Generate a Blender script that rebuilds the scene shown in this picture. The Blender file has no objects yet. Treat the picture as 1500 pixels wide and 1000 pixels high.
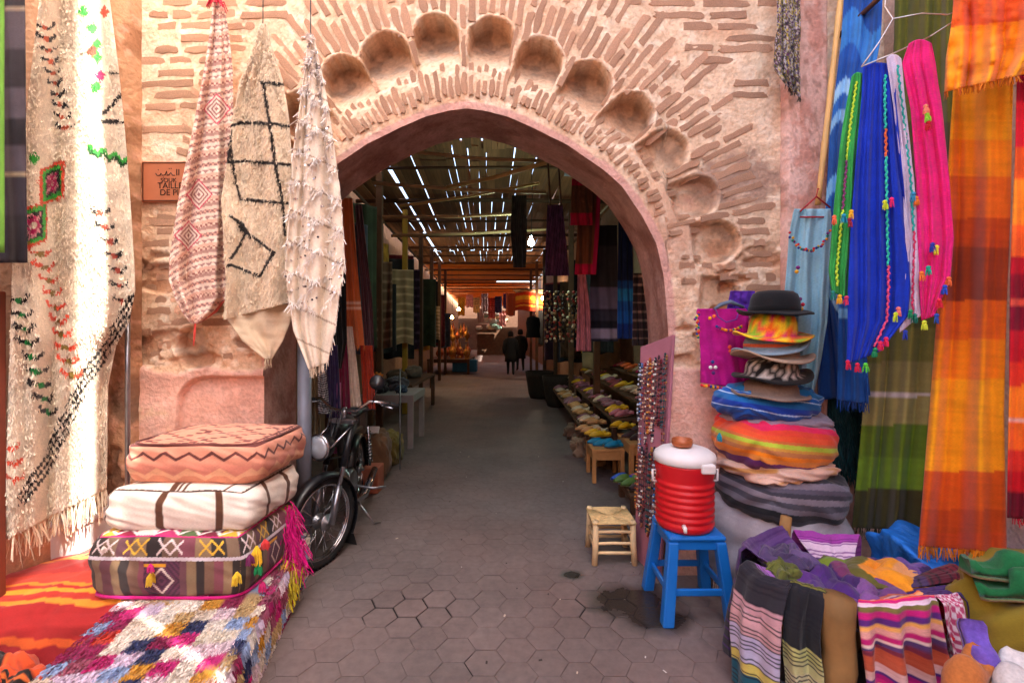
import bpy, math, random
import numpy as np
from mathutils import Matrix, Vector
PI = math.pi
S = bpy.context.scene
# ------------------------------------------------------------------ camera
F = 667.0            # focal length in photo pixels (photo is 1500 px wide)
CX, HY, CH = 750.0, 488.0, 1.5
cam_d = bpy.data.cameras.new('camera')
cam_d.sensor_width = 36.0
cam_d.lens = 36.0 * F / 1500.0
cam_d.shift_y = -(500.0 - HY) / 1500.0
cam_d.clip_start = 0.05
cam_d.clip_end = 400.0
cam = bpy.data.objects.new('camera', cam_d)
cam.location = (0, 0, CH)
cam.rotation_euler = (PI / 2, 0, 0)
S.collection.objects.link(cam)
S.camera = cam
# ------------------------------------------------------------------ sky, sun, exposure
SUN_AZ = (0.85, -0.53)                 # horizontal direction towards the sun
SUN_EL = math.radians(50)
W = bpy.data.worlds.new('World')
S.world = W
W.use_nodes = True
nt = W.node_tree
sky = nt.nodes.new('ShaderNodeTexSky')
sky.sky_type = 'NISHITA'
sky.sun_disc = False
sky.sun_elevation = SUN_EL
sky.sun_rotation = math.atan2(SUN_AZ[0], SUN_AZ[1])
sky.dust_density = 6.0
sky.ozone_density = 0.3
bg = nt.nodes['Background']
bg.inputs['Strength'].default_value = 0.15
nt.links.new(sky.outputs[0], bg.inputs['Color'])
sd = bpy.data.lights.new('sun', 'SUN')
sd.energy = 4.5
sd.angle = math.radians(0.53)
sd.color = (1.0, 0.94, 0.84)
sun = bpy.data.objects.new('sun', sd)
tosun = Vector((SUN_AZ[0] * math.cos(SUN_EL), SUN_AZ[1] * math.cos(SUN_EL), math.sin(SUN_EL)))
sun.rotation_euler = tosun.to_track_quat('Z', 'Y').to_euler()
sun.location = (6, -6, 12)
S.collection.objects.link(sun)
S.view_settings.view_transform = 'Standard'
S.view_settings.look = 'None'
S.view_settings.gamma = 1.0
S.view_settings.exposure = 2.9
S.render.engine = 'CYCLES'
S.cycles.use_denoising = True
S.cycles.max_bounces = 8
S.cycles.diffuse_bounces = 5
S.cycles.glossy_bounces = 3
S.cycles.sample_clamp_indirect = 6.0
# ------------------------------------------------------------------ helpers
G = F * 1.5 / 352.0          # depth of the gate wall
SC = F / G                   # photo pixels per metre on the gate wall
def P(px, py, Y): return Vector(((px - CX) * Y / F, Y, CH - (py - HY) * Y / F))
def gnd(px, py):             # point on the ground under a photo pixel
    Y = F * CH / (py - HY); return Vector(((px - CX) * Y / F, Y, 0))
def lin(c):
    c = np.asarray(c, float) / 255.0
    return np.where(c <= 0.04045, c / 12.92, ((c + 0.055) / 1.055) ** 2.4)
def C3(*c): return lin(c)
_r = np.random.RandomState(5)
_lat = _r.rand(256, 256)
def vnoise(x, y):
    x = np.asarray(x, float); y = np.asarray(y, float)
    xi = np.floor(x).astype(int); yi = np.floor(y).astype(int)
    fx = x - xi; fy = y - yi
    fx = fx * fx * (3 - 2 * fx); fy = fy * fy * (3 - 2 * fy)
    g = lambda a, b: _lat[a & 255, b & 255]
    return (g(xi, yi) * (1 - fx) + g(xi + 1, yi) * fx) * (1 - fy) + (g(xi, yi + 1) * (1 - fx) + g(xi + 1, yi + 1) * fx) * fy
def fbm(x, y, o=4):
    s = 0; a = 0.5; t = 0
    for k in range(o):
        s = s + a * vnoise(x * 2 ** k + 17.3 * k, y * 2 ** k + 9.1 * k); t += a; a *= 0.5
    return s / t
def sstep(a, b, x):
    t = np.clip((x - a) / (b - a), 0, 1); return t * t * (3 - 2 * t)
def mixc(a, b, t): return a * (1 - t[..., None]) + b * t[..., None]

def link(o, parent=None, label=None, cat=None, group=None, kind=None):
    S.collection.objects.link(o)
    if parent is not None: o.parent = parent
    return tag(o, label, cat, group, kind)
def tag(o, label=None, cat=None, group=None, kind=None):
    if label: o['label'] = label
    if cat: o['category'] = cat
    if group: o['group'] = group
    if kind: o['kind'] = kind
    return o
def empty(name, loc, label=None, cat=None, group=None, rz=0.0):
    o = bpy.data.objects.new(name, None); o.empty_display_size = 0.05
    o.location = loc; o.rotation_euler = (0, 0, rz)
    return link(o, None, label, cat, group)
def bake(parent_o, o):       # put a world-space mesh object under an unrotated Empty
    o.parent = parent_o; o.matrix_parent_inverse = Matrix.Translation(-Vector(parent_o.location))
    return o
def npmesh(name, v, q, col=None, uv=None, smooth=True):
    v = np.ascontiguousarray(v, dtype=np.float32).reshape(-1, 3); q = np.ascontiguousarray(q, dtype=np.int32)
    me = bpy.data.meshes.new(name)
    n, k = q.shape
    me.vertices.add(len(v)); me.vertices.foreach_set('co', v.ravel())
    me.loops.add(n * k); me.loops.foreach_set('vertex_index', q.ravel())
    me.polygons.add(n); me.polygons.foreach_set('loop_start', np.arange(0, n * k, k, dtype=np.int32))
    me.update(calc_edges=True)
    if smooth: me.polygons.foreach_set('use_smooth', np.ones(n, dtype=bool))
    if col is not None:
        a = me.color_attributes.new('Col', 'FLOAT_COLOR', 'POINT')
        c = np.ones((len(v), 4), np.float32); c[:, :3] = np.asarray(col, np.float32).reshape(-1, 3)
        a.data.foreach_set('color', c.ravel())
    if uv is not None:
        u = me.uv_layers.new(name='UVMap')
        uvs = np.asarray(uv, np.float32).reshape(-1, 2)[q.ravel()]
        u.data.foreach_set('uv', uvs.ravel())
    me.validate()
    return me
def gridq(nu, nv, wrap=False):   # index quads of an (nv, nu) vertex grid
    i = np.arange(nv * nu).reshape(nv, nu)
    if wrap:
        j = np.concatenate([i, i[:, :1]], 1)
    else: j = i
    return np.stack([j[:-1, :-1], j[:-1, 1:], j[1:, 1:], j[1:, :-1]], -1).reshape(-1, 4)

class MB:
    def __init__(s): s.v = []; s.f = []; s.c = []
    def add(s, v, f, M=None, col=None):
        b = len(s.v)
        for p in v:
            p = Vector(p); s.v.append(tuple(M @ p if M is not None else p))
            s.c.append(col if col is not None else (1, 1, 1))
        s.f += [tuple(b + i for i in q) for q in f]
        return s
    def box(s, c, d, M=None, col=None, taper=0.0):
        x, y, z = d[0] / 2, d[1] / 2, d[2] / 2; t = 1 - taper
        v = [(-x, -y, -z), (x, -y, -z), (x, y, -z), (-x, y, -z), (-x * t, -y * t, z), (x * t, -y * t, z), (x * t, y * t, z), (-x * t, y * t, z)]
        T = Matrix.Translation(Vector(c)); T = T @ M if M is not None else T
        return s.add(v, [(3, 2, 1, 0), (4, 5, 6, 7), (0, 1, 5, 4), (1, 2, 6, 5), (2, 3, 7, 6), (3, 0, 4, 7)], T, col)
    def tube(s, pts, r, n=8, col=None, cap=True, closed=False):
        pts = [Vector(p) for p in pts]; m = len(pts)
        rs = r if hasattr(r, '__len__') else [r] * m
        v = []; ref = None
        for i, p in enumerate(pts):
            if closed: d = pts[(i + 1) % m] - pts[i - 1]
            else: d = pts[min(i + 1, m - 1)] - pts[max(i - 1, 0)]
            d = d.normalized() if d.length > 1e-9 else Vector((0, 0, 1))
            if ref is None:
                ref = Vector((0, 0, 1)) if abs(d.z) < 0.9 else Vector((1, 0, 0))
                ref = (ref - d * ref.dot(d)).normalized()
            else:
                ref = ref - d * ref.dot(d); ref = ref.normalized() if ref.length > 1e-6 else d.orthogonal().normalized()
            b = d.cross(ref)
            for k in range(n):
                a = 2 * PI * k / n
                v.append(p + (ref * math.cos(a) + b * math.sin(a)) * rs[i])
        f = []
        for i in range(m if closed else m - 1):
            for k in range(n):
                a, b2 = i * n + k, i * n + (k + 1) % n
                c, d2 = ((i + 1) % m) * n + (k + 1) % n, ((i + 1) % m) * n + k
                f.append((a, b2, c, d2))
        if cap and not closed:
            f.append(tuple(range(n - 1, -1, -1))); f.append(tuple((m - 1) * n + k for k in range(n)))
        return s.add(v, f, None, col)
    def lathe(s, prof, n=24, M=None, col=None, cols=None, sx=1.0, sy=1.0, cap=True):
        v = []; f = []; m = len(prof)
        b0 = len(s.v)
        for (r, z) in prof:
            for k in range(n):
                a = 2 * PI * k / n; v.append((r * math.cos(a) * sx, r * math.sin(a) * sy, z))
        for i in range(m - 1):
            for k in range(n): f.append((i * n + k, i * n + (k + 1) % n, (i + 1) * n + (k + 1) % n, (i + 1) * n + k))
        if cap:
            f.append(tuple(range(n - 1, -1, -1))); f.append(tuple((m - 1) * n + k for k in range(n)))
        s.add(v, f, M, col)
        if cols:
            for i in range(m):
                for k in range(n): s.c[b0 + i * n + k] = cols[i]
        return s
    def build(s, name, mat, parent=None, smooth=False, bevel=0.0, auto=True, **kw):
        me = bpy.data.meshes.new(name); me.from_pydata(s.v, [], s.f)
        a = me.color_attributes.new('Col', 'FLOAT_COLOR', 'POINT')
        c = np.ones((len(s.v), 4), np.float32); c[:, :3] = np.asarray([tuple(x) for x in s.c], np.float32).reshape(-1, 3)
        a.data.foreach_set('color', c.ravel())
        if smooth: me.polygons.foreach_set('use_smooth', np.ones(len(s.f), dtype=bool))
        me.materials.append(mat)
        o = bpy.data.objects.new(name, me)
        if bevel > 0:
            b = o.modifiers.new('bevel', 'BEVEL'); b.width = bevel; b.segments = 2; b.limit_method = 'ANGLE'
        return link(o, parent, **kw)
def Rz(a): return Matrix.Rotation(a, 4, 'Z')
def Rx(a): return Matrix.Rotation(a, 4, 'X')
def Ry(a): return Matrix.Rotation(a, 4, 'Y')
def T(*p): return Matrix.Translation(Vector(p if len(p) == 3 else p[0]))
def copy_tree(o, loc=None, rz=None, **kw):
    c = o.copy(); S.collection.objects.link(c)
    if loc is not None: c.location = loc
    if rz is not None: c.rotation_euler = (c.rotation_euler[0], c.rotation_euler[1], rz)
    for ch in list(o.children):
        d = ch.copy(); S.collection.objects.link(d); d.parent = c
        for g in list(ch.children):
            e = g.copy(); S.collection.objects.link(e); e.parent = d
    return tag(c, **kw)
# ------------------------------------------------------------------ materials
_mats = {}
def base_mat(name, rough=0.8, spec=0.3):
    m = bpy.data.materials.new(name); m.use_nodes = True
    b = m.node_tree.nodes['Principled BSDF']
    b.inputs['Roughness'].default_value = rough
    b.inputs['Specular IOR Level'].default_value = spec
    return m, m.node_tree, b
def nd(t, ty, **kw):
    n = t.nodes.new(ty)
    for k, v in kw.items():
        if k in n.inputs: n.inputs[k].default_value = v
        else: setattr(n, k, v)
    return n
def noise(t, scale, detail=4.0, vec=None, rough=0.55):
    n = nd(t, 'ShaderNodeTexNoise', Scale=scale, Detail=detail, Roughness=rough)
    if vec is not None: t.links.new(vec, n.inputs['Vector'])
    return n
def mulcol(t, colsock, fac_sock, lo, hi):
    mr = nd(t, 'ShaderNodeMapRange'); mr.inputs['From Min'].default_value = 0.3; mr.inputs['From Max'].default_value = 0.7
    mr.inputs['To Min'].default_value = lo; mr.inputs['To Max'].default_value = hi
    t.links.new(fac_sock, mr.inputs['Value'])
    mx = nd(t, 'ShaderNodeVectorMath', operation='SCALE')
    t.links.new(colsock, mx.inputs[0]); t.links.new(mr.outputs[0], mx.inputs['Scale'])
    return mx.outputs[0]
def bump(t, b, hs, strength, dist=0.01):
    bp = nd(t, 'ShaderNodeBump', Strength=strength, Distance=dist)
    t.links.new(hs, bp.inputs['Height']); t.links.new(bp.outputs[0], b.inputs['Normal'])
def plain(name, col, rough=0.6, metal=0.0, var=0.12, nscale=8.0, bmp=0.15, bscale=60.0, spec=0.35, rand=0.0, bdist=0.004):
    if name in _mats: return _mats[name]
    m, t, b = base_mat(name, rough, spec)
    rgb = nd(t, 'ShaderNodeRGB'); rgb.outputs[0].default_value = (*lin(col), 1)
    tc = nd(t, 'ShaderNodeTexCoord')
    n1 = noise(t, nscale, 5.0, tc.outputs['Object'])
    cs = mulcol(t, rgb.outputs[0], n1.outputs['Fac'], 1 - var, 1 + var)
    if rand > 0:
        oi = nd(t, 'ShaderNodeObjectInfo')
        mr = nd(t, 'ShaderNodeMapRange'); mr.inputs['To Min'].default_value = 1 - rand; mr.inputs['To Max'].default_value = 1 + rand
        t.links.new(oi.outputs['Random'], mr.inputs['Value'])
        sc = nd(t, 'ShaderNodeVectorMath', operation='SCALE'); t.links.new(cs, sc.inputs[0]); t.links.new(mr.outputs[0], sc.inputs['Scale']); cs = sc.outputs[0]
    t.links.new(cs, b.inputs['Base Color'])
    b.inputs['Metallic'].default_value = metal
    rr = nd(t, 'ShaderNodeMapRange'); rr.inputs['To Min'].default_value = max(0.03, rough - 0.12); rr.inputs['To Max'].default_value = min(1, rough + 0.12)
    t.links.new(n1.outputs['Fac'], rr.inputs['Value']); t.links.new(rr.outputs[0], b.inputs['Roughness'])
    if bmp > 0:
        n2 = noise(t, bscale, 3.0, tc.outputs['Object']); bump(t, b, n2.outputs['Fac'], bmp, bdist)
    _mats[name] = m; return m
def vcol(name, rough=0.85, threads=(70, 500), bmp=0.25, var=0.12, sheen=0.15, nscale=9.0, spec=0.2, use_uv=True, bdist=0.002, thin=0.0):
    """colour from the mesh's own colour attribute, woven relief on top"""
    if name in _mats: return _mats[name]
    m, t, b = base_mat(name, rough, spec)
    at = nd(t, 'ShaderNodeAttribute', attribute_name='Col')
    tc = nd(t, 'ShaderNodeTexCoord')
    geo = nd(t, 'ShaderNodeNewGeometry')
    n1 = noise(t, nscale, 4.0, geo.outputs['Position'])
    mp = nd(t, 'ShaderNodeMapping'); mp.inputs['Scale'].default_value = (threads[0], threads[1], threads[1])
    t.links.new(tc.outputs['UV'] if use_uv else geo.outputs['Position'], mp.inputs['Vector'])
    n2 = noise(t, 1.0, 2.0, mp.outputs[0])
    cs = mulcol(t, at.outputs['Color'], n1.outputs['Fac'], 1 - var, 1 + var)
    cs = mulcol(t, cs, n2.outputs['Fac'], 1 - var, 1 + var)
    t.links.new(cs, b.inputs['Base Color'])
    b.inputs['Sheen Weight'].default_value = sheen
    bump(t, b, n2.outputs['Fac'], bmp, bdist)
    if thin > 0:
        tr = nd(t, 'ShaderNodeBsdfTranslucent'); t.links.new(cs, tr.inputs['Color'])
        mx = nd(t, 'ShaderNodeMixShader'); mx.inputs[0].default_value = thin
        out = t.nodes['Material Output']
        t.links.new(b.outputs[0], mx.inputs[1]); t.links.new(tr.outputs[0], mx.inputs[2]); t.links.new(mx.outputs[0], out.inputs['Surface'])
    _mats[name] = m; return m
def emit(name, col, strength):
    m = bpy.data.materials.new(name); m.use_nodes = True
    b = m.node_tree.nodes['Principled BSDF']
    b.inputs['Base Color'].default_value = (*lin(col), 1)
    b.inputs['Emission Color'].default_value = (*lin(col), 1); b.inputs['Emission Strength'].default_value = strength
    return m
M_WOVEN = vcol('woven_fabric', threads=(90, 600), bmp=0.35)
M_THIN = vcol('thin_scarf_fabric', threads=(60, 420), bmp=0.2, thin=0.25, rough=0.75)
M_PILE = vcol('wool_pile', threads=(260, 260), bmp=0.9, var=0.16, bdist=0.006, rough=0.95)
M_FELT = vcol('felt', threads=(120, 120), bmp=0.5, use_uv=False, rough=0.95)
M_YARN = vcol('yarn', threads=(200, 200), bmp=0.3, use_uv=False, rough=0.95)
M_PLASTER = vcol('wall_plaster', threads=(44, 44), bmp=0.6, use_uv=False, var=0.12, bdist=0.014, nscale=6, sheen=0, rough=0.92)
M_PAINTED = vcol('painted_thing', threads=(50, 50), bmp=0.12, use_uv=False, var=0.07, sheen=0, rough=0.6)
M_METAL = plain('worn_steel', (150, 150, 155), 0.32, 0.9, 0.2, 14)
M_CHROME = plain('dull_chrome', (190, 190, 195), 0.18, 1.0, 0.12, 10, 0.05)
M_BLACK = plain('black_enamel', (22, 22, 26), 0.35, 0.0, 0.2, 12, 0.05, spec=0.5)
M_RUBBER = plain('tyre_rubber', (30, 29, 29), 0.8, 0.0, 0.15, 20, 0.3)
M_WOOD = plain('raw_wood', (190, 150, 105), 0.75, 0, 0.22, 6, 0.4, 40, rand=0.15)
M_DARKWOOD = plain('dark_wood', (92, 62, 42), 0.75, 0, 0.25, 6, 0.4, 40, rand=0.2)
M_BAMBOO = plain('bamboo', (222, 178, 110), 0.5, 0, 0.15, 5, 0.1, 30)
# ================================================================== GROUND
def floor_mat(name, col, dark, spots, wets, bmp, rand):
    m, t, b = base_mat(name, 0.62, 0.35)
    geo = nd(t, 'ShaderNodeNewGeometry')
    rgb = nd(t, 'ShaderNodeRGB'); rgb.outputs[0].default_value = (*lin(col), 1)
    n1 = noise(t, 1.6, 6.0, geo.outputs['Position'], 0.6); n2 = noise(t, 22.0, 5.0, geo.outputs['Position'], 0.65)
    cs = mulcol(t, rgb.outputs[0], n1.outputs['Fac'], 0.8, 1.2)
    cs = mulcol(t, cs, n2.outputs['Fac'], 0.84, 1.16)
    n3 = noise(t, 0.55, 3.0, geo.outputs['Position'])
    wm = nd(t, 'ShaderNodeMapRange'); wm.inputs['From Min'].default_value = 0.42; wm.inputs['From Max'].default_value = 0.62
    t.links.new(n3.outputs['Fac'], wm.inputs['Value'])
    mxw = nd(t, 'ShaderNodeMix', data_type='RGBA', blend_type='MULTIPLY'); mxw.inputs[7].default_value = (1.08, 0.94, 0.90, 1)
    t.links.new(wm.outputs[0], mxw.inputs[0]); t.links.new(cs, mxw.inputs[6]); cs = mxw.outputs[2]
    if rand:
        oi = nd(t, 'ShaderNodeObjectInfo'); mr = nd(t, 'ShaderNodeMapRange'); mr.inputs['To Min'].default_value = 0.95; mr.inputs['To Max'].default_value = 1.05
        t.links.new(oi.outputs['Random'], mr.inputs['Value'])
        sc = nd(t, 'ShaderNodeVectorMath', operation='SCALE'); t.links.new(cs, sc.inputs[0]); t.links.new(mr.outputs[0], sc.inputs['Scale']); cs = sc.outputs[0]
    rsock = None
    def mask(spot_list, soft):
        tot = None
        nz = noise(t, 9.0, 4.0, geo.outputs['Position'])
        for (p, r, sx) in spot_list:
            sub = nd(t, 'ShaderNodeVectorMath', operation='SUBTRACT'); sub.inputs[1].default_value = p
            t.links.new(geo.outputs['Position'], sub.inputs[0])
            mu = nd(t, 'ShaderNodeVectorMath', operation='MULTIPLY'); mu.inputs[1].default_value = (1 / sx, 1, 1); t.links.new(sub.outputs[0], mu.inputs[0])
            ln = nd(t, 'ShaderNodeVectorMath', operation='LENGTH'); t.links.new(mu.outputs[0], ln.inputs[0])
            ad = nd(t, 'ShaderNodeMath', operation='MULTIPLY_ADD'); ad.inputs[1].default_value = -r * 1.6; t.links.new(nz.outputs['Fac'], ad.inputs[0])
            t.links.new(ln.outputs['Value'], ad.inputs[2])
            mr = nd(t, 'ShaderNodeMapRange'); mr.inputs['From Min'].default_value = r * 0.1; mr.inputs['From Max'].default_value = r * (0.1 + soft)
            mr.inputs['To Min'].default_value = 1; mr.inputs['To Max'].default_value = 0; t.links.new(ad.outputs[0], mr.inputs['Value'])
            if tot is None: tot = mr.outputs[0]
            else:
                mxm = nd(t, 'ShaderNodeMath', operation='MAXIMUM'); t.links.new(tot, mxm.inputs[0]); t.links.new(mr.outputs[0], mxm.inputs[1]); tot = mxm.outputs[0]
        return tot
    for (lst, dk, soft) in ((spots, dark, 0.3), (wets, (50, 42, 38), 0.9)):
        if not lst: continue
        k = mask(lst, soft)
        mx = nd(t, 'ShaderNodeMix', data_type='RGBA'); mx.inputs[7].default_value = (*lin(dk), 1)
        t.links.new(k, mx.inputs[0]); t.links.new(cs, mx.inputs[6]); cs = mx.outputs[2]
        if lst is wets:
            rr = nd(t, 'ShaderNodeMapRange'); rr.inputs['To Min'].default_value = 0.7; rr.inputs['To Max'].default_value = 0.22
            t.links.new(k, rr.inputs['Value']); t.links.new(rr.outputs[0], b.inputs['Roughness'])
    t.links.new(cs, b.inputs['Base Color'])
    bump(t, b, n2.outputs['Fac'], bmp, 0.004)
    return m
joint_spots = [(gnd(605, 888), 0.16, 1.9), (gnd(700, 978), 0.09, 1.0), (gnd(868, 888), 0.13, 1.5), (gnd(870, 716), 0.35, 1.6)]
wet_spots = [(gnd(925, 880), 0.13, 1.3), (gnd(838, 841), 0.035, 1.6), (gnd(960, 905), 0.09, 1.5)]
M_JOINT = floor_mat('dusty_joint_sand', (102, 90, 86), (24, 19, 18), joint_spots, wet_spots, 0.3, False)
M_PAVER = floor_mat('worn_cement_paver', (109, 96, 92), (60, 50, 48), [], wet_spots, 0.35, True)
gv = [(-60, -60, -0.0045), (60, -60, -0.007), (60, 140, -0.0045), (-60, 140, -0.0045)]
ground = MB().add(gv, [(0, 1, 2, 3)]).build('ground', M_JOINT, kind='structure', label='dusty grey pink paving of the souk lane')
HR = 0.096
def hexv(R, z): return [(R * math.cos(k * PI / 3), R * math.sin(k * PI / 3), z) for k in range(6)]
def hex_mesh(R, ch=.0016):
    v = hexv(R, -0.02) + hexv(R, -ch) + hexv(R - ch * 2.5, 0.0); f = [(12, 13, 14, 15, 16, 17)]
    for k in range(6):
        j = (k + 1) % 6; f += [(k, j, 6 + j, 6 + k), (6 + k, 6 + j, 12 + j, 12 + k)]
    return v, f
hv, hf = hex_mesh(HR - 0.0014, .0010)
hv2, hf2 = hex_mesh(HR - 0.0052)
hv3, hf3 = hex_mesh(HR - 0.0012, .0007)
hme = bpy.data.meshes.new('paver'); hme.from_pydata(hv, [], hf); hme.materials.append(M_PAVER)
hme2 = bpy.data.meshes.new('paver'); hme2.from_pydata(hv2, [], hf2); hme2.materials.append(M_PAVER)
hme3 = bpy.data.meshes.new('paver'); hme3.from_pydata(hv3, [], hf3); hme3.materials.append(M_PAVER)
def worn(x, y): return any(math.hypot((x - p.x) / sx, y - p.y) < r * 1.25 for (p, r, sx) in joint_spots)
cells = []
for i in range(-20, 21):
    for j in range(4, 110):
        x = i * 1.5 * HR + 0.02; y = (j + 0.5 * (i & 1)) * math.sqrt(3) * HR
        if 0.9 < y < 16 and abs(x) < 2.7: cells.append((y + 0.2 * abs(x), x, y))
cells.sort()
vis = [c for c in cells if c[2] > 1.8 and abs(c[1]) < 2.0]
near = set((c[1], c[2]) for c in vis[:300])
rp = random.Random(3)
rest = MB()
for (_, x, y) in cells:
    dz = rp.uniform(-0.0014, 0.0008) * (1 if y < 2.75 else .4); tx, ty = rp.uniform(-.003, .003), rp.uniform(-.003, .003)
    if (x, y) in near:
        o = bpy.data.objects.new('paver', hme2 if worn(x, y) else (hme3 if y > 2.75 else hme)); o.location = (x, y, dz); o.rotation_euler = (tx, ty, 0); link(o, ground)
    else:
        rest.add(hv3, hf3, T(x, y, dz) @ Rx(tx) @ Ry(ty))
rest.build('pavers', M_PAVER, ground, kind='stuff')
# ================================================================== GATE WALL
def gp(px, py, fwd=0.0): return ((px - CX) / SC, G - fwd, CH - (py - HY) / SC)
AC = 683.0
AD = np.array([0, 25, 60, 97, 147, 200, 228, 256, 278, 289, 293, 296.0])
AY = np.array([159, 162, 171, 187, 212, 248, 273, 314, 356, 403, 447, 490.0])
def arch_y(px): return np.interp(np.abs(np.asarray(px, float) - AC), AD, AY)
L0 = [(504, 116, 33, 64), (566, 84, 35, 64), (638, 55, 32, 64), (720, 58, 32, 64), (790, 90, 33, 64), (862, 124, 34, 62), (925, 168, 32, 61),
      (977, 222, 31, 42), (1020, 288, 30, 42), (1052, 354, 31, 42), (1058, 432, 26, 36), (1066, 512, 30, 30),
      (441, 168, 32, 61), (389, 222, 31, 42), (346, 288, 30, 42), (314, 354, 31, 42), (308, 432, 26, 36), (287, 508, 30, 22)]
def lobes(px, py):
    dep = np.zeros_like(px); lip = np.zeros_like(px); tip = np.zeros_like(px)
    for (cx, cy, r, L) in L0:
        ax, ay = AC - cx, 400 - cy; n = math.hypot(ax, ay); ax /= n; ay /= n
        dx, dy = px - cx, py - cy
        wob = 1 + 0.10 * (vnoise(px * 0.07 + cx, py * 0.07) - 0.5)
        t = dx * ax + dy * ay; s = np.abs(-dx * ay + dy * ax)
        d0 = np.where(t < 0, np.hypot(t, s), s) / (r * wob)
        ins = sstep(1.03, 0.96, d0) * (t < L)
        D = 0.20 if L > 60 else 0.075
        if L > 60: prof = 1 - sstep(-1.0 * r, 60, t)
        else: prof = (1 - sstep(L - 16, L, t)) * (0.9 + 0.1 * sstep(0, -r, t))
        conc = 0.72 + 0.28 * np.clip(1 - d0 * d0, 0, 1)
        d = D * ins * prof * conc
        dep = np.maximum(dep, d)
        lip = np.maximum(lip, np.exp(-((d0 - 1.13) / 0.07) ** 2) * (t < 12))
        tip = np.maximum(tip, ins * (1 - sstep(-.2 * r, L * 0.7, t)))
    return dep, lip, tip
def wall_h(px, py):
    px = np.asarray(px, float); py = np.asarray(py, float)
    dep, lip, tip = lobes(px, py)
    h = -dep + 0.010 * lip * (dep < 0.01)
    h = h + 0.018 * (fbm(px * 0.02, py * 0.035, 3) - 0.5) + 0.004 * (fbm(px * 0.12, py * 0.2, 3) - 0.5)
    # peeled hollows where the render has fallen off
    er = sstep(0.57, 0.66, fbm(px * 0.016 + 31, py * 0.034 + 7, 4)) * sstep(340, 380, py) * (1 - sstep(520, 545, py)) * ((px > 975) | (px < 390))
    h = h - 0.028 * er
    # lower pink render stands proud of the brick, with a rough upper edge
    edge = 540 + 14 * (fbm(px * 0.03, px * 0 + 3, 3) - 0.5) * 2
    pk = sstep(-3, 4, py - edge) * ((px > 975) | (px < 400))
    h = h + 0.016 * pk
    # blind recess low on the left jamb
    q = (px > 262) & (px < 396)
    rr = np.hypot(np.minimum(px - 302, 0), np.minimum(py - 592, 0))
    rec = sstep(42, 37, rr) * (px < 393) * (py > 548)
    h = h - 0.055 * rec * (px < 400) * (px > 255)
    return h, tip, pk, er
def wall_col(px, py, tip, pk, er):
    n1 = fbm(px * 0.012, py * 0.02, 4); n2 = fbm(px * 0.07 + 5, py * 0.09, 3); n3 = fbm(px * 0.25, py * 0.3, 2)
    c = mixc(np.broadcast_to(C3(230, 200, 168), px.shape + (3,)), C3(220, 180, 146), sstep(0.42, 0.66, n1))
    c = mixc(c, C3(240, 220, 194), sstep(0.52, 0.72, n2) * 0.7)
    c = mixc(c, C3(176, 132, 100), sstep(0.58, 0.72, n3) * 0.35)
    c = mixc(c, mixc(np.broadcast_to(C3(184, 146, 116), px.shape + (3,)), C3(132, 98, 74), sstep(0.4, 0.65, n2)), tip * 0.8)  # browner lobe plaster, darkened further at the tops to stand in for shade
    c = mixc(c, C3(178, 120, 84), er * 0.7)
    # grey brown weather stain to the right of the arch
    st = sstep(1.0, 0.3, np.hypot((px - 1085) / 95, (py - 262) / 52) + 0.9 * (n2 - 0.5) + 0.5 * (n1 - .5))
    c = mixc(c, C3(150, 118, 104), st * 0.75)
    st = sstep(1.0, 0.2, np.hypot((px - 985) / 70, (py - 350) / 110) + 0.9 * (n2 - 0.5))
    c = mixc(c, C3(190, 142, 118), st * 0.6)
    # pink paint, worn
    pink = mixc(np.broadcast_to(C3(226, 180, 162), px.shape + (3,)), C3(216, 166, 146), sstep(0.35, 0.75, n1))
    pink = mixc(pink, C3(240, 202, 186), sstep(0.6, 0.75, n2) * 0.25)
    c = mixc(c, pink, pk * (1 - 0.8 * sstep(0.62, 0.7, fbm(px * 0.02 + 9, py * 0.02, 4)) * (px < 300)))
    # painted band along the arch edge
    ed = arch_y(px) - py; hw = 296
    band = ((np.abs(px - AC) < hw) & (ed < 11) & (ed > -1)) | ((np.abs(np.abs(px - AC) - 300) < 9) & (py > 440))
    db = np.where(np.abs(px - AC) < 200, ed, (np.hypot(px - AC, (py - 447)) - np.interp(np.arctan2(447 - py, np.abs(px - AC)), np.arctan2(447 - AY, AD)[::-1], np.hypot(AD, AY - 447)[::-1])))
    bm = sstep(13, 9, db + 3 * (n2 - 0.5)) * (np.abs(px - AC) < 312)
    c = mixc(c, C3(206, 158, 146), bm * 0.9)
    return c
gate = empty('gate_wall', (0, G, 0), 'old pink and cream brick gate wall with a scalloped pointed arch', 'wall'); gate['kind'] = 'thing'
def wall_patch(name, PX, PY):
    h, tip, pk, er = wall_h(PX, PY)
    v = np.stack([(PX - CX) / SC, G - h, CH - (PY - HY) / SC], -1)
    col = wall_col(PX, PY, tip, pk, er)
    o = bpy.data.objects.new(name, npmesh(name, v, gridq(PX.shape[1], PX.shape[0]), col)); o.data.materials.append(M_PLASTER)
    return bake(gate, link(o))
TOPY = -130.0
cols = np.unique(np.concatenate([np.linspace(AC - 296, AC + 296, 300), AC + AD, AC - AD]))
tt = np.linspace(0, 1, 190) ** 1.0
PYc = arch_y(cols)[None, :] + (TOPY - arch_y(cols))[None, :] * tt[:, None]
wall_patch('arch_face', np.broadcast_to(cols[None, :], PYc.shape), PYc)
for (a, b) in ((140, AC - 296), (AC + 296, 1302)):
    xs = np.linspace(a, b, 132); ys = np.linspace(842, TOPY, 420)
    PX, PY = np.meshgrid(xs, ys); wall_patch('jamb_face', PX, PY)
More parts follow.
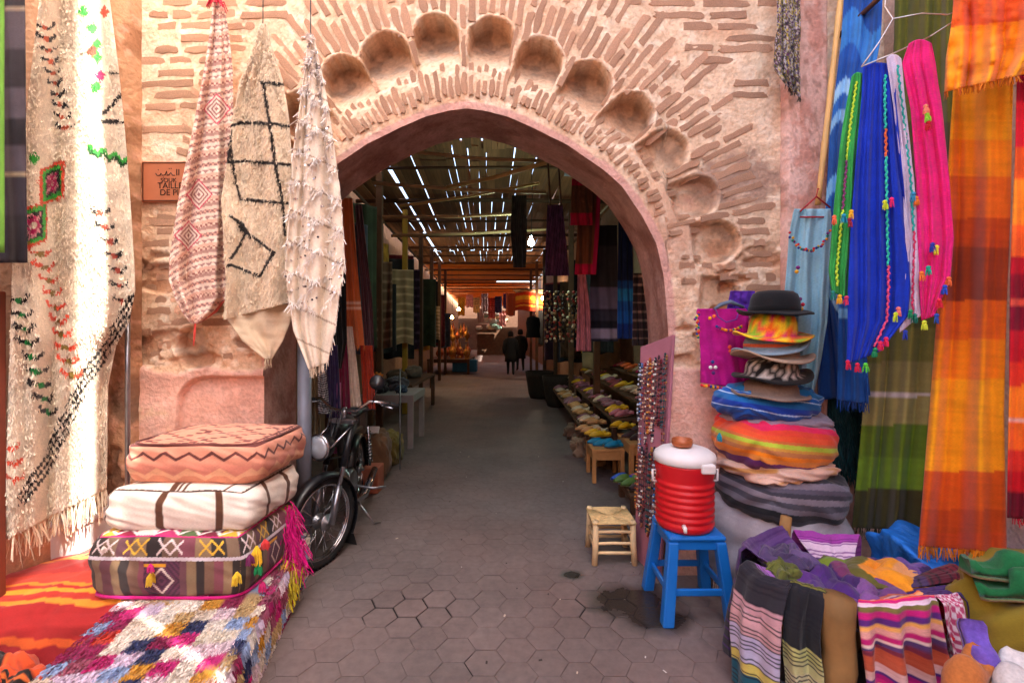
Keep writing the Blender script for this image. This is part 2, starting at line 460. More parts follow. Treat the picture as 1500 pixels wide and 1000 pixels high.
# arch lining (the painted thickness of the wall)
prof = [(AC + 296, 842.0), (AC + 296, 600.0)] + [(AC + d, y) for d, y in zip(AD[::-1], AY[::-1])] + [(AC - d, y) for d, y in zip(AD[1:], AY[1:])] + [(AC - 296, 600.0), (AC - 296, 842.0)]
prof = np.array(prof)
seg = np.concatenate([[0], np.cumsum(np.hypot(*np.diff(prof, axis=0).T))])
ss = np.linspace(0, seg[-1], 260); lx = np.interp(ss, seg, prof[:, 0]); ly = np.interp(ss, seg, prof[:, 1])
TH = 0.42
vv = np.linspace(0, 1, 22)
LX = np.broadcast_to(lx[None, :], (22, 260)); LY = np.broadcast_to(ly[None, :], (22, 260)); VV = np.broadcast_to(vv[:, None], (22, 260))
nz = 0.014 * (fbm(np.broadcast_to(ss[None, :] * 0.03, LX.shape), VV * 4 + 3, 4) - 0.5) * np.sin(VV * PI)
v = np.stack([(LX - CX) / SC - nz * np.sign(LX - AC), G + VV * TH, CH - (LY - HY) / SC - nz], -1)
n1 = fbm(np.broadcast_to(ss[None, :] * 0.02, LX.shape), VV * 3, 4); n2 = fbm(np.broadcast_to(ss[None, :] * 0.08, LX.shape), VV * 12, 3)
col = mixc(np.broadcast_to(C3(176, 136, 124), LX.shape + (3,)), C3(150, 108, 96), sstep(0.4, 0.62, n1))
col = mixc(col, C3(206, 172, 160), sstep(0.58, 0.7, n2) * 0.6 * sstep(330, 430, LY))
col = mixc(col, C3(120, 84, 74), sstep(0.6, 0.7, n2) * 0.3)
o = bpy.data.objects.new('arch_lining', npmesh('arch_lining', v, gridq(260, 22), col)); o.data.materials.append(M_PLASTER); bake(gate, link(o))
# back of the wall and its upper part
cb = cols[::6]; PYb = np.stack([arch_y(cb), np.full(len(cb), TOPY)])
bm = MB()
for i in range(len(cb) - 1):
    a, b = cb[i], cb[i + 1]; bm.add([(*gp(a, arch_y(a), -TH),), gp(b, arch_y(b), -TH), gp(b, TOPY, -TH), gp(a, TOPY, -TH)], [(0, 1, 2, 3)], None, tuple(C3(150, 110, 90)))
for (a, b) in ((140, AC - 296), (AC + 296, 1302)): bm.add([gp(a, 842, -TH), gp(b, 842, -TH), gp(b, TOPY, -TH), gp(a, TOPY, -TH)], [(0, 1, 2, 3)], None, tuple(C3(150, 110, 90)))
bake(gate, bm.build('wall_back', M_PLASTER))
zt = CH - (TOPY - HY) / SC
bake(gate, MB().box((-0.2, G + TH / 2 - 0.01, (zt + 6.2) / 2), (5.0, TH, 6.2 - zt), None, tuple(C3(205, 160, 132))).build('upper_wall', M_PLASTER))
# pilasters at both ends of the wall
def pilaster(px0, px1, dep, rounds, cfun, y1=842.0):
    xs = np.linspace(0, 1, 30); ys = np.linspace(TOPY, y1, 240); U, PY = np.meshgrid(xs, ys)
    w = (px1 - px0) / SC
    prof_ = np.clip(1 - np.abs(U * 2 - 1) ** rounds, 0, 1) ** (1 / rounds)
    n = fbm(U * 3 + px0, PY * 0.03, 4); n2 = fbm(U * 9 + px0, PY * 0.09, 3)
    er = sstep(0.55, 0.62, n) * sstep(520, 600, PY) * (px0 < 500)
    fw = dep * prof_ + 0.012 * (n - 0.5) + 0.005 * (n2 - .5) - 0.02 * er
    v = np.stack([((px0 + (px1 - px0) * U) - CX) / SC, G - fw, CH - (PY - HY) / SC], -1)
    o = bpy.data.objects.new('pilaster', npmesh('pilaster', v, gridq(30, 240), cfun(U, PY, n, n2, er))); o.data.materials.append(M_PLASTER); bake(gate, link(o))
def pcl(U, PY, n, n2, er):
    c = mixc(np.broadcast_to(C3(190, 146, 112), U.shape + (3,)), C3(156, 112, 82), sstep(0.4, 0.62, n))
    c = mixc(c, C3(226, 176, 150), sstep(0.58, 0.7, n2) * 0.5); return mixc(c, C3(128, 100, 80), er)
def pcr(U, PY, n, n2, er):
    c = mixc(np.broadcast_to(C3(216, 176, 160), U.shape + (3,)), C3(200, 146, 128), sstep(0.40, 0.6, n))
    c = mixc(c, C3(232, 196, 180), ((U > .02) & (U < .3)) * 0.6 * sstep(0.35, 0.6, n2)); return mixc(c, C3(150, 110, 92), sstep(0.6, 0.72, n2) * 0.5)
pilaster(152, 208, 0.11, 2.4, pcl); pilaster(1143, 1204, 0.07, 8.0, pcr)
# ------------------------------------------------------------------ bricks in the wall
rb = random.Random(11)
def brick_mesh(seed):
    r = random.Random(seed); pts = []
    for (x, z) in ((-.5, -.3), (-.47, -.47), (-.2, -.5), (.15, -.5), (.46, -.48), (.5, -.25), (.5, .28), (.47, .46), (.1, .5), (-.22, .5), (-.46, .48), (-.5, .2)):
        pts.append((x + r.uniform(-.05, .05), z + r.uniform(-.17, .17)))
    n = len(pts); v = [(x, .5, z) for x, z in pts] + [(x * .985, -.5 + r.uniform(-.12, .12), z * .93) for x, z in pts] + [(r.uniform(-.2, .2), -.5 + r.uniform(-.25, .1), r.uniform(-.1, .1))]
    f = [(k_, (k_ + 1) % n, n + (k_ + 1) % n, n + k_) for k_ in range(n)] + [(n + k_, n + (k_ + 1) % n, 2 * n) for k_ in range(n)]
    return v, f
BM = [brick_mesh(k) for k in range(7)]
M_BRICK = plain('old_fired_brick', (217, 170, 138), 0.95, 0, 0.30, 34, 1.0, 60, rand=0.16, bdist=0.008)
BME = []
for v, f in BM:
    me = bpy.data.meshes.new('brick'); me.from_pydata(v, [], f); me.materials.append(M_BRICK); BME.append(me)
todo = []     # (px, py, length px, thickness px, angle)
RC = (685.0, 392.0)
def lob1(px, py):
    d, l, t = lobes(np.array([px]), np.array([py])); return float(d[0]), float(t[0]), float(l[0])
def outside_arch(px, py, m=14):
    if abs(px - AC) >= 296: return abs(px - AC) > 296 + m
    a = float(arch_y(px)); 
    if a - py <= 0: return False
    k = math.atan2(447 - py, abs(px - AC)); rr = math.hypot(px - AC, py - 447)
    return a - py > m * 0.7 and rr > np.interp(k, np.arctan2(447 - AY, AD)[::-1], np.hypot(AD, AY - 447)[::-1]) + m
na = 88
for k in range(na):
    th = PI * (-0.02 + 1.04 * k / (na - 1)) + rb.uniform(-0.004, 0.004)
    ux, uy = math.cos(th), -math.sin(th)
    r = 232 + rb.uniform(0, 14)
    while r < 470:
        ln = rb.uniform(30, 54) if r < 330 else rb.uniform(34, 66)
        m = (RC[0] + ux * (r + ln / 2), RC[1] + uy * (r + ln / 2)); e0 = (RC[0] + ux * r, RC[1] + uy * r); e1 = (RC[0] + ux * (r + ln), RC[1] + uy * (r + ln))
        far = math.hypot(m[0] - RC[0], m[1] - RC[1])
        lim = 452 if m[1] < 320 else 330
        if far < lim and m[1] > -60 and outside_arch(*e0) and outside_arch(*m) and (m[1] < 330 or far < 330):
            ok = True
            for q in (e0, m, e1):
                d, t, l = lob1(*q)
                if d > 0.088 or (t > 0.5 and (q[0] > 940 or q[0] < 430)): ok = False
            if ok and rb.random() < 0.96:
                todo.append((m[0], m[1], ln, rb.uniform(7.5, 11.5) * (0.75 if r < 310 else 1.0), math.atan2(-uy, ux)))
                r += ln + rb.uniform(5, 12)
            else: r += 9
        else: r += 9
y = -46.0; row = 0
while y < 540:
    for (a, b) in ((212, 470), (900, 1143)):
        x = a + rb.uniform(-10, 6) + (20 if row % 2 else 0)
        while x < b:
            ln = rb.choice([30, 42, 56, 64, 72] if y < 330 else [16, 22, 30, 40, 52]) * rb.uniform(0.85, 1.1)
            mx = x + ln / 2
            far = min(math.hypot(e - RC[0], y - RC[1]) for e in (x, mx, x + ln))
            lim = 448 if y < 320 else 0
            good = far > lim and x + ln < b + 2 and outside_arch(x, y, 14) and outside_arch(x + ln, y, 14)
            if good and y > 330 and far < 335: good = abs(mx - AC) > 315
            for q in (x, mx, x + ln):
                d, t, l = lob1(q, y)
                if t > 0.2 or d > 0.015: good = False
            if good and a > 800 and math.hypot((mx - 1085) / 95, (y - 262) / 46) < 0.9 and rb.random() < 0.75: good = False
            if good and y > 526: good = False
            if good and rb.random() < 0.98: todo.append((mx, y + rb.uniform(-1.5, 1.5), ln, rb.uniform(9, 11.5), rb.uniform(-0.02, 0.02)))
            x += ln + rb.uniform(6, 12)
    y += 16.5 + rb.uniform(-1, 1); row += 1
def hidden(b):   # behind the hanging rugs
    x, y = b[0], b[1]
    return (250 < x < 335 and 30 < y < 455 and x > 318 - (y) * 0.16) or (335 < x < 430 and 90 < y < 480) or (425 < x < 500 and 110 < y) or y < -6
todo.sort(key=lambda b: (hidden(b), -b[2] * b[3]))
joined = MB()
for i, (px, py, ln, th, an) in enumerate(todo):
    ca, sa = math.cos(an), math.sin(an)
    hs = [float(wall_h(np.array([px + s * ln * 0.5 * ca]), np.array([py - s * ln * 0.5 * sa]))[0][0]) for s in (-1, 0, 1)]
    slope = math.atan2(hs[2] - hs[0], ln / SC)
    c = gp(px, py, .55 * (hs[0] + 2 * hs[1] + hs[2]) / 4 + .45 * max(hs[1], (hs[0] + hs[2]) / 2) + (.002 if ln < 56 and abs(an) > .03 else 0) + rb.uniform(-0.0022, 0.0004))
    Mx = T(*c) @ Ry(-an) @ Rz(-slope) 
    sc3 = (ln / SC, 0.007, th / SC)
    if i < 300:
        o = bpy.data.objects.new('brick', BME[i % 7]); o.matrix_world = Mx @ Matrix.Diagonal((*sc3, 1)); link(o); o.parent = gate; o.matrix_parent_inverse = T(0, -G, 0)
    else:
        v, f = BM[i % 7]; joined.add(v, f, Mx @ Matrix.Diagonal((*sc3, 1)))
if joined.v: bake(gate, joined.build('bricks', M_BRICK, kind='stuff'))
print('BRICKS', len(todo))
# ================================================================== BUILDINGS ROUND THE LANE
def prism(name, poly, z0, z1, mat, label, col=(1, 1, 1), cat='building'):
    n = len(poly); v = [(x, y, z0) for x, y in poly] + [(x, y, z1) for x, y in poly]
    f = [tuple(range(n - 1, -1, -1)), tuple(range(n, 2 * n))] + [(i, (i + 1) % n, n + (i + 1) % n, n + i) for i in range(n)]
    return MB().add(v, f, None, col).build(name, mat, label=label, cat=cat)
k = SUN_AZ[1] / SUN_AZ[0]
XR = 2.32; y0 = -0.224 + (XR - 2.09) * k; gw = 0.085  # unseen gap, placed and sized to throw the sun strip on the rug
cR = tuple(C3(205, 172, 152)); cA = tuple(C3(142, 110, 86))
prism('shop_building', [(XR, y0), (7, y0 + (7 - XR) * k), (7, G + 0.2), (XR, G + 0.2)], 0, 10.5, M_PLASTER, 'tall pink rendered building behind the hanging scarves', cR)  # height raised to shade the square, edge slanted along the sun
prism('shop_building', [(XR, y0 - gw), (XR, -9), (7, -9), (7, y0 - gw + (7 - XR) * k)], 0, 10.5, M_PLASTER, 'unseen tall pink rendered building behind the viewer, gap shaped to pass the sun strip', cR)
prism('sun_gap_filler', [(XR + .02, y0), (XR + .02, y0 - gw), (XR + .3, y0 - gw + .28 * k), (XR + .3, y0 + .28 * k)], 0, 6.75, M_PLASTER, 'added filler blocking low sun in the gap between the two tall buildings', cR, 'wall')  # unseen filler, added so the sun strip stays off the bench
prism('shop_building', [(-2.56, -9), (-2.56, G + 0.2), (-7, G + 0.2), (-7, -9)], 0, 4.6, M_PLASTER, 'ochre shop building behind the big cream rug', tuple(C3(196, 160, 132)))
prism('street_building', [(-7, -9.2), (7, -9.2), (7, -12), (-7, -12)], 0, 5.5, M_PLASTER, 'low pale building at the far side of the square, behind the viewer', tuple(C3(225, 180, 150)))
AXK = (715 - CX) / F
def ax(Y): return AXK * Y
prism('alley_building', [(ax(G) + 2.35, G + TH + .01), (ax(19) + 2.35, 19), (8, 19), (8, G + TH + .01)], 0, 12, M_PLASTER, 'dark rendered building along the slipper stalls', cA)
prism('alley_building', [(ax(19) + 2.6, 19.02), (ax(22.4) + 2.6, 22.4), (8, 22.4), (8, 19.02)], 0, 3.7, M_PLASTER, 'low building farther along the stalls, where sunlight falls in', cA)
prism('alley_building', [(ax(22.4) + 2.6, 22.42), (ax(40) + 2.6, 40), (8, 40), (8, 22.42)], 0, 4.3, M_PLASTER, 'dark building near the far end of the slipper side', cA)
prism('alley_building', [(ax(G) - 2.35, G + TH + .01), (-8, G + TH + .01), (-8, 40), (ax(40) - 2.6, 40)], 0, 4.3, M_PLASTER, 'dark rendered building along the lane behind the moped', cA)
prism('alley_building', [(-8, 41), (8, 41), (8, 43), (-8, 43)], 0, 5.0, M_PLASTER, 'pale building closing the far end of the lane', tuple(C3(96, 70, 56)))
# ================================================================== REED AND BOARD ROOF
roof = empty('lane_roof', (ax(12), 12, 3.6), 'brown roof of loose boards and poles over the lane, daylight in its gaps', 'roof'); roof['kind'] = 'thing'
M_BOARD = plain('roof_board', (134, 90, 58), 0.85, 0, 0.3, 5, 0.3, 30, rand=0.35)
M_REED = plain('roof_reed', (176, 122, 70), 0.85, 0, 0.3, 5, 0.3, 30, rand=0.3)
_t = M_REED.node_tree; _tr = nd(_t, 'ShaderNodeBsdfTranslucent'); _tr.inputs['Color'].default_value = (*lin((206, 130, 60)), 1); _mx = nd(_t, 'ShaderNodeMixShader'); _mx.inputs[0].default_value = .4
_t.links.new(_t.nodes['Principled BSDF'].outputs[0], _mx.inputs[1]); _t.links.new(_tr.outputs[0], _mx.inputs[2]); _t.links.new(_mx.outputs[0], _t.nodes['Material Output'].inputs['Surface'])
rr = random.Random(21)
ROOFZ = 3.92
bme = []
for k2 in range(4):
    b = MB(); n = 4
    v = []
    for i in range(n + 1):
        t = i / n; wv = 0.04 * rr.uniform(-1, 1)
        for (sx, sz) in ((-.5, -.5), (.5, -.5), (.5, .5), (-.5, .5)): v.append((sx * (1 + rr.uniform(-.05, .05)) + wv * 0.4, t - 0.5, sz + wv))
    f = [(3, 2, 1, 0), (n * 4, n * 4 + 1, n * 4 + 2, n * 4 + 3)]
    for i in range(n):
        for q in range(4): f.append((i * 4 + q, i * 4 + (q + 1) % 4, i * 4 + 4 + (q + 1) % 4, i * 4 + 4 + q))
    me = bpy.data.meshes.new('board'); me.from_pydata(v, [], f); bme.append(me)
Y = G + TH + 0.02; row = 0
nb = 0
while Y < 15.5:
    ln = rr.uniform(2.3, 2.8); x = -2.28; gapped = False
    if Y + ln > 15.5: ln = 15.6 - Y
    while x < 2.4:
        w = rr.uniform(0.09, 0.15)
        if x > -1.62 and not gapped: x += rr.uniform(0.03, 0.09); gapped = True
        gap = rr.choice([-0.006, 0.0015, 0.003, 0.006]) if Y < 8 else rr.choice([-.004, 0.003, 0.005, 0.008])
        if x < -1.62: gap = -0.01
        o = bpy.data.objects.new('board', bme[nb % 4])
        if not bme[nb % 4].materials: bme[nb % 4].materials.append(M_BOARD)
        Ym = Y + ln / 2
        o.matrix_world = T(ax(Ym) + x + w / 2, Ym + rr.uniform(-.1, .1), ROOFZ + rr.uniform(0, 0.05) + (0.03 if row % 2 else 0)) @ Rz(-AXK + rr.uniform(-.012, .012)) @ Ry(rr.uniform(-.06, .06)) @ Matrix.Diagonal((w, ln + 0.12, 0.02, 1))
        link(o); o.parent = roof; o.matrix_parent_inverse = T(*(-Vector(roof.location)))
        nb += 1; x += w + gap
    Y += ln; row += 1
# far part: reed mats laid crossways, too fine to pick apart
reeds = MB()
Y = 15.6
while Y < 40.5:
    d = rr.uniform(0.03, 0.055)
    nseg = 1
    x0, x1 = -2.3 + rr.uniform(-.2, .2), 2.2 + rr.uniform(-.2, .2)
    z = ROOFZ + 0.03 + rr.uniform(-.02, .03)
    if 21.3 < Y < 22.1: x1 = 0.4
    reeds.box((ax(Y) + (x0 + x1) / 2, Y, z), (x1 - x0, d, 0.02), Rz(rr.uniform(-.01, .01)))
    Y += d + (rr.choice([-0.01, -0.01, 0.003, 0.008]) if Y < 21 else -.008)
bake(roof, reeds.build('reeds', M_REED, kind='stuff'))
for i in range(16):   # cross beams
    Y = G + 0.75 + i * 1.45
    zb = ROOFZ - 0.07 - rr.uniform(0, .05)
    bake(roof, MB().tube([(ax(Y) - 2.3, Y, zb), (ax(Y), Y + rr.uniform(-.1, .1), zb + rr.uniform(-.02, .02)), (ax(Y) + 2.3, Y + rr.uniform(-.2, .2), zb)], rr.uniform(0.022, 0.04), 7).build('beam', M_DARKWOOD, smooth=True))
def rpole(a, b, r, m=M_BAMBOO): bake(roof, MB().tube([a, (Vector(a) + Vector(b)) / 2 + Vector((0, 0, -.02)), b], r, 7).build('pole', m, smooth=True))
rpole(P(600, 222, 4.2), P(800, 236, 4.4), 0.018, M_WOOD); rpole(P(545, 268, 4.6), P(800, 282, 5.2), 0.02, M_WOOD)
rpole(P(655, 274, 4.8), P(800, 238, 4.2), 0.022); rpole(P(585, 302, 5.2), P(790, 268, 5.6), 0.018); rpole(P(560, 318, 5.4), P(770, 312, 6.0), 0.02, M_WOOD); rpole(P(575, 345, 6.6), P(800, 336, 7.0), 0.022, M_WOOD)
# corrugated sheet at the right of the roof
cs = MB(); ncor = 26
v = []; f = []
for i in range(ncor * 4 + 1):
    Yc = 4.4 + i * 1.5 / (ncor * 4); z = 3.55 + 0.02 * math.sin(i * PI / 2)
    v += [(ax(Yc) + 0.98, Yc, z), (ax(Yc) + 2.3, Yc, z - .1)]
for i in range(ncor * 4): f.append((2 * i, 2 * i + 1, 2 * i + 3, 2 * i + 2))
bake(roof, cs.add(v, f).build('corrugated_sheet', M_METAL, smooth=True))
# ================================================================== CLOTH TOOLS
def hang(name, rows, Yl, Yr, colfn, nu=40, nv=120, folds=3.0, amp=0.03, tilt=0.0, seed=0.0, mat=None, solid=0.0, top=0.45, wav=0.01, wob=0.0, rag=0.0, bow=0.0, crown=0.0, **kw):
    """a hanging cloth given by its outline: rows of (py, left px, right px); Yl/Yr are the depths of its two edges"""
    r = np.array(rows, float)
    V, U = np.meshgrid(np.linspace(0, 1, nv), np.linspace(0, 1, nu), indexing='ij')
    py = r[0, 0] + (r[-1, 0] - r[0, 0]) * V
    L = np.interp(py, r[:, 0], r[:, 1]); R = np.interp(py, r[:, 0], r[:, 2])
    wv = (R - L) / max(1e-6, np.max(R - L))
    PX = L + (R - L) * U
    PY = py + tilt * (U - 0.5) * V ** 2 + bow * (1 - (2 * U - 1) ** 2) * V ** 3
    if crown: PY = PY + crown * (2 * U - 1) ** 2 * (1 - V) ** 10
    ph = 2 * PI * (folds * (U + 0.03 * np.sin(5 * V + seed) + 0.16 * (fbm(U * 2.5 + seed * 5, V * 1.3 + seed, 2) - .5)) + 0.13 * np.sin(3.1 * V + seed)) + seed
    fold = np.sin(ph) * 0.7 + 0.3 * np.sin(2.3 * ph + 1.7 * seed)
    Y = Yl + (Yr - Yl) * U - amp * (top + (1 - top) * V) * np.clip(wv * 1.4, 0.25, 1) * fold
    Y = Y - wav * (fbm(U * 4 + seed * 3.1, V * 7 + seed, 3) - 0.5) * 2
    if wob: PX = PX + wob * (fbm(U * 0 + seed, V * 9 + 3, 3) - 0.5) * 2 * np.where(U < .5, 1 - 2 * U, 2 * U - 1)
    if rag: PY = PY + rag * (vnoise(U * 60 + seed * 7, U * 0) - 0.5) * (V > 0.985)
    pos = np.stack([(PX - CX) * Y / F, Y, CH - (PY - HY) * Y / F], -1)
    col = colfn(U, V, PX, PY)
    hgt = np.linalg.norm(pos[-1, nu // 2] - pos[0, nu // 2]); wid = np.max(np.linalg.norm(pos[:, -1] - pos[:, 0], axis=-1))
    uv = np.stack([U * wid, V * hgt], -1)
    o = bpy.data.objects.new(name, npmesh(name, pos, gridq(nu, nv), col, uv)); o.data.materials.append(mat or M_WOVEN)
    if solid:
        m = o.modifiers.new('thick', 'SOLIDIFY'); m.thickness = solid; m.offset = 0
    link(o, kw.pop('parent', None), **kw)
    return o, pos
rf = np.random.RandomState(8)
def ribbons(name, P0, D, Wd, col, mat, parent, nseg=3, curl=0.25, kind=None, side=None):
    """many small yarn ribbons: roots P0 (n,3), vectors D (n,3), widths Wd, colours (n,3)"""
    n = len(P0); P0 = np.asarray(P0, float); D = np.asarray(D, float)
    if side is None:
        side = np.cross(D, rf.normal(size=(n, 3))); 
    side = side / (np.linalg.norm(side, axis=1, keepdims=True) + 1e-9) * np.asarray(Wd).reshape(-1, 1) / 2
    off = rf.normal(size=(n, 3)) * np.linalg.norm(D, axis=1, keepdims=True) * curl
    vs = []
    for k in range(nseg + 1):
        t = k / nseg; c = P0 + D * t + off * (t * t * 0.6 + 0.6 * math.sin(t * PI) * 0.4); w = side * (1.0 - 0.45 * t)
        vs.append(c - w); vs.append(c + w)
    v = np.stack(vs, 1).reshape(-1, 3); m = 2 * (nseg + 1)
    base = np.arange(n)[:, None] * m
    q = np.concatenate([base + np.array([2 * k, 2 * k + 1, 2 * k + 3, 2 * k + 2])[None, :] for k in range(nseg)], 0)
    c = np.repeat(np.asarray(col, float).reshape(-1, 3) if np.asarray(col).ndim > 1 else np.tile(np.asarray(col, float), (n, 1)), m, 0)
    o = bpy.data.objects.new(name, npmesh(name, v, q, c)); o.data.materials.append(mat)
    return link(o, parent, kind=kind)
def fringe(parent, line, n, length, col, width=0.006, jit=0.5, name='fringe', clump=0):
    line = np.asarray(line, float); d = np.concatenate([[0], np.cumsum(np.linalg.norm(np.diff(line, axis=0), axis=1))])
    s = np.sort(rf.rand(n)) * d[-1]
    if clump: s = (np.floor(s / d[-1] * clump) + 0.5 + 0.35 * (rf.rand(n) - 0.5)) / clump * d[-1]
    p = np.stack([np.interp(s, d, line[:, k]) for k in range(3)], -1)
    p[:, 2] += 0.006
    D = np.stack([rf.normal(size=n) * 0.12, rf.normal(size=n) * 0.12, -np.ones(n)], -1) * (length * (1 - jit / 2 + jit * rf.rand(n)))[:, None]
    c = np.asarray(col, float) * (0.8 + 0.4 * rf.rand(n))[:, None]
    return ribbons(name, p, D, np.full(n, width), c, M_YARN, parent, 3, 0.18, kind='stuff')
def bands(t, lst):
    e = np.array([x[0] for x in lst]); c = np.array([x[1] for x in lst])
    i = np.clip(np.searchsorted(e, t), 0, len(lst) - 1); return c[i].copy()
def solidc(c, amt=0.06):
    c = np.asarray(c)
    def f(U, V, PX, PY): return np.broadcast_to(c, U.shape + (3,)) * (1 + amt * (vnoise(U * 3, V * 140) - 0.5) * 2)[..., None]
    return f
def stripes_v(lst, wave=0.0, thread=0.06):
    def f(U, V, PX, PY):
        c = bands(V + wave * np.sin(U * 6), lst); return c * (1 + thread * (vnoise(U * 5, V * 260) - 0.5) * 2)[..., None]
    return f
def seg_d(px, py, a, b):
    ax_, ay_ = a; bx, by = b; dx, dy = bx - ax_, by - ay_; L2 = dx * dx + dy * dy + 1e-9
    t = np.clip(((px - ax_) * dx + (py - ay_) * dy) / L2, 0, 1); return np.hypot(px - ax_ - t * dx, py - ay_ - t * dy)
def poly_d(px, py, pts):
    d = None
    for a, b in zip(pts[:-1], pts[1:]):
        e = seg_d(px, py, a, b); d = e if d is None else np.minimum(d, e)
    return d
def chain(c, qx, qy, pts, n, cm, ch, s=5.0):
    pts = np.array(pts, float); d = np.concatenate([[0], np.cumsum(np.hypot(*np.diff(pts, axis=0).T))])
    for k in range(n):
        t = d[-1] * k / (n - 1); x = np.interp(t, d, pts[:, 0]); y = np.interp(t, d, pts[:, 1])
        c[(np.abs(qx - x - 0.5 * (qy - y)) < s * 1.1) & (np.abs(qy - y) < s * 0.85)] = cm
        for sg in (-1, 1):
            hx, hy = x + sg * s * 2.2, y + sg * s * 0.2 - 2
            c[(np.abs(qx - hx) < s * 0.75) & (np.abs(qy - hy) < s * 0.5)] = ch
            c[(np.abs(qx - hx - sg * s * 0.7) < s * 0.4) & (np.abs(qy - hy + s * 0.9) < s * 0.6)] = ch
            c[(np.abs(qx - x - sg * s * 1.3) < s * 0.5) & (np.abs(qy - y - sg * s * 0.5) < s * 0.45)] = ch
# ================================================================== LEFT: HANGING RUGS
BLK, RED, GRN, MAG, OLV, CRM = C3(34, 30, 30), C3(214, 84, 58), C3(58, 168, 62), C3(176, 30, 92), C3(136, 112, 50), C3(233, 219, 198)
def rug_cream(U, V, PX, PY):
    jx = 2.2 * (vnoise(PX * .6, PY * .6) - .5); qx = np.round((PX + jx) / 2.2) * 2.2; qy = np.round((PY + jx) / 3.0) * 3.0
    c = np.broadcast_to(CRM, U.shape + (3,)) * (0.86 + 0.26 * vnoise(PX * 0.9, PY * 0.55))[..., None]
    chain(c, qx, qy, [(64, 40), (72, 90), (96, 188)], 10, C3(196, 92, 62), BLK, 4.0)
    for (x, y, k) in ((124, 18, GRN), (134, 42, GRN), (140, 66, GRN), (140, 84, GRN), (134, 76, C3(120, 70, 50)), (140, 128, GRN), (146, 111, MAG), (50, 232, GRN), (152, 18, RED)):
        c[(np.abs(qx - x) + np.abs(qy - y) * 0.7 < 7.5)] = k
    for pts in ([(150, 166), (166, 152), (178, 138)], [(148, 178), (182, 180)], [(160, 108), (176, 108)]): c[poly_d(qx, qy, pts) < 2.6] = BLK
    zz = [(132, 216), (142, 226), (150, 220), (158, 232), (168, 226), (178, 238), (190, 232)]
    c[poly_d(qx, qy, zz) < 4] = GRN; c[poly_d(qx, qy, [(x, y + 4) for x, y in zz]) < 2.2] = C3(30, 74, 34)
    for (x, y, a, b) in ((76, 268, 20, 30), (48, 330, 20, 33)):
        d = np.abs(qx - x - 0.12 * (y - qy)) / a + np.abs(qy - y) / b
        dd = np.maximum(np.abs(qx - x) / (a * .95), np.abs(qy - y + 0.35 * (qx - x)) / (b * .9))
        for (lim, k) in ((1.0, RED), (0.86, GRN), (0.64, BLK), (0.42, MAG), (0.16, C3(200, 190, 170))): c[dd < lim] = k
        c[(dd < 0.6) & (dd > 0.2) & (((qx // 4 + qy // 6) % 3) == 0)] = C3(214, 150, 160)
    chain(c, qx, qy, [(146, 312), (160, 355), (172, 400), (178, 440)], 7, C3(170, 70, 52), BLK, 4.2)
    chain(c, qx, qy, [(58, 372), (76, 430), (106, 548)], 10, OLV, C3(226, 88, 62), 5.0)
    chain(c, qx, qy, [(26, 440), (40, 500), (70, 604)], 9, C3(24, 130, 60), BLK, 5.0)
    chain(c, qx, qy, [(14, 655), (22, 700)], 3, RED, RED, 4.0)
    bd = poly_d(qx, qy, [(197, 440), (168, 486), (122, 560), (74, 668), (34, 728)])
    c[(bd < 10) & (((np.round(qx / 2.2) // 2 + np.round(qy / 3.0) // 2) % 2) == 0)] = BLK
    return c
rug, rp_ = hang('wool_rug', [(-60, 64, 148), (0, 60, 160), (100, 48, 173), (200, 36, 183), (300, 26, 191), (400, 18, 197), (440, 17, 198), (490, 16, 189), (525, 15, 170), (590, 13, 158), (700, 10, 157), (752, 8, 156)],
    2.2, 2.6, rug_cream, 130, 460, 1.6, 0.05, -75, 0.6, M_PILE, 0.012, wav=0.02,
    label='long cream wool rug with red and green motifs, sunlit strip, hung beside the pilaster', cat='rug')
pos = rp_.copy()
nn = 24000
iu = rf.randint(1, 129, nn); iv = rf.randint(1, 458, nn)
cc = np.zeros((nn, 3)); ca = rug.data.color_attributes['Col']; buf = np.zeros(len(ca.data) * 4, np.float32); ca.data.foreach_get('color', buf); buf = buf.reshape(460, 130, 4)
fr = rf.rand(nn, 1)
roots = pos[iv, iu] * fr + pos[iv - 1, iu - 1] * (1 - fr) + np.array([0.004, -0.008, 0])
ribbons('pile', roots, np.stack([0.004 + rf.normal(size=nn) * .004, -0.004 + rf.normal(size=nn) * .003, -0.016 + rf.normal(size=nn) * .003], -1), np.full(nn, 0.0045), buf[iv, iu, :3] * (0.92 + 0.16 * rf.rand(nn, 1)), M_YARN, rug, 2, 0.12, kind='stuff')
fringe(rug, pos[-1, 8:], 150, 0.13, C3(236, 222, 196), 0.008, clump=36)
hang('dark_blanket', [(-60, -60, 36), (200, -60, 38), (385, -70, 40)], 1.95, 2.12, stripes_v([(0.16, C3(52, 46, 50)), (0.17, C3(150, 130, 110)), (0.30, C3(78, 68, 74)), (0.42, C3(50, 42, 46)), (0.52, C3(86, 76, 84)), (0.62, C3(44, 38, 42)), (0.70, C3(82, 72, 80)), (0.71, C3(160, 140, 112)), (0.84, C3(58, 50, 58)), (1.1, C3(46, 40, 46))]), 30, 80, 2, 0.02, mat=M_WOVEN, solid=0.005,
     label='dark grey striped blanket hanging at the edge beside the cream rug', cat='blanket')
hang('green_cloth', [(-60, -30, 6), (370, -34, 6)], 1.86, 1.88, solidc(C3(108, 160, 60)), 8, 30, 1, 0.01, mat=M_WOVEN, solid=0.004, label='narrow green cloth edge in front of the dark blanket', cat='cloth')
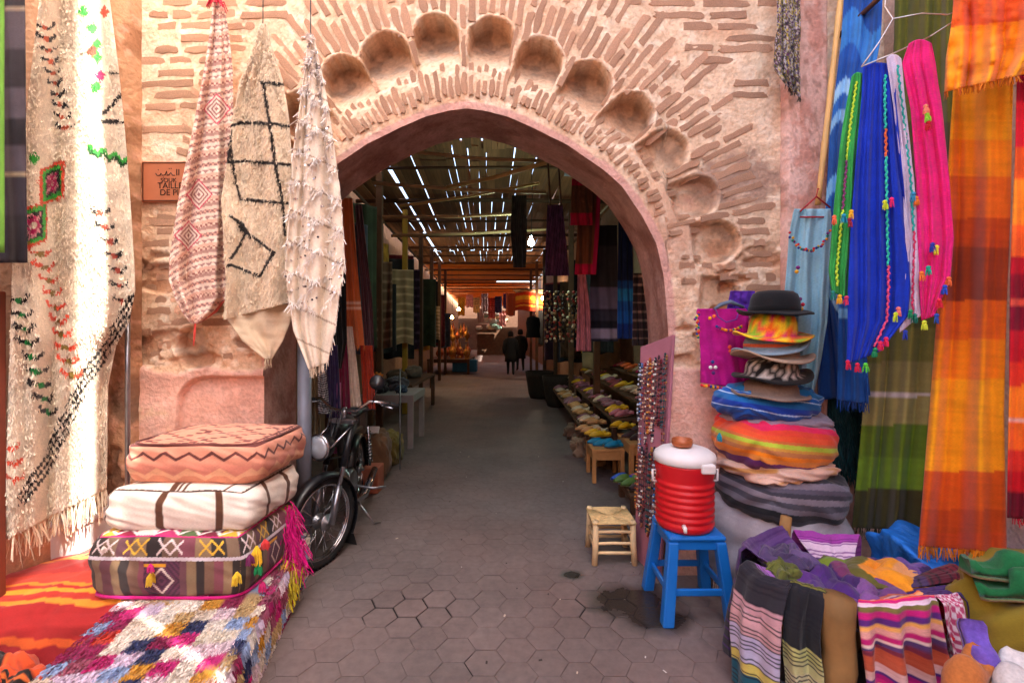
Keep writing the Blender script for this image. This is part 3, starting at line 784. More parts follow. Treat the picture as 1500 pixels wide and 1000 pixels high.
hang('grey_blanket', [(-60, 40, 62), (120, 40, 58), (300, 38, 50)], 2.45, 2.6, stripes_v([(0.3, C3(120, 80, 60)), (0.7, C3(96, 82, 86)), (1.1, C3(110, 92, 90))]), 10, 40, 1, 0.02, mat=M_WOVEN, solid=0.004, label='grey brown blanket glimpsed between dark blanket and cream rug', cat='blanket')
# pink kilim hung as a cone
def kilim(U, V, PX, PY):
    s = PY + 0.42 * (PX - 290) + 6 * np.sin((PX - 250) * 0.05); per = 34.0
    b = (s % per) / per; k = np.floor(s / per).astype(int)
    pal = np.array([C3(176, 134, 122), C3(232, 204, 184), C3(214, 162, 142), C3(236, 214, 196), C3(166, 124, 116), C3(220, 178, 156), C3(232, 200, 176)])
    c = pal[np.clip((b * 7).astype(int), 0, 6)].copy()
    a = PX * 0.9 + PY * 0.1
    chk = ((np.floor(a / 3.2) + np.floor(s / 3.2)) % 2 == 0)
    c[chk & (b > 0.28) & (b < 0.44)] = C3(140, 96, 92)
    c[chk & (b > 0.86)] = C3(150, 90, 82)
    tri = np.abs((a % 9) - 4.5) / 4.5
    c[(b > 0.58) & (b < 0.72) & ((b - 0.58) / 0.14 > tri)] = C3(240, 222, 205)
    for (x, y) in ((318, 160), (276, 345), (292, 285)):
        d = np.abs(PX - x) / 18 + np.abs(PY - y) / 20
        c[d < 1] = C3(236, 214, 196); r = (d * 6).astype(int); c[(d < 1) & (r % 2 == 0)] = C3(150, 96, 92); c[(d > 1) & (d < 1.15)] = C3(200, 60, 90)
    c[(PY > 425) & (PY + 0.95 * (PX - 330) > 438) & (PX > 292)] = C3(206, 104, 88)
    return c * (0.9 + 0.2 * vnoise(PX * 1.3, PY * 1.3))[..., None]
kl, klp = hang('kilim', [(-4, 313, 322), (20, 311, 330), (60, 306, 336), (100, 300, 340), (200, 281, 342), (300, 260, 339), (380, 248, 334), (410, 247, 332), (436, 256, 332), (456, 266, 318), (474, 280, 292)],
    G - 0.16, G - 0.12, kilim, 90, 300, 1.7, 0.07, 0, 1.0, M_WOVEN, 0.006, label='pink striped flat-weave kilim hanging by one corner next to the plaque', cat='rug')
tm = MB()
tb = P(318, 4, G - 0.14); rtm = random.Random(4)
for i in range(26): 
    a = rtm.uniform(0, 2 * PI); tm.tube([tb, tb + Vector((0.035 * math.cos(a), 0.035 * math.sin(a), 0.01)), tb + Vector((0.055 * math.cos(a), 0.05 * math.sin(a), -0.03 - 0.02 * rtm.random()))], [0.004, 0.004, 0.002], 4, tuple(C3(196, 40, 62)))
tm.build('tassel', M_YARN, kl)
te = Vector(klp[-1, 45]); MB().tube([te, te + Vector((0.01, -.02, -.06)), te + Vector((0.004, -.02, -0.13))], [0.006, 0.007, 0.003], 5, tuple(C3(206, 70, 60))).build('tassel', M_YARN, kl)
# cream rug with black lines
def berber(U, V, PX, PY):
    c = np.broadcast_to(C3(226, 206, 178), U.shape + (3,)) * (0.86 + 0.26 * vnoise(PX * 0.8, PY * 0.8))[..., None]
    j = 1.6 * (vnoise(PX * .5, PY * .5) - .5)
    for pts in ([(384, 121), (416, 125)], [(387, 121), (396, 180), (404, 240), (414, 300), (417, 345)], [(340, 184), (352, 180), (396, 181), (424, 186)], [(334, 238), (366, 236), (425, 242)],
                [(336, 210), (345, 268), (353, 292), (428, 299)], [(338, 190), (334, 236)], [(350, 332), (402, 370), (382, 404), (336, 388)], [(336, 316), (364, 338), (338, 378)], [(345, 322), (358, 330)]):
        c[poly_d(PX + j, PY + j, pts) < 2.1] = C3(40, 34, 32)
    return c
bb, bbp = hang('wool_rug', [(36, 382, 390), (70, 374, 398), (120, 352, 414), (180, 340, 424), (240, 332, 428), (290, 325, 430), (330, 328, 430), (400, 332, 429), (455, 328, 428)],
    G - 0.20, G - 0.15, berber, 90, 300, 1.3, 0.05, -26, 2.2, M_PILE, 0.012, wav=0.02, label='cream shaggy rug with black grid lines hung between kilim and sequin blanket', cat='rug')
nn = 14000; iu = rf.randint(1, 89, nn); iv = rf.randint(4, 298, nn); ca = bb.data.color_attributes['Col']; buf = np.zeros(len(ca.data) * 4, np.float32); ca.data.foreach_get('color', buf); buf = buf.reshape(300, 90, 4)
ribbons('pile', bbp[iv, iu] + np.array([0, -0.008, 0]) + rf.normal(size=(nn, 3)) * 0.003, np.stack([rf.normal(size=nn) * .004, -0.004 + rf.normal(size=nn) * .003, -0.015 + rf.normal(size=nn) * .003], -1), np.full(nn, 0.0045), buf[iv, iu, :3] * (0.92 + 0.16 * rf.rand(nn, 1)), M_YARN, bb, 2, 0.12, kind='stuff')
fl, flp = hang('folded_back', [(446, 328, 428), (470, 334, 426), (500, 356, 414), (526, 388, 398)], G - 0.17, G - 0.12, solidc(C3(206, 182, 152)), 40, 40, 1.2, 0.03, 0, 0.5, M_WOVEN, 0.006, parent=bb)
fringe(bb, flp[-1], 14, 0.05, C3(220, 200, 170), 0.006)
# sequin wedding blanket
def handira(U, V, PX, PY):
    c = np.broadcast_to(C3(232, 216, 196), U.shape + (3,)) * (0.9 + 0.18 * vnoise(PX * 0.5, PY * 1.1))[..., None]
    s = PY - 0.45 * (PX - 460); b = (s % 46) / 46
    c[(b < 0.06)] = C3(172, 150, 128); return c
hb, hbp = hang('sequin_blanket', [(52, 452, 459), (90, 448, 468), (150, 440, 480), (220, 430, 490), (300, 424, 500), (390, 418, 505), (440, 424, 496), (480, 430, 492), (536, 452, 480)],
    G - 0.26, G - 0.20, handira, 60, 240, 1.9, 0.06, -10, 3.0, M_WOVEN, 0.006, wav=0.02, label='white fringed blanket with rows of sequins hanging beside the arch', cat='blanket')
rts, dd, ccs = [], [], []
for s0 in np.arange(60, 470, 22):
    for kx in range(120):
        u = rf.rand(); wv = (s0 + 0.45 * 0) ; 
        v_ = np.clip((s0 + 12 * math.sin(u * 7 + s0) - 18 * u + rf.normal() * 2.5 - 52) / (536 - 52), 0, 0.97)
        rts.append(hbp[int(v_ * 239), int(u * 59)] + np.array([0, -0.006, 0])); L = 0.018 + 0.02 * rf.rand()
        dd.append((rf.normal() * 0.012, -0.012 - 0.02 * rf.rand(), -L)); ccs.append(C3(240, 230, 222) * (0.85 + .2 * rf.rand()))
ribbons('tufts', rts, dd, np.full(len(rts), 0.005), np.array(ccs), M_YARN, hb, 3, 0.35, kind='stuff')
sq = MB()
for kx in range(150):
    s0 = 60 + 22 * rf.randint(0, 18) + 14; u = rf.rand(); v_ = np.clip((s0 - 18 * u - 52) / 484, 0, 0.96); p = Vector(hbp[int(v_ * 239), int(u * 59)]) + Vector((0, -0.008, 0))
    sq.lathe([(0.007, 0), (0.007, 0.001)], 6, T(p) @ Rx(PI / 2 + rf.normal() * 0.4) @ Ry(rf.normal() * .4))
sq.build('sequins', M_CHROME, hb, kind='stuff')
fringe(hb, hbp[-1], 40, 0.05, C3(228, 210, 186), 0.006); fringe(hb, hbp[100:, -1], 110, 0.035, C3(236, 226, 214), 0.006)
MB().tube([P(385, 38, G - .17), P(386, -60, G - .12)], 0.003, 5).build('hanging_cord', M_BLACK, bb); MB().tube([P(455, 54, G - .23), P(455, -60, G - .14)], 0.003, 5).build('hanging_cord', M_BLACK, hb); MB().tube([P(318, 0, G - .14), P(318, -60, G - .12)], 0.003, 5).build('hanging_cord', M_BLACK, kl)
# plaque
pq = empty('street_plaque', P(240, 296, G - 0.02), 'orange terracotta plaque with black border and lettering next to the pink kilim', 'sign')
M_TERRA = plain('terracotta_tile', (180, 108, 74), 0.6, 0, 0.1, 8, 0.1)
M_INK = plain('black_glaze', (48, 30, 24), 0.4, 0, 0.1, 8, 0)
c0 = P(243, 267, G - 0.012); wq, hq = 68 / SC, 59 / SC
bake(pq, MB().box(c0, (wq, 0.018, hq)).build('tile', M_TERRA, bevel=0.003))
bd = MB()
for (dx, dz, w, h) in ((0, .5, 1, .02), (0, -.5, 1, .02), (-.5, 0, .016, 1), (.5, 0, .016, 1)): bd.box(c0 + Vector((dx * wq * .93, -0.0105, dz * hq * .93)), (w * wq * .94 if dx == 0 else .004, 0.003, h * hq * .94 if dz == 0 else .004))
bake(pq, bd.build('border', M_INK))
for txt, px, py, sz in (('SOUK', 247, 264, 0.038), ('TAILLE', 249, 273, 0.052), ('DE PI', 248, 283, 0.052)):
    cu = bpy.data.curves.new('lettering', 'FONT'); cu.body = txt; cu.size = sz; cu.align_x = 'CENTER'; cu.extrude = 0.0008; cu.materials.append(M_INK)
    o = bpy.data.objects.new('lettering', cu); p = P(px, py + 3, G - 0.0225); o.location = p; o.rotation_euler = (PI / 2, 0, 0); link(o); bpy.context.view_layer.update()
    me_ = bpy.data.meshes.new_from_object(o.evaluated_get(bpy.context.evaluated_depsgraph_get())); mo = bpy.data.objects.new('lettering', me_); mo.matrix_world = o.matrix_world.copy(); bpy.data.objects.remove(o); bake(pq, link(mo))
ar = MB()
x = 226.0
for w in [(0, -2), (3, 3), (6, 0), (8, 3), (12, 1), (14, -5), (15, 3), (18, 3), (20, -1), (23, 3), (26, 1), (29, 3), (32, -6), (32.5, 3)]: pass
ap = [P(228 + a, 254 + b, G - 0.0225) for a, b in [(0, 0), (2, 3), (6, 3), (8, 0), (10, 3), (14, 2), (16, -3), (17, 3), (20, 2), (22, -1), (25, 3), (28, 3)]]
ar.tube(ap, 0.0028, 5); ar.tube([P(259, 248, G - .0225), P(259, 257, G - .0225)], 0.0028, 5); ar.tube([P(262, 248, G - .0225), P(262, 257, G - .0225)], 0.0028, 5)
for a, b in ((232, 249), (240, 260), (248, 247), (251, 247)): ar.lathe([(0.003, 0), (0.003, 0.002)], 6, T(P(a, b, G - 0.022)) @ Rx(PI / 2))
bake(pq, ar.build('script_lettering', M_INK))
# ================================================================== LEFT: POUFS AND BLANKETS
def cubegrid(n):
    """six faces of a cube; returns q (6,n,n,3) in [-1,1]"""
    t = np.linspace(-1, 1, n); a, b = np.meshgrid(t, t, indexing='xy'); o = np.ones_like(a)
    return np.stack([np.stack([a, -o, b], -1), np.stack([-a, o, b], -1), np.stack([o, a, b], -1), np.stack([-o, -a, b], -1), np.stack([a, b, o], -1), np.stack([a, -b, -o], -1)])
def pouf(name, loc, size, rz, colfn, n=40, p=7.0, bulge=0.12, wr=0.008, seed=0.0, mat=None, sag=0.0, parent=None, shear=(0, 0), topz=None, **kw):
    q = cubegrid(n); r = (np.abs(q) ** p).sum(-1, keepdims=True) ** (1 / p); u = q / r
    e = u.copy(); hx, hy, hz = size[0] / 2, size[1] / 2, size[2] / 2
    bx = 1 + bulge * (1 - u[..., 2] ** 2) * 0.5
    e[..., 0] *= hx * bx; e[..., 1] *= hy * bx
    topb = (1 - u[..., 0] ** 2) * (1 - u[..., 1] ** 2)
    e[..., 2] = e[..., 2] * hz * (1 + bulge * topb * 1.2)
    w = wr * 2 * (fbm(q[..., 0] * 2.4 + seed * 5 + q[..., 2] * 1.6, q[..., 1] * 2.4 + q[..., 2] * 1.3 + seed, 2) - 0.5)
    e += u * w[..., None] * 1.5
    e[..., 2] -= sag * (1 - topb) * (u[..., 2] > 0)
    e[..., 0] += shear[0] * u[..., 2]; e[..., 1] += shear[1] * u[..., 2]
    e[..., 2] += hz
    col = np.stack([colfn(k, q[k]) for k in range(6)])
    qi = np.concatenate([gridq(n, n) + k * n * n for k in range(6)])
    uv = np.stack([q[..., 0] * hx + q[..., 1] * hy, q[..., 2] * hz + q[..., 1] * hy * (np.abs(q[..., 2]) > .99)], -1)
    o = bpy.data.objects.new(name, npmesh(name, e, qi, col, uv)); o.data.materials.append(mat or M_WOVEN)
    import bmesh
    b = bmesh.new(); b.from_mesh(o.data); bmesh.ops.remove_doubles(b, verts=b.verts, dist=1e-5); b.to_mesh(o.data); b.free()
    o.location = loc; o.rotation_euler = (0, 0, rz)
    link(o, parent, **kw); return o
def edge_tube(o, size, z, r, mat, name='piping', p=7.0, bul=1.0, col=(1, 1, 1)):
    pts = []
    for k in range(64):
        a = 2 * PI * k / 64; c, s_ = math.cos(a), math.sin(a); rr_ = (abs(c) ** p + abs(s_) ** p) ** (-1 / p)
        pts.append((c * rr_ * size[0] / 2 * bul, s_ * rr_ * size[1] / 2 * bul, z))
    MB().tube(pts, r, 6, col, closed=True).build(name, mat, o, smooth=True)
def c_pink(f, q):
    x, y, z = q[..., 0], q[..., 1], q[..., 2]; sh = x.shape
    c = np.broadcast_to(C3(226, 152, 124), sh + (3,)).copy()
    if f < 4:
        h = x if f < 2 else y
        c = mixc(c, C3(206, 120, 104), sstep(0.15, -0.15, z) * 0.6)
        zz = 0.22 + 0.16 * (np.abs((h * 6.0) % 2 - 1) * 2 - 1)
        c[np.abs(z - zz - 0.18) < 0.075] = C3(104, 56, 52)
        tri = -0.35 + 0.22 * (np.abs((h * 4.5) % 2 - 1) * 2 - 1)
        c[(z < tri)] = C3(232, 170, 132); c[(z < -0.55) & (z < tri - 0.25)] = C3(216, 140, 108)
        c[z > 0.84] = C3(110, 60, 56)
    elif f == 4:
        c[:] = C3(230, 158, 130)
        for s_ in (0.0, 0.55, 1.1, -0.55, -1.1):
            st = np.round((np.abs(x) * 1.0) * 9) / 9 * 0.9
            c[(np.abs(y - s_ - (st - 0.4)) < 0.035) | (np.abs(y - s_ + (st - 0.4)) < 0.03)] = C3(120, 66, 60)
        c[(np.abs(np.abs(x) - 0.93) < 0.03)] = C3(110, 60, 56)
    return c
stackz = 0.25; SR = -0.01
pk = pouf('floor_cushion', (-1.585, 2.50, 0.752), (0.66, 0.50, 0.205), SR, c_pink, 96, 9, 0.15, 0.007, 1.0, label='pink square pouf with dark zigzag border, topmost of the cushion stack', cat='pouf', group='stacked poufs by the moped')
edge_tube(pk, (0.66, 0.50), 0.196, 0.006, M_YARN, col=tuple(C3(110, 62, 56)), bul=0.985)
def c_white(f, q):
    x, y, z = q[..., 0], q[..., 1], q[..., 2]
    c = np.broadcast_to(C3(234, 222, 208), x.shape + (3,)).copy(); br = C3(92, 60, 42)
    if f in (0, 1, 4, 5):
        xx = x
        c[np.abs(xx + 0.18) < 0.05] = br; c[np.abs(xx - 0.62) < 0.055] = br; c[np.abs(xx + 0.96) < 0.03] = br
        if f == 4: c[:] = C3(234, 222, 208); c[np.abs(x + 0.12) < 0.05] = br; c[np.abs(x + 0.02) < 0.014] = br; c[np.abs(x - 0.06) < 0.014] = br; c[np.abs(x - .7) < 0.02] = br
    if f in (2, 3): c[np.abs(y + 0.4) < 0.05] = br; c[np.abs(y - 0.35) < 0.06] = br
    if f < 4: c[z > 0.93] = C3(70, 50, 40)
    return c
wt = pouf('floor_cushion', (-1.605, 2.43, 0.545), (0.69, 0.50, 0.205), SR - 0.02, c_white, 100, 8, 0.17, 0.009, 2.0, label='white square pouf with brown stripes, under the pink zigzag one', cat='pouf', group='stacked poufs by the moped')
def c_multi(f, q):
    x, y, z = q[..., 0], q[..., 1], q[..., 2]; h = x if f in (0, 1) else y
    pal = np.array([C3(60, 52, 48), C3(128, 104, 84), C3(104, 66, 74), C3(138, 114, 86), C3(52, 44, 44), C3(120, 92, 76), C3(128, 72, 84), C3(146, 120, 92)])
    if f < 4:
        c = pal[(np.floor((h + 1) * 8.5).astype(int)) % 8].copy()
        ctr = (np.abs(h) < 0.22) & (z < 0.25)
        c[ctr] = C3(96, 52, 74); dm = (np.abs(h) / 0.2 + np.abs(z + 0.35) / 0.55)
        c[ctr & ((dm * 6).astype(int) % 2 == 0)] = C3(70, 40, 60); c[ctr & (np.abs(dm - 0.7) < 0.08)] = C3(214, 196, 186); c[ctr & (np.abs(z - 0.12) < 0.05) & (h < 0.05)] = C3(214, 150, 40)
        zb = z > 0.32
        c[zb] = pal[(np.floor((h[zb] + 1) * 5).astype(int)) % 8] * 0.9
        for hx in (-0.78, -0.35, 0.1, 0.62):
            u = (h - hx) / 0.16; w = (z - 0.66) / 0.26
            st = (np.abs(np.abs(u) + 0.6 * w - 0.5) < 0.1) | (np.abs(np.abs(u) - 0.6 * w - 0.5) < 0.1)
            c[zb & st & (np.abs(u) < 1) & (np.abs(w) < 1)] = C3(224, 206, 204) if hx != 0.62 and hx != -0.35 else C3(222, 176, 60)
        c[np.abs(z - 0.30 - 0.02 * ((h * 22) % 1)) < 0.055] = C3(206, 196, 204)
        c[z > 0.95] = C3(206, 40, 120); c[z < -0.93] = C3(190, 36, 116)
    else:
        k = (np.floor((x + 1) * 3.5) + 2 * np.floor((y + 1) * 3)).astype(int) % 6
        pal2 = np.array([C3(214, 176, 60), C3(150, 40, 70), C3(230, 214, 200), C3(186, 60, 110), C3(90, 110, 70), C3(120, 40, 60)])
        c = pal2[k].copy(); g = np.abs(((x * 3.5) % 1) - .5) + np.abs(((y * 3) % 1) - .5)
        c[np.abs(g - 0.34) < 0.09] = C3(236, 226, 220)
    return c
mk = pouf('floor_cushion', (-1.625, 2.40, 0.255), (0.73, 0.54, 0.30), SR, c_multi, 120, 9, 0.11, 0.008, 3.0, label='brown kilim pouf with star embroidery and pink piping, above the patchwork bench', cat='pouf', group='stacked poufs by the moped')
edge_tube(mk, (0.74, 0.55), 0.012, 0.008, M_YARN, col=tuple(C3(196, 30, 118)))
# pompoms and tassels on its corners
def tassel(mb, p, L, r, col, n=30, seed=0):
    t = random.Random(seed)
    for i in range(n):
        a = t.uniform(0, 2 * PI); e = Vector((math.cos(a), math.sin(a), 0)) * r * t.uniform(0.3, 1)
        mb.tube([p, p + e * 0.8 + Vector((0, 0, -L * 0.35)), p + e * 1.1 + Vector((0, 0, -L * t.uniform(0.8, 1)))], [r * 0.25, r * 0.22, r * 0.1], 4, col)
    return mb
for i, (px, py, Yq, L, r, cc_) in enumerate([(222, 838, 2.08, 0.06, 0.02, (214, 176, 50)), (347, 838, 2.08, 0.06, 0.02, (226, 190, 50)), (220, 826, 2.07, 0.04, 0.015, (206, 40, 120)), (376, 800, 2.16, 0.09, 0.024, (226, 180, 40)), (379, 826, 2.16, 0.05, 0.02, (30, 140, 80)), (388, 790, 2.2, 0.05, 0.02, (206, 60, 60)), (152, 800, 2.1, .03, .012, (230, 215, 205)), (366, 812, 2.12, 0.05, 0.02, (120, 40, 90)), (384, 852, 2.18, .05, .02, (200, 40, 110))]):
    tb_ = tassel(MB(), P(px, py, Yq), L, r, tuple(C3(*cc_)), 24, i).build('tassel', M_YARN); tb_.parent = mk; tb_.matrix_parent_inverse = (T(mk.location) @ Rz(SR)).inverted()
# magenta and yellow yarn skeins beside the stack
def skein(label, pts, col, r, seed, n=420):
    a, m, b = [np.array(p) for p in pts]; t = rf.rand(n, 1); base = (1 - t) ** 2 * a + 2 * t * (1 - t) * m + t * t * b
    root = base + rf.normal(size=(n, 3)) * r * .55
    D = (b - a) * .35 + rf.normal(size=(n, 3)) * r * .45
    o = ribbons('yarn_skein', root, D, np.full(n, .008), C3(*col) * (.7 + .5 * rf.rand(n, 1)), M_YARN, None, 4, .3); o.name = 'yarn_skein'
    return tag(o, label, 'yarn')
skein('magenta yarn skein hanging between the white pouf and the front wheel', [P(420, 742, 2.55), P(424, 775, 2.5), P(434, 815, 2.5)], (214, 16, 120), 0.036, 2)
skein('yellow yarn tassels below the magenta skein near the wheel', [P(424, 812, 2.52), P(428, 838, 2.46), P(420, 866, 2.42)], (196, 172, 40), 0.036, 3)
# patchwork bench of rag pile
PALB = [(232, 222, 210), (150, 26, 84), (232, 222, 210), (196, 34, 118), (150, 170, 206), (222, 214, 204), (200, 62, 44), (44, 52, 96), (206, 150, 50), (164, 84, 108), (228, 206, 214), (196, 166, 116), (150, 30, 80), (226, 216, 200), (214, 196, 216), (226, 212, 196)]
BW, BL, BH = 0.68, 1.5, 0.25
rbk = np.random.RandomState(12); blk = rbk.randint(0, len(PALB), (40, 40))
def bench_c(x, y):
    i = np.clip(np.floor((x + BW) / 0.082).astype(int), 0, 39); j = np.clip(np.floor((y + BL) / 0.082).astype(int), 0, 39)
    return np.array([C3(*c) for c in PALB])[blk[i % 40, j % 40]]
def c_bench(f, q):
    return bench_c(q[..., 0] * BW / 2 + (0.09 * np.floor(q[..., 2] * 1.5) if f < 4 else 0), q[..., 1] * BL / 2 + (0.09 * np.floor(q[..., 2] * 1.5) if f < 4 else 0)) * 0.7
BLOC, BRZ = Vector((-1.47, 2.06, 0.0)), 0.2
bn = pouf('rag_rug_bench', BLOC, (BW, BL, BH), BRZ, c_bench, 40, 9, 0.06, 0.008, 4.0, label='low bench covered in a multicoloured patchwork rag rug under the poufs', cat='bench')
nt_ = 26000; fa = rf.choice([0, 1, 2], nt_, p=[0.6, 0.25, 0.15])
a = rf.uniform(-1, 1, nt_); b_ = rf.uniform(-1, 1, nt_)
RX = np.where(fa == 0, a * BW * .5, np.where(fa == 1, BW * .51, a * BW * .5)); RY = np.where(fa == 0, b_ * BL * .5, np.where(fa == 1, b_ * BL * .5, -BL * .51)); RZ = np.where(fa == 0, BH * (1.0 + .03 * (1 - a * a)), BH * (0.5 + 0.48 * a)); RZ = np.where(fa == 2, BH * (.5 + .48 * b_), RZ)
NX = np.where(fa == 1, 1.0, 0); NY = np.where(fa == 2, -1.0, 0); NZ = np.where(fa == 0, 1.0, 0)
cx_ = np.where(fa == 0, 0, 0.09 * np.floor((RZ / BH * 2 - 1) * 1.5))
colr = bench_c(RX + cx_ + rf.normal(size=nt_) * .003, RY + cx_ + rf.normal(size=nt_) * .003) * (0.8 + .4 * rf.rand(nt_, 1))
th = rf.uniform(0, 2 * PI, nt_)
D = np.stack([NX * .008 + np.cos(th) * .005 * (1 - NX), NY * .008 + (np.sin(th) * .004 - .018) * (1 + NY) * NZ, NZ * .002 + (1 - NZ) * -.03], -1)
ribbons('rag_pile', np.stack([RX, RY, RZ], -1), D, np.full(nt_, 0.008), colr, M_YARN, bn, 3, 0.15, kind='stuff')
# orange striped blanket draped over a low heap
def c_or(U, V, *a_):
    t = V + 0.03 * np.sin(U * 5)
    c = bands(t, [(0.10, C3(196, 70, 50)), (0.17, C3(178, 48, 46)), (0.20, C3(232, 140, 50)), (0.23, C3(190, 56, 44)), (0.27, C3(236, 150, 52)), (0.42, C3(172, 58, 54)), (0.52, C3(200, 72, 56)), (0.545, C3(232, 140, 50)), (0.57, C3(180, 48, 46)), (0.61, C3(238, 156, 50)), (0.66, C3(186, 56, 44)), (0.70, C3(230, 140, 48)), (0.86, C3(160, 40, 40)), (0.90, C3(206, 90, 40)), (1.1, C3(150, 36, 40))])
    return c * (1 + 0.1 * (vnoise(U * 3, V * 150) - 0.5))[..., None]
def drape3(name, fn, nu, nv, colfn, mat=M_WOVEN, solid=0.006, seed=0.0, rough=0.012, **kw):
    V, U = np.meshgrid(np.linspace(0, 1, nv), np.linspace(0, 1, nu), indexing='ij')
    pos = fn(U, V); pos = pos + rough * np.stack([0.5 * (fbm(U * 5 + seed, V * 6, 3) - .5), fbm(U * 5 + seed + 4, V * 6, 3) - .5, fbm(U * 5 + seed + 8, V * 6, 3) - .5], -1) * 2
    w_ = np.linalg.norm(pos[nv // 2, -1] - pos[nv // 2, 0]); h_ = np.linalg.norm(np.diff(pos[:, nu // 2], axis=0), axis=1).sum()
    o = bpy.data.objects.new(name, npmesh(name, pos, gridq(nu, nv), colfn(U, V, None, None), np.stack([U * w_, V * h_], -1))); o.data.materials.append(mat)
    if solid: m = o.modifiers.new('thick', 'SOLIDIFY'); m.thickness = solid; m.offset = 0
    link(o, **kw); return o, pos
def f_or(U, V):
    vk = np.array([0, .35, .7, .82, 1.0])
    X = np.interp(V, vk, [0, .02, .05, .05, .06]) + (-2.75 + 0.82 * U + 0.16 * U * (1 - V))
    Yv = np.interp(V, vk, [2.62, 2.36, 2.10, 2.02, 1.98]) + 0.12 * (U - .5) 
    Z = np.interp(V, vk, [0.25, 0.27, 0.23, 0.17, 0.03]) + 0.05 * np.sin(U * PI) * (1 - V) + 0.10 * (U - 0.5) * (1 - V)
    return np.stack([X, Yv, Z], -1)
drape3('striped_blanket', f_or, 60, 90, c_or, seed=2.0, rough=0.025, label='orange and red striped blanket spread over a heap beside the poufs', cat='blanket')
def f_or2(cx_, cy_, w_, l_, z_, seed):
    def f(U, V): return np.stack([cx_ + w_ * (U - .5) + 0.1 * (V - .5), cy_ - l_ * (V - .5), z_ * (1 - (2 * V - 1) ** 4) * (1 - 0.5 * (2 * U - 1) ** 4) + 0.015 * np.sin(U * 17 + seed) + .012], -1)
    return f
drape3('striped_blanket', f_or2(-2.22, 1.86, 0.42, 0.34, 0.14, 0), 30, 40, lambda U, V, *a_: bands(U, [(.2, C3(190, 44, 44)), (.34, C3(134, 160, 52)), (.5, C3(196, 40, 90)), (.66, C3(30, 24, 24)), (.70, C3(226, 120, 40)), (.78, C3(28, 24, 24)), (.82, C3(220, 90, 40)), (1.1, C3(206, 80, 40))]), seed=3.0, rough=.04, label='crumpled red, green and black striped blanket on the ground below the orange one', cat='blanket')
drape3('striped_blanket', f_or2(-1.98, 1.78, 0.30, 0.30, 0.12, 2), 30, 40, lambda U, V, *a_: bands(V, [(.3, C3(206, 80, 36)), (.36, C3(24, 20, 20)), (.42, C3(206, 100, 40)), (.52, C3(24, 20, 20)), (.57, C3(214, 110, 40)), (.7, C3(26, 22, 22)), (1.1, C3(214, 90, 36))]), seed=5.0, rough=.04, label='crumpled orange blanket with black stripes on the ground at the bench corner', cat='blanket')
# heap under the orange blanket, white box, wooden post, pipe
bx = empty('plastic_box', P(90, 812, 2.66) * 1.0, 'white plastic box on the ground below the cream rug fringe', 'box')
M_WP = plain('white_plastic', (226, 222, 220), 0.45, 0, 0.06, 6, 0.05)
cb_ = P(88, 790, 2.66); cb_.z = 0.24
bake(bx, MB().box(cb_ + Vector((0, 0, -.02)), (0.46, 0.26, 0.40), None, (1, 1, 1), -0.04).build('body', M_WP, bevel=0.012)); bake(bx, MB().box(cb_ + Vector((0, 0, .20)), (0.50, 0.30, 0.035)).build('lid', M_WP, bevel=0.01))
MB().box((-2.455, 2.16, 0.85), (0.06, 0.05, 1.7)).build('wooden_post', plain('red_brown_paint', (130, 66, 48), .6), bevel=0.006, label='red brown wooden post at the edge beside the cream rug', cat='post')
MB().tube([P(187, 455, G - 0.16), P(187, 560, G - .16), P(187, 645, G - .16), P(187, 838, G - .16)], 0.013, 10).build('metal_pipe', M_METAL, smooth=True, label='thin grey metal pipe running down the pilaster', cat='pipe')
MB().tube([P(446, 500, G + .1), P(446, 838, G + .1)], 0.042, 14).build('drain_pipe', plain('grey_painted_pipe', (120, 124, 136), 0.5, 0.2, .15), smooth=True, label='thick grey blue drain pipe standing behind the moped', cat='pipe')
# ================================================================== RIGHT: HANGING SCARVES
hang('blue_scarf', [(-60, 1240, 1296), (60, 1232, 1290), (200, 1215, 1262), (330, 1208, 1250), (450, 1200, 1246), (582, 1198, 1282)], 2.72, 2.56,
     stripes_v([(0.14, C3(34, 82, 160)), (0.22, C3(60, 130, 200)), (0.30, C3(34, 88, 170)), (0.335, C3(150, 196, 226)), (0.37, C3(40, 100, 176)), (0.40, C3(130, 180, 216)), (0.52, C3(36, 84, 150)), (0.56, C3(120, 180, 220)), (0.72, C3(38, 100, 172)), (0.76, C3(150, 190, 226)), (0.78, C3(60, 120, 190)), (0.80, C3(150, 196, 226)), (1.1, C3(26, 72, 142))], 0.03), 50, 160, 2.5, 0.03, -8, 0.4, M_WOVEN, 0.004, label='long blue striped scarf hanging behind the bamboo pole', cat='scarf', group='scarves hung along the pink building')
sb, sbp = hang('blue_scarf', [(380, 1232, 1262), (480, 1228, 1268), (588, 1226, 1272)], 2.5, 2.44, stripes_v([(0.35, C3(36, 96, 176)), (0.42, C3(120, 180, 220)), (1.1, C3(28, 84, 160))]), 24, 60, 2, 0.02, 6, 1.4, M_WOVEN, 0.004, label='short fringed blue scarf below the bright blue shawl', cat='scarf', group='scarves hung along the pink building')
fringe(sb, sbp[-1], 50, 0.05, C3(24, 62, 130), 0.006)
tf, tfp = hang('teal_fringed_cloth', [(560, 1196, 1262), (690, 1196, 1256)], 2.82, 2.76, solidc(C3(18, 52, 56)), 30, 40, 3, 0.03, 0, .3, M_WOVEN, 0.004, label='dark teal cloth with long shaggy fringe behind the cushion stack', cat='cloth')
nn = 1800; iu = rf.randint(0, 30, nn); iv = rf.randint(0, 40, nn)
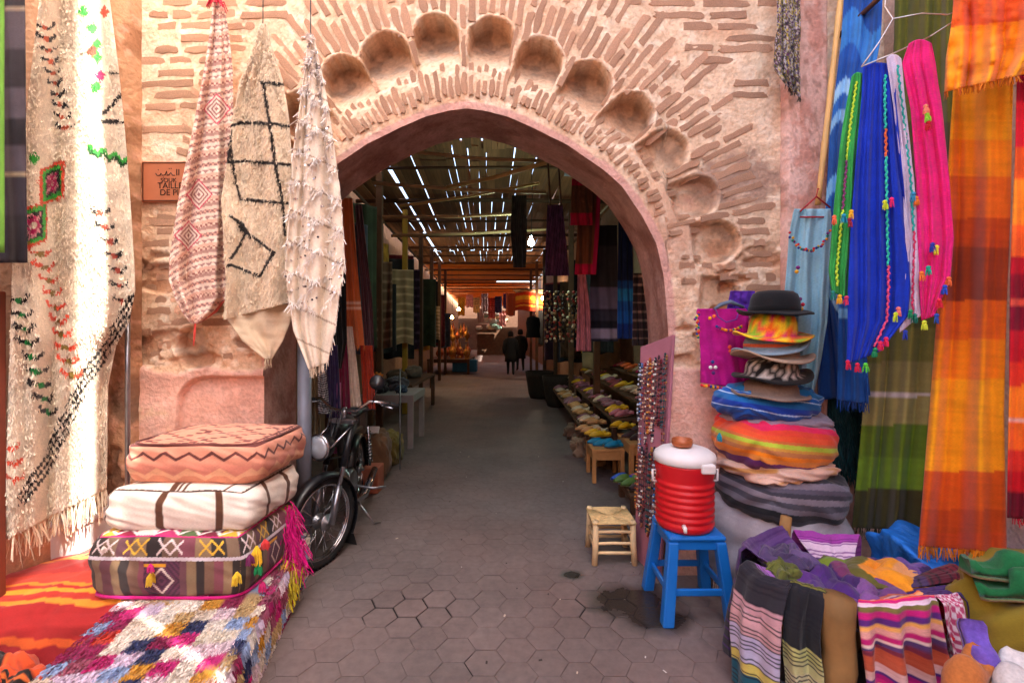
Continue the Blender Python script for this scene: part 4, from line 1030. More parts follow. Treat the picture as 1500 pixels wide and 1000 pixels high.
ribbons('shag', tfp[iv, iu] + np.array([0, -.015, 0]), np.stack([rf.normal(size=nn) * .012, -.01 + rf.normal(size=nn) * .01, -.09 + rf.normal(size=nn) * .02], -1), np.full(nn, .006), C3(22, 62, 64) * (0.6 + .7 * rf.rand(nn, 1)), M_YARN, tf, 3, .15, kind='stuff')
def c_olive(U, V, PX, PY):
    c = bands(V, [(0.28, C3(96, 98, 34)), (0.45, C3(74, 70, 34)), (0.60, C3(110, 108, 50)), (0.69, C3(126, 122, 66)), (0.81, C3(150, 142, 84)), (0.822, C3(206, 196, 200)), (0.9, C3(140, 134, 80)), (0.905, C3(150, 140, 84)), (1.1, C3(84, 120, 36))])
    c = bands(PY, [(180, C3(98, 98, 30)), (330, C3(78, 72, 36)), (480, C3(92, 92, 40)), (530, C3(120, 116, 56)), (575, C3(146, 138, 82)), (581, C3(206, 196, 196)), (622, C3(158, 150, 92)), (670, C3(98, 126, 34)), (716, C3(112, 146, 40)), (800, C3(72, 68, 34))])
    return c * (1 + 0.14 * (vnoise(U * 4, V * 320) - .5))[..., None]
ol, olp = hang('olive_scarf', [(-60, 1312, 1402), (60, 1310, 1402), (200, 1300, 1404), (400, 1282, 1404), (560, 1268, 1392), (775, 1248, 1364)], 2.60, 2.25, c_olive, 70, 220, 2.2, 0.05, 6, 0.9, M_WOVEN, 0.004, label='long olive green striped scarf with dark fringe hanging beside the orange one', cat='scarf', group='scarves hung along the pink building')
fringe(ol, olp[-1], 140, 0.06, C3(62, 54, 34), 0.005)
hang('dark_scarf', [(-60, 1392, 1420), (300, 1386, 1412), (560, 1380, 1404)], 2.42, 2.3, solidc(C3(38, 34, 30)), 14, 60, 1.5, 0.02, 0, .2, M_WOVEN, 0.004, label='dark narrow scarf in the gap between olive and orange scarves', cat='scarf')
OR = [C3(226, 92, 28), C3(246, 150, 20), C3(244, 164, 24), C3(240, 138, 20), C3(224, 104, 22), C3(196, 76, 22), C3(160, 62, 24)]
def c_orange(U, V, PX, PY):
    c = bands(PY, [(40, OR[0]), (110, OR[2]), (205, OR[2]), (258, OR[3]), (320, OR[4]), (362, OR[5]), (440, OR[6]), (497, OR[4]), (555, OR[3]), (690, OR[2]), (746, C3(214, 92, 22)), (780, C3(190, 74, 22)), (900, C3(196, 72, 26))])
    c = c * (1 + 0.16 * (vnoise(U * 3, V * 420) - .5))[..., None]; return c
og, ogp = hang('orange_scarf', [(-60, 1396, 1490), (100, 1398, 1484), (300, 1386, 1480), (450, 1374, 1474), (600, 1362, 1470), (804, 1346, 1474)], 2.12, 1.86, c_orange, 80, 260, 1.5, 0.05, 10, 2.0, M_WOVEN, 0.004, label='long orange and rust banded scarf with fringed hem beside the olive one', cat='scarf', group='scarves hung along the pink building')
fringe(og, ogp[-1], 160, 0.055, C3(224, 130, 20), 0.006)
def c_or2_(U, V, PX, PY):
    c = bands(PY + 0.1 * (PX - 1440), [(-10, OR[0]), (36, C3(226, 96, 30)), (70, OR[1]), (140, C3(246, 158, 26))]); return c * (1 + 0.14 * (vnoise(U * 3, V * 160) - .5))[..., None]
o2, o2p = hang('orange_shawl', [(-60, 1404, 1530), (30, 1394, 1530), (80, 1386, 1520), (122, 1384, 1500)], 1.96, 1.66, c_or2_, 60, 80, 2.4, 0.05, -26, 0.7, M_WOVEN, 0.004, wav=.03, label='short orange shawl folded over the rail above the orange scarf', cat='shawl')
fringe(o2, o2p[-1], 90, 0.03, C3(214, 120, 26), 0.005)
RD = [(60, C3(226, 50, 40)), (150, C3(170, 16, 44)), (215, C3(214, 30, 50)), (262, C3(232, 96, 34)), (330, C3(246, 150, 40)), (376, C3(246, 110, 40)), (404, C3(190, 20, 40)), (440, C3(150, 12, 40)), (446, C3(236, 90, 70)), (486, C3(140, 12, 44)), (528, C3(206, 24, 44)), (564, C3(226, 60, 40)), (612, C3(246, 140, 36)), (616, C3(240, 200, 190)), (660, C3(240, 120, 40)), (690, C3(226, 60, 46)), (722, C3(206, 26, 40)), (800, C3(120, 16, 40))]
rd, rdp = hang('red_scarf', [(-60, 1494, 1600), (200, 1488, 1600), (400, 1480, 1590), (762, 1476, 1580)], 1.80, 1.55, lambda U, V, PX, PY: bands(PY, RD) * (1 + .14 * (vnoise(U * 3, V * 300) - .5))[..., None], 50, 160, 2.2, 0.03, 8, 2.6, M_WOVEN, 0.004, label='red and crimson banded scarf at the picture edge beside the orange one', cat='scarf', group='scarves hung along the pink building')
fringe(rd, rdp[-1], 70, 0.03, C3(196, 24, 50), 0.005)
# rail and pole they hang from
MB().tube([(2.0, 1.2, 3.35), (2.04, 3.0, 3.35)], 0.014, 8).build('hanging_rail', M_DARKWOOD, smooth=True, label='wooden rail over the hanging scarves along the pink building', cat='rail')
bp = MB(); a_, b_ = P(1238, -60, 2.55), P(1198, 300, 2.62)
pts = [a_.lerp(b_, i / 12) for i in range(13)]; bp.tube(pts, [0.014 if i % 3 else 0.0165 for i in range(13)], 9)
bp.build('bamboo_pole', M_BAMBOO, smooth=True, label='pale bamboo pole leaning in front of the blue scarf', cat='pole')
# patterned scarf at the top
PTP = np.array([C3(60, 56, 92), C3(196, 176, 60), C3(206, 196, 196), C3(96, 50, 90), C3(120, 112, 50), C3(48, 44, 60)])
def c_pat(U, V, PX, PY):
    n = vnoise(PX * .35, PY * .22 + PX * .1) * .6 + vnoise(PX * .8 + 9, PY * .6) * .4
    c = PTP[np.clip((n * 9 - 1.5).astype(int), 0, 5)].copy(); return c
ps, psp = hang('patterned_scarf', [(-60, 1139, 1172), (0, 1139, 1172), (60, 1136, 1172), (110, 1134, 1172), (134, 1150, 1172)], 2.70, 2.68, c_pat, 40, 130, 2.5, 0.03, 20, 0.5, M_THIN, 0.003, wob=3, label='yellow and purple patterned scarf hanging against the pilaster top', cat='scarf')
fringe(ps, psp[-1], 30, .03, C3(60, 50, 40), .006)
# light blue dress on a red hanger
dr = empty('dress', P(1180, 600, 2.62), 'pale blue sleeveless dress with pompom trim on a red hanger', 'dress')
def c_dress(U, V, PX, PY): return np.broadcast_to(C3(166, 218, 234), U.shape + (3,)) * (1 + .08 * (vnoise(U * 9, V * 4) - .5))[..., None]
d_, dp = hang('body', [(306, 1164, 1216), (312, 1162, 1217), (345, 1156, 1218), (400, 1152, 1216), (470, 1146, 1212), (540, 1138, 1200), (596, 1130, 1186)], 2.60, 2.56, c_dress, 50, 120, 2.5, 0.03, 4, 0.2, M_THIN, 0.004); bake(dr, d_)
pm = MB(); POM = [(206, 40, 60), (40, 60, 140), (226, 170, 40), (30, 130, 110), (120, 40, 120), (230, 110, 40)]
def pom(mb, p, r, col): mb.lathe([(r * .2, -r), (r * .8, -r * .6), (r, 0), (r * .8, r * .6), (r * .2, r)], 7, T(p), tuple(C3(*col)))
for i in range(30):
    t = i / 29; px = 1156 + 60 * t; py = 340 + 28 * math.sin(t * PI) ** .7 - 4 * t; pom(pm, P(px, py, 2.54) + Vector((random.Random(i).uniform(-.006, .006), 0, random.Random(i + 50).uniform(-.01, .004))), 0.0075, POM[i % 6])
for i, (px, py) in enumerate([(1167, 398), (1169, 392), (1176, 446), (1174, 452), (1172, 438)]): pom(pm, P(px, py, 2.53), 0.011, POM[(i * 2 + 2) % 6])
bake(dr, pm.build('pompom_trim', M_YARN, kind='stuff'))
hg = MB(); hg.tube([P(1172, 310, 2.58), P(1196, 288, 2.58), P(1216, 304, 2.58)], 0.005, 6); hg.tube([P(1172, 318, 2.57), P(1216, 318, 2.57)], 0.005, 6); hg.tube([P(1196, 288, 2.58), P(1198, 276, 2.6), P(1204, 280, 2.62)], 0.003, 6)
bake(dr, hg.build('hanger', plain('red_plastic', (170, 30, 40), .4), smooth=True))
# wire hanger with four shawls
wh = MB(); hp = [P(1300, -30, 2.0), P(1296, 10, 2.0), P(1308, 28, 2.0), P(1288, 62, 2.0), P(1262, 98, 2.0)]; wh.tube(hp, 0.003, 6)
wh.tube([P(1308, 28, 2.0), P(1350, 20, 1.98), P(1388, 22, 1.96), P(1414, 12, 1.95), P(1418, 18, 1.95), P(1362, 54, 1.97)], 0.003, 6); wh.tube([P(1262, 98, 2.0), P(1310, 78, 1.99), P(1362, 54, 1.97)], 0.003, 6)
wh.build('wire_hanger', plain('galvanised_wire', (206, 200, 196), .35, .8), smooth=True, label='bent wire clothes hanger carrying the four bright shawls', cat='hanger')
def shawl(name, rows, Yl, Yr, col, label, folds, tilt, seed, deco, amp=0.035, nu=44):
    amp *= .42; folds *= .75
    o, p = hang(name, rows, Yl, Yr, solidc(C3(*col), .05), nu, 150, folds, amp, tilt, seed, M_THIN, 0.003, top=.6, crown=6, label=label, cat='shawl', group='shawls on the wire hanger')
    if deco: deco(o, p)
    return o, p
def trim(o, p, u, cols, n=70, r=.0045, v0=.05, v1=.97):
    m = MB(); j = int(u * (p.shape[1] - 1)); pts = [Vector(p[int((v0 + (v1 - v0) * i / n) * (p.shape[0] - 1)), j]) + Vector((0, -.012, 0)) for i in range(n + 1)]
    for i in range(n): m.tube([pts[i], pts[i].lerp(pts[i + 1], .5) + Vector((.003 * (-1) ** i, -.003, 0)), pts[i + 1]], r, 5, tuple(C3(*cols[int(i * len(cols) / n)])))
    m.build('braided_trim', M_YARN, o)
def tassels(o, lst, Yq, seed=0):
    for i, (px, py, c) in enumerate(lst):
        m = MB(); q = P(px, py, Yq); pom(m, q, .009, c); tassel(m, q, .035, .012, tuple(C3(*c)), 14, seed + i); m.build('tassel', M_YARN, o)
def deco_g(o, p): trim(o, p, .3, [(196, 226, 60)] * 3 + [(130, 60, 110)] * 2 + [(180, 220, 60)] * 3); tassels(o, [(1222, 318, (230, 110, 70)), (1236, 316, (30, 140, 170)), (1247, 310, (226, 170, 40)), (1244, 322, (150, 40, 60)), (1220, 428, (30, 120, 110)), (1230, 434, (226, 170, 40)), (1240, 436, (200, 50, 90))], 1.97, 1)
shawl('green_shawl', [(106, 1248, 1266), (130, 1244, 1266), (200, 1232, 1262), (300, 1222, 1258), (400, 1214, 1244), (432, 1218, 1242)], 2.05, 2.03, (60, 176, 82), 'narrow green shawl with lime braid, leftmost on the wire hanger', 2.5, 10, .3, deco_g)
def deco_b(o, p): trim(o, p, .62, [(40, 190, 170)] * 2 + [(230, 110, 60)] + [(50, 200, 170)] * 4 + [(226, 80, 120)] * 3, 80); tassels(o, [(1296, 296, (200, 220, 50)), (1306, 292, (226, 40, 110)), (1242, 530, (200, 30, 70)), (1256, 534, (200, 30, 70)), (1268, 534, (90, 200, 60)), (1282, 512, (30, 140, 90)), (1290, 502, (226, 40, 90)), (1298, 496, (226, 40, 90))], 1.96, 20)
shawl('blue_shawl', [(92, 1264, 1312), (140, 1262, 1312), (230, 1254, 1320), (330, 1246, 1328), (420, 1242, 1334), (470, 1242, 1330), (524, 1240, 1290)], 2.02, 1.98, (22, 60, 196), 'royal blue shawl with turquoise braid on the wire hanger, in front of the olive scarf', 5, -20, .9, deco_b, .04, 70)
def deco_w(o, p): trim(o, p, .5, [(40, 170, 160), (40, 170, 160), (200, 60, 100)], 60, .004); tassels(o, [(1338, 284, (60, 150, 190)), (1342, 290, (226, 120, 40)), (1316, 452, (226, 120, 110)), (1312, 460, (196, 220, 50)), (1334, 456, (30, 140, 90)), (1340, 462, (30, 120, 100)), (1326, 486, (40, 60, 160))], 1.95, 40)
shawl('white_shawl', [(80, 1298, 1320), (150, 1308, 1326), (260, 1322, 1338), (360, 1326, 1346), (440, 1318, 1348), (474, 1318, 1350)], 1.985, 1.965, (226, 212, 232), 'white lilac shawl between the blue and the pink ones', 2, -26, 1.3, deco_w, .02, 30)
def deco_p(o, p): tassels(o, [(1356, 156, (236, 140, 110)), (1358, 168, (150, 220, 60)), (1360, 180, (206, 30, 50)), (1366, 358, (40, 60, 160)), (1372, 362, (226, 220, 60)), (1360, 392, (30, 160, 130)), (1350, 400, (230, 120, 50)), (1390, 408, (230, 110, 60)), (1384, 420, (40, 80, 190)), (1354, 472, (206, 220, 60)), (1372, 462, (40, 80, 170)), (1376, 440, (226, 40, 70))], 1.92, 60)
shawl('pink_shawl', [(58, 1332, 1364), (90, 1322, 1370), (160, 1334, 1380), (260, 1342, 1390), (350, 1344, 1397), (410, 1346, 1392), (466, 1350, 1368)], 1.97, 1.94, (244, 40, 140), 'hot pink shawl with tassels, rightmost on the wire hanger', 3.2, -6, 1.9, deco_p, .035, 54)
# magenta blouse and purple cloth against the wall
bl = empty('blouse', P(1060, 576, 2.72), 'magenta sleeveless top with pompom trim on a hanger against the wall', 'blouse')
o_, bp_ = hang('body', [(452, 1022, 1092), (456, 1020, 1096), (480, 1024, 1098), (520, 1026, 1100), (566, 1026, 1104)], 2.72, 2.70, solidc(C3(206, 26, 150), .04), 40, 60, 2.2, .02, 12, .2, M_THIN, .004); bake(bl, o_)
pm = MB(); rq = random.Random(6)
for i in range(16): pom(pm, P(1022 + rq.uniform(-4, 3), 458 + i * 2.4, 2.67) , .008, POM[i % 6])
for i in range(16): pom(pm, P(1050 + i * 2.4, 478 + 6 * math.sin(i / 15 * PI), 2.67), .0085, POM[rq.randint(0, 5)])
for i in range(22): pom(pm, P(1028 + i * 3.3, 564 + i * .45 + rq.uniform(-1, 1), 2.67), .0095, POM[rq.randint(0, 5)])
for (px, py, c) in ((1046, 463, (230, 110, 50)), (1040, 466, (230, 150, 40)), (1069, 508, (236, 80, 60)), (1070, 514, (236, 90, 60)), (1044, 530, (40, 60, 130)), (1041, 538, (230, 220, 220)), (1048, 538, (230, 220, 220)), (1045, 546, (90, 40, 110))): pom(pm, P(px, py, 2.665), .011, c)
bake(bl, pm.build('pompom_trim', M_YARN, kind='stuff'))
pm = MB(); pm.tube([P(1048, 452, 2.68), P(1052, 464, 2.68), P(1064, 472, 2.68), P(1078, 468, 2.68), P(1084, 454, 2.68)], .004, 5, tuple(C3(120, 60, 150))); bake(bl, pm.build('neckline', M_YARN))
hm = MB(); hm.tube([P(1046, 453, 2.70), P(1056, 446, 2.70), P(1070, 442, 2.70), P(1090, 450, 2.70)], [.008, .012, .012, .008], 8, tuple(C3(96, 110, 130))); bake(bl, hm.build('hanger', M_PAINTED, smooth=True))
hang('purple_cloth', [(426, 1070, 1106), (456, 1064, 1104)], 2.76, 2.75, solidc(C3(92, 44, 160)), 24, 20, 3, .015, 0, .4, M_THIN, .003, label='violet cloth above the magenta top behind the bowler hat', cat='cloth')
# ------------------------------------------------------------------ stack of cushions and hats
BX, BY = 1.52, 2.63
def c_basec(f, q):
    c = np.broadcast_to(C3(172, 162, 166), q.shape[:-1] + (3,)) * (0.92 + .14 * vnoise(q[..., 0] * 9 + q[..., 1] * 7, q[..., 2] * 30))[..., None]
    z = q[..., 2]; 
    if f < 4: c[(np.abs(z + 0.72) < .03) | (np.abs(z + .8) < .02) | (np.abs(z + .66) < .012)] = C3(150, 84, 104)
    return c
base = pouf('cloth_bale', (BX, BY, 0.005), (0.66, 0.64, 0.57), 0.5, c_basec, 44, 3.4, .06, .02, 6.0, label='large round bale wrapped in pale grey cloth under the cushion stack', cat='bale')
cz = []
for k_ in range(64):
    a = -PI * 1.02 + k_ / 63 * PI * 0.9; cz.append((BX + .345 * math.cos(a), BY + .335 * math.sin(a), 0.08))
fr_ = fringe(base, cz, 110, .07, C3(206, 196, 198), .006); fr_.parent = base; fr_.matrix_parent_inverse = (T(base.location) @ Rz(.5)).inverted()
def c_stripe(lst, axis=2, tilt=0.0, seam=None):
    def f(face, q):
        t = (q[..., axis] + tilt * q[..., 0] + 1) / 2; c = bands(t, lst)
        return c * (1 + .12 * (vnoise(q[..., 0] * 3 + q[..., 1] * 3, q[..., 2] * 60) - .5))[..., None]
    return f
GR = [(0.10, C3(34, 34, 38)), (0.2, C3(52, 50, 56)), (0.32, C3(30, 30, 34)), (0.42, C3(110, 104, 114)), (0.52, C3(70, 68, 78)), (0.62, C3(126, 118, 128)), (0.70, C3(60, 58, 68)), (0.78, C3(84, 78, 92)), (0.9, C3(120, 112, 124)), (1.1, C3(52, 50, 56))]
pouf('round_cushion', (BX + .01, BY - .02, 0.46), (0.60, 0.56, 0.30), .2, c_stripe(GR, 2, .22), 80, 3.0, .05, .013, 7.0, label='round grey and black striped cushion on the pale bale', cat='cushion', group='cushions stacked under the hats')
def c_beige(face, q): return mixc(np.broadcast_to(C3(214, 176, 156), q.shape[:-1] + (3,)), C3(196, 140, 80), sstep(.5, .7, fbm(q[..., 0] * 2 + 4, q[..., 1] * 2 + q[..., 2] * 3, 3)))
pouf('round_cushion', (BX - .02, BY - .02, 0.685), (0.56, 0.52, 0.13), .3, c_beige, 44, 2.5, .05, .022, 8.0, label='thin crumpled beige cushion between the grey and the rainbow ones', cat='cushion', group='cushions stacked under the hats')
RB = [(0.16, C3(104, 44, 110)), (0.26, C3(226, 140, 60)), (0.34, C3(236, 130, 20)), (0.42, C3(190, 120, 70)), (0.47, C3(206, 150, 60)), (0.55, C3(180, 200, 60)), (0.60, C3(206, 110, 60)), (0.70, C3(226, 84, 44)), (0.80, C3(222, 70, 50)), (0.92, C3(222, 40, 90)), (1.1, C3(150, 120, 140))]
pouf('round_cushion', (BX - .035, BY - .02, 0.745), (0.575, 0.53, 0.31), .15, c_stripe(RB, 2, .22), 84, 2.9, .06, .012, 9.0, label='rainbow striped orange, lime and pink cushion in the middle of the stack', cat='cushion', group='cushions stacked under the hats')
def c_grey(face, q): return np.broadcast_to(C3(150, 136, 152), q.shape[:-1] + (3,)) * (1 + .1 * (vnoise(q[..., 0] * 20, q[..., 1] * 20) - .5))[..., None]
pouf('round_cushion', (BX - .01, BY, 0.965), (0.54, 0.48, 0.10), .1, c_grey, 30, 2.4, .05, .015, 9.5, label='flat mauve grey cushion under the blue one', cat='cushion', group='cushions stacked under the hats')
BLU = [(0.10, C3(30, 70, 150)), (0.30, C3(28, 84, 170)), (0.33, C3(170, 196, 226)), (0.48, C3(24, 60, 156)), (0.66, C3(24, 96, 160)), (0.69, C3(180, 206, 230)), (0.82, C3(20, 92, 176)), (0.84, C3(170, 200, 226)), (1.1, C3(30, 110, 170))]
bc = pouf('square_cushion', (BX - .075, BY - .04, 1.0), (0.54, 0.42, 0.22), .1, c_stripe(BLU, 2, .30), 80, 2.4, .05, .014, 10.0, label='blue striped cushion with corner tassels directly under the hats', cat='cushion', group='cushions stacked under the hats')
for (px, py, c) in ((1054, 634, (30, 140, 160)), (1187, 592, (226, 206, 176))):
    m = MB(); tassel(m, P(px, py, 2.54), .05, .014, tuple(C3(*c)), 18, int(px)); o_ = m.build('tassel', M_YARN); o_.parent = bc; o_.matrix_parent_inverse = (T(bc.location) @ Rz(.1)).inverted()
def hat(label, px, py0, py1, wpx, crown, Yq, colfn, bend=0.1, tilt=(0, 0), inv=False, crown_h=None, seed=0, band=None):
    """felt hat: brim at photo row py1, crown up to py0"""
    c = P(px, py1, Yq); R = wpx / 2 * Yq / F; H = (py1 - py0) * Yq / F; rc = crown * R
    prof_ = [(R, 0.0), (R * .98, .008), (rc * 1.25, .004), (rc * 1.03, .012), (rc, H * .35), (rc * .97, H * .6), (rc * .88, H * .85), (rc * .7, H * .97), (rc * .3, H * 1.02), (.002, H * 1.02)]
    n = 36; v = []; cl = []
    und = [(rc * .9, -.004), (R * .98, -.004)]
    full = und + prof_
    for i, (r, z) in enumerate(full):
        for k_ in range(n):
            a = 2 * PI * k_ / n; br = max(0, (r - rc * 1.05) / (R - rc * 1.05)) if r > rc * 1.05 else 0
            zz = z + bend * R * br * (math.cos(2 * a) * .55 + .2 * math.sin(3 * a + seed)) + .02 * br * R * math.sin(5 * a + seed)
            q = Vector((r * math.cos(a), r * math.sin(a) * .92, -zz if inv else zz)); v.append(tuple(Rx(tilt[0]) @ Ry(tilt[1]) @ q)); cl.append((r / R, z / H, a))
    cl = np.array(cl); col = colfn(cl[:, 0], cl[:, 1], cl[:, 2])
    f = gridq(n, len(full), True)
    o = bpy.data.objects.new('felt_hat', npmesh('felt_hat', np.array(v), f, col)); o.data.materials.append(M_FELT); o.location = c
    link(o, None, label, 'hat', 'hats stacked on the cushions')
    if band:
        MB().lathe([(rc * 1.02, H * .08), (rc * 1.035, H * .1), (rc * 1.03, H * .3), (rc * 1.0, H * .32)], 36, None, tuple(C3(*band)), sy=.92, cap=False).build('hat_band', M_FELT, o, smooth=True)
    return o
def hc(*c): return lambda r, z, a: np.broadcast_to(C3(*c), r.shape + (3,)) * (0.9 + .2 * vnoise(r * 9 + a * 3, a * 9))[..., None]
def hc_psy(r, z, a):
    n = fbm(a * 2.2 + 3, r * 5 + z * 3, 3); pal = np.array([C3(226, 50, 110), C3(240, 110, 30), C3(240, 196, 40), C3(150, 190, 50), C3(236, 84, 70), C3(240, 206, 50)])
    c = pal[np.clip(((n - .2) * 10).astype(int), 0, 5)]; return c
def hc_zeb(r, z, a):
    n = np.sin(a * 16 + 6 * vnoise(a * 4, r * 6 + z * 2) + z * 6); return mixc(np.broadcast_to(C3(30, 28, 28), r.shape + (3,)), C3(206, 196, 186), sstep(.3, .6, n) * (z > .1))
HYq = 2.5
hat('brown grey felt hat, lowest of the hat stack on the blue cushion', 1128, 556, 577, 106, .70, HYq, hc(128, 108, 96), .06, (.04, .02), seed=1)
hat('black and white streaked felt hat in the lower half of the stack', 1130, 524, 551, 108, .66, HYq, hc_zeb, .16, (.05, -.05), seed=2)
hat('tan felt hat with upturned brim above the streaked one', 1130, 500, 523, 112, .64, HYq, hc(160, 134, 112), .20, (-.02, .06), seed=3)
hat('blue grey felt hat with a dipping brim below the painted hat', 1128, 488, 510, 106, .66, HYq, hc(122, 140, 152), .18, (0, -.16), seed=4, band=(206, 96, 60))
hat('pink, orange and yellow painted felt hat under the black bowler', 1131, 458, 492, 108, .60, HYq, hc_psy, .12, (.10, 0), seed=5)
hat('black bowler hat, topmost of the hat stack', 1134, 426, 459, 102, .66, HYq, hc(26, 26, 28), .10, (.04, .01), seed=0, band=(14, 14, 15))
# ------------------------------------------------------------------ red cooler, copper bowl, blue stool
SX, SY, KXc = .965, 2.51, .95
st = empty('plastic_stool', (SX, SY, 0), 'blue plastic stool under the red water cooler', 'stool')
M_BLUEP = plain('blue_plastic', (22, 110, 196), 0.38, 0, .06, 6, .03, spec=.5)
STH = .445
bake(st, MB().box((SX, SY, STH - .014), (.30, .30, .028)).build('seat', M_BLUEP, bevel=.012))
for sx in (-1, 1):
    for sy in (-1, 1):
        m = MB(); a0 = Vector((SX + sx * .122, SY + sy * .122, STH - .03)); a1 = Vector((SX + sx * .168, SY + sy * .168, 0.0))
        v = []
        for (c_, w) in ((a1, .030), (a0, .027)):
            for (dx, dy) in ((-1, -1), (1, -1), (1, 1), (-1, 1)): v.append((c_.x + dx * w, c_.y + dy * w, c_.z))
        m.add(v, [(3, 2, 1, 0), (4, 5, 6, 7), (0, 1, 5, 4), (1, 2, 6, 5), (2, 3, 7, 6), (3, 0, 4, 7)]); bake(st, m.build('leg', M_BLUEP, bevel=.008))
zst = .16
for (a, b) in (((-1, -1), (1, -1)), ((-1, 1), (1, 1)), ((-1, -1), (-1, 1)), ((1, -1), (1, 1))):
    k_ = .151; bake(st, MB().box((SX + (a[0] + b[0]) / 2 * k_, SY + (a[1] + b[1]) / 2 * k_, zst), (2 * k_ - .03 if a[0] != b[0] else .018, 2 * k_ - .03 if a[1] != b[1] else .018, .035)).build('stretcher', M_BLUEP, bevel=.005))
for (a, b) in (((-1, -1), (1, -1)), ((-1, -1), (-1, 1)), ((1, -1), (1, 1)), ((-1, 1), (1, 1))):
    k_ = .128; bake(st, MB().box((SX + (a[0] + b[0]) / 2 * k_, SY + (a[1] + b[1]) / 2 * k_, STH - .05), (2 * k_ if a[0] != b[0] else .016, 2 * k_ if a[1] != b[1] else .016, .05)).build('apron', M_BLUEP, bevel=.004))
ck = empty('water_cooler', (KXc, SY, STH), 'round red water cooler with white lid standing on the blue stool', 'cooler')
M_REDP = plain('red_plastic_shell', (206, 26, 36), .36, 0, .08, 5, .04, spec=.5)
pr = [(.140, 0.002), (.148, .012)]
for i in range(7): pr += [(.154, .03 + i * .035), (.1535, .042 + i * .035), (.146, .05 + i * .035), (.1465, .056 + i * .035)]
pr += [(.153, .30), (.158, .345), (.158, .352)]
bake(ck, MB().lathe(pr, 48, T(KXc, SY, STH)).build('body', M_REDP, smooth=True))
ld = MB().lathe([(.158, .354), (.164, .360), (.164, .385), (.158, .400), (.13, .420), (.09, .432), (.0, .436)], 48, T(KXc, SY, STH)); ldo = bake(ck, ld.build('lid', M_WP, smooth=True))
sp = bake(ck, MB().box((KXc + .065, SY - .145, STH + .352), (.075, .05, .05)).build('spout_cover', M_WP, bevel=.01))
for s_ in (-1, 1): bake(ck, MB().tube([(KXc + s_ * .155, SY, STH + .30), (KXc + s_ * .178, SY - .01, STH + .31), (KXc + s_ * .178, SY - .01, STH + .25), (KXc + s_ * .15, SY, STH + .24)], .007, 6).build('handle', M_WP, smooth=True))
bake(ck, MB().tube([(KXc - .055, SY - .14, STH + .05), (KXc - .06, SY - .17, STH + .05), (KXc - .06, SY - .175, STH + .03)], [.012, .011, .008], 8).build('tap', M_WP, smooth=True))
bw = MB().lathe([(.03, 0), (.05, .006), (.055, .02), (.053, .042), (.050, .042), (.050, .02), (.03, .01), (.0, .01)], 32, T(KXc - .02, SY - .02, STH + .437))
bw.build('clay_bowl', plain('copper_clay', (176, 96, 56), .4, .25, .2, 20), smooth=True, label='small copper coloured bowl standing on the cooler lid', cat='bowl')
# ------------------------------------------------------------------ rush-seat stool
ws = empty('rush_stool', (.665, 3.08, 0), 'small pale wooden stool with woven rush seat on the paving', 'stool')
M_PALE = plain('pale_poplar', (222, 190, 142), .7, 0, .18, 9, .35, 50, rand=.08); M_RUSH = plain('rush_cord', (212, 176, 120), .8, 0, .25, 40, .6, 120)
for sx in (-1, 1):
    for sy in (-1, 1):
        x, y = .665 + sx * .122, 3.08 + sy * .122; bake(ws, MB().tube([(x + sx * .008, y + sy * .008, 0), (x, y, .14), (x - sx * .002, y, .285)], [.019, .021, .018], 8).build('leg', M_PALE, smooth=True))
for z in (.075, .135, .21):
    for s_ in (-1, 1):
        if z != .075: bake(ws, MB().tube([(.665 - .12, 3.08 + s_ * .122, z), (.665, 3.08 + s_ * .122, z + .004), (.665 + .12, 3.08 + s_ * .122, z)], .010, 7).build('stretcher', M_PALE, smooth=True))
        else: bake(ws, MB().tube([(.665 - .12, 3.08 + s_ * .122, z), (.665 + .12, 3.08 + s_ * .122, z)], .011, 7).build('stretcher', M_PALE, smooth=True))
        bake(ws, MB().tube([(.665 + s_ * .122, 3.08 - .12, z + .02), (.665 + s_ * .122, 3.08 + .12, z + .02)], .010, 7).build('stretcher', M_PALE, smooth=True))
sm = MB(); nst = 15
for q in range(4):
    for i in range(nst):
        t = (i + .5) / nst; w = .135 * (1 - t) ; d = .138 * (1 - t) + .004
        a = Vector((-.138 + .138 * t, -d, 0)); b2 = Vector((.138 - .138 * t, -d, 0)); zc = .268 + .012 * t - .016 * t
        pts = [Rz(q * PI / 2) @ Vector((a.x, a.y, 0)), Rz(q * PI / 2) @ Vector((0, a.y - .001, .003)), Rz(q * PI / 2) @ Vector((b2.x, b2.y, 0))]
        sm.tube([p + Vector((.665, 3.08, zc)) for p in pts], .0062, 5)
bake(ws, sm.build('woven_seat', M_RUSH, smooth=True, kind='stuff'))
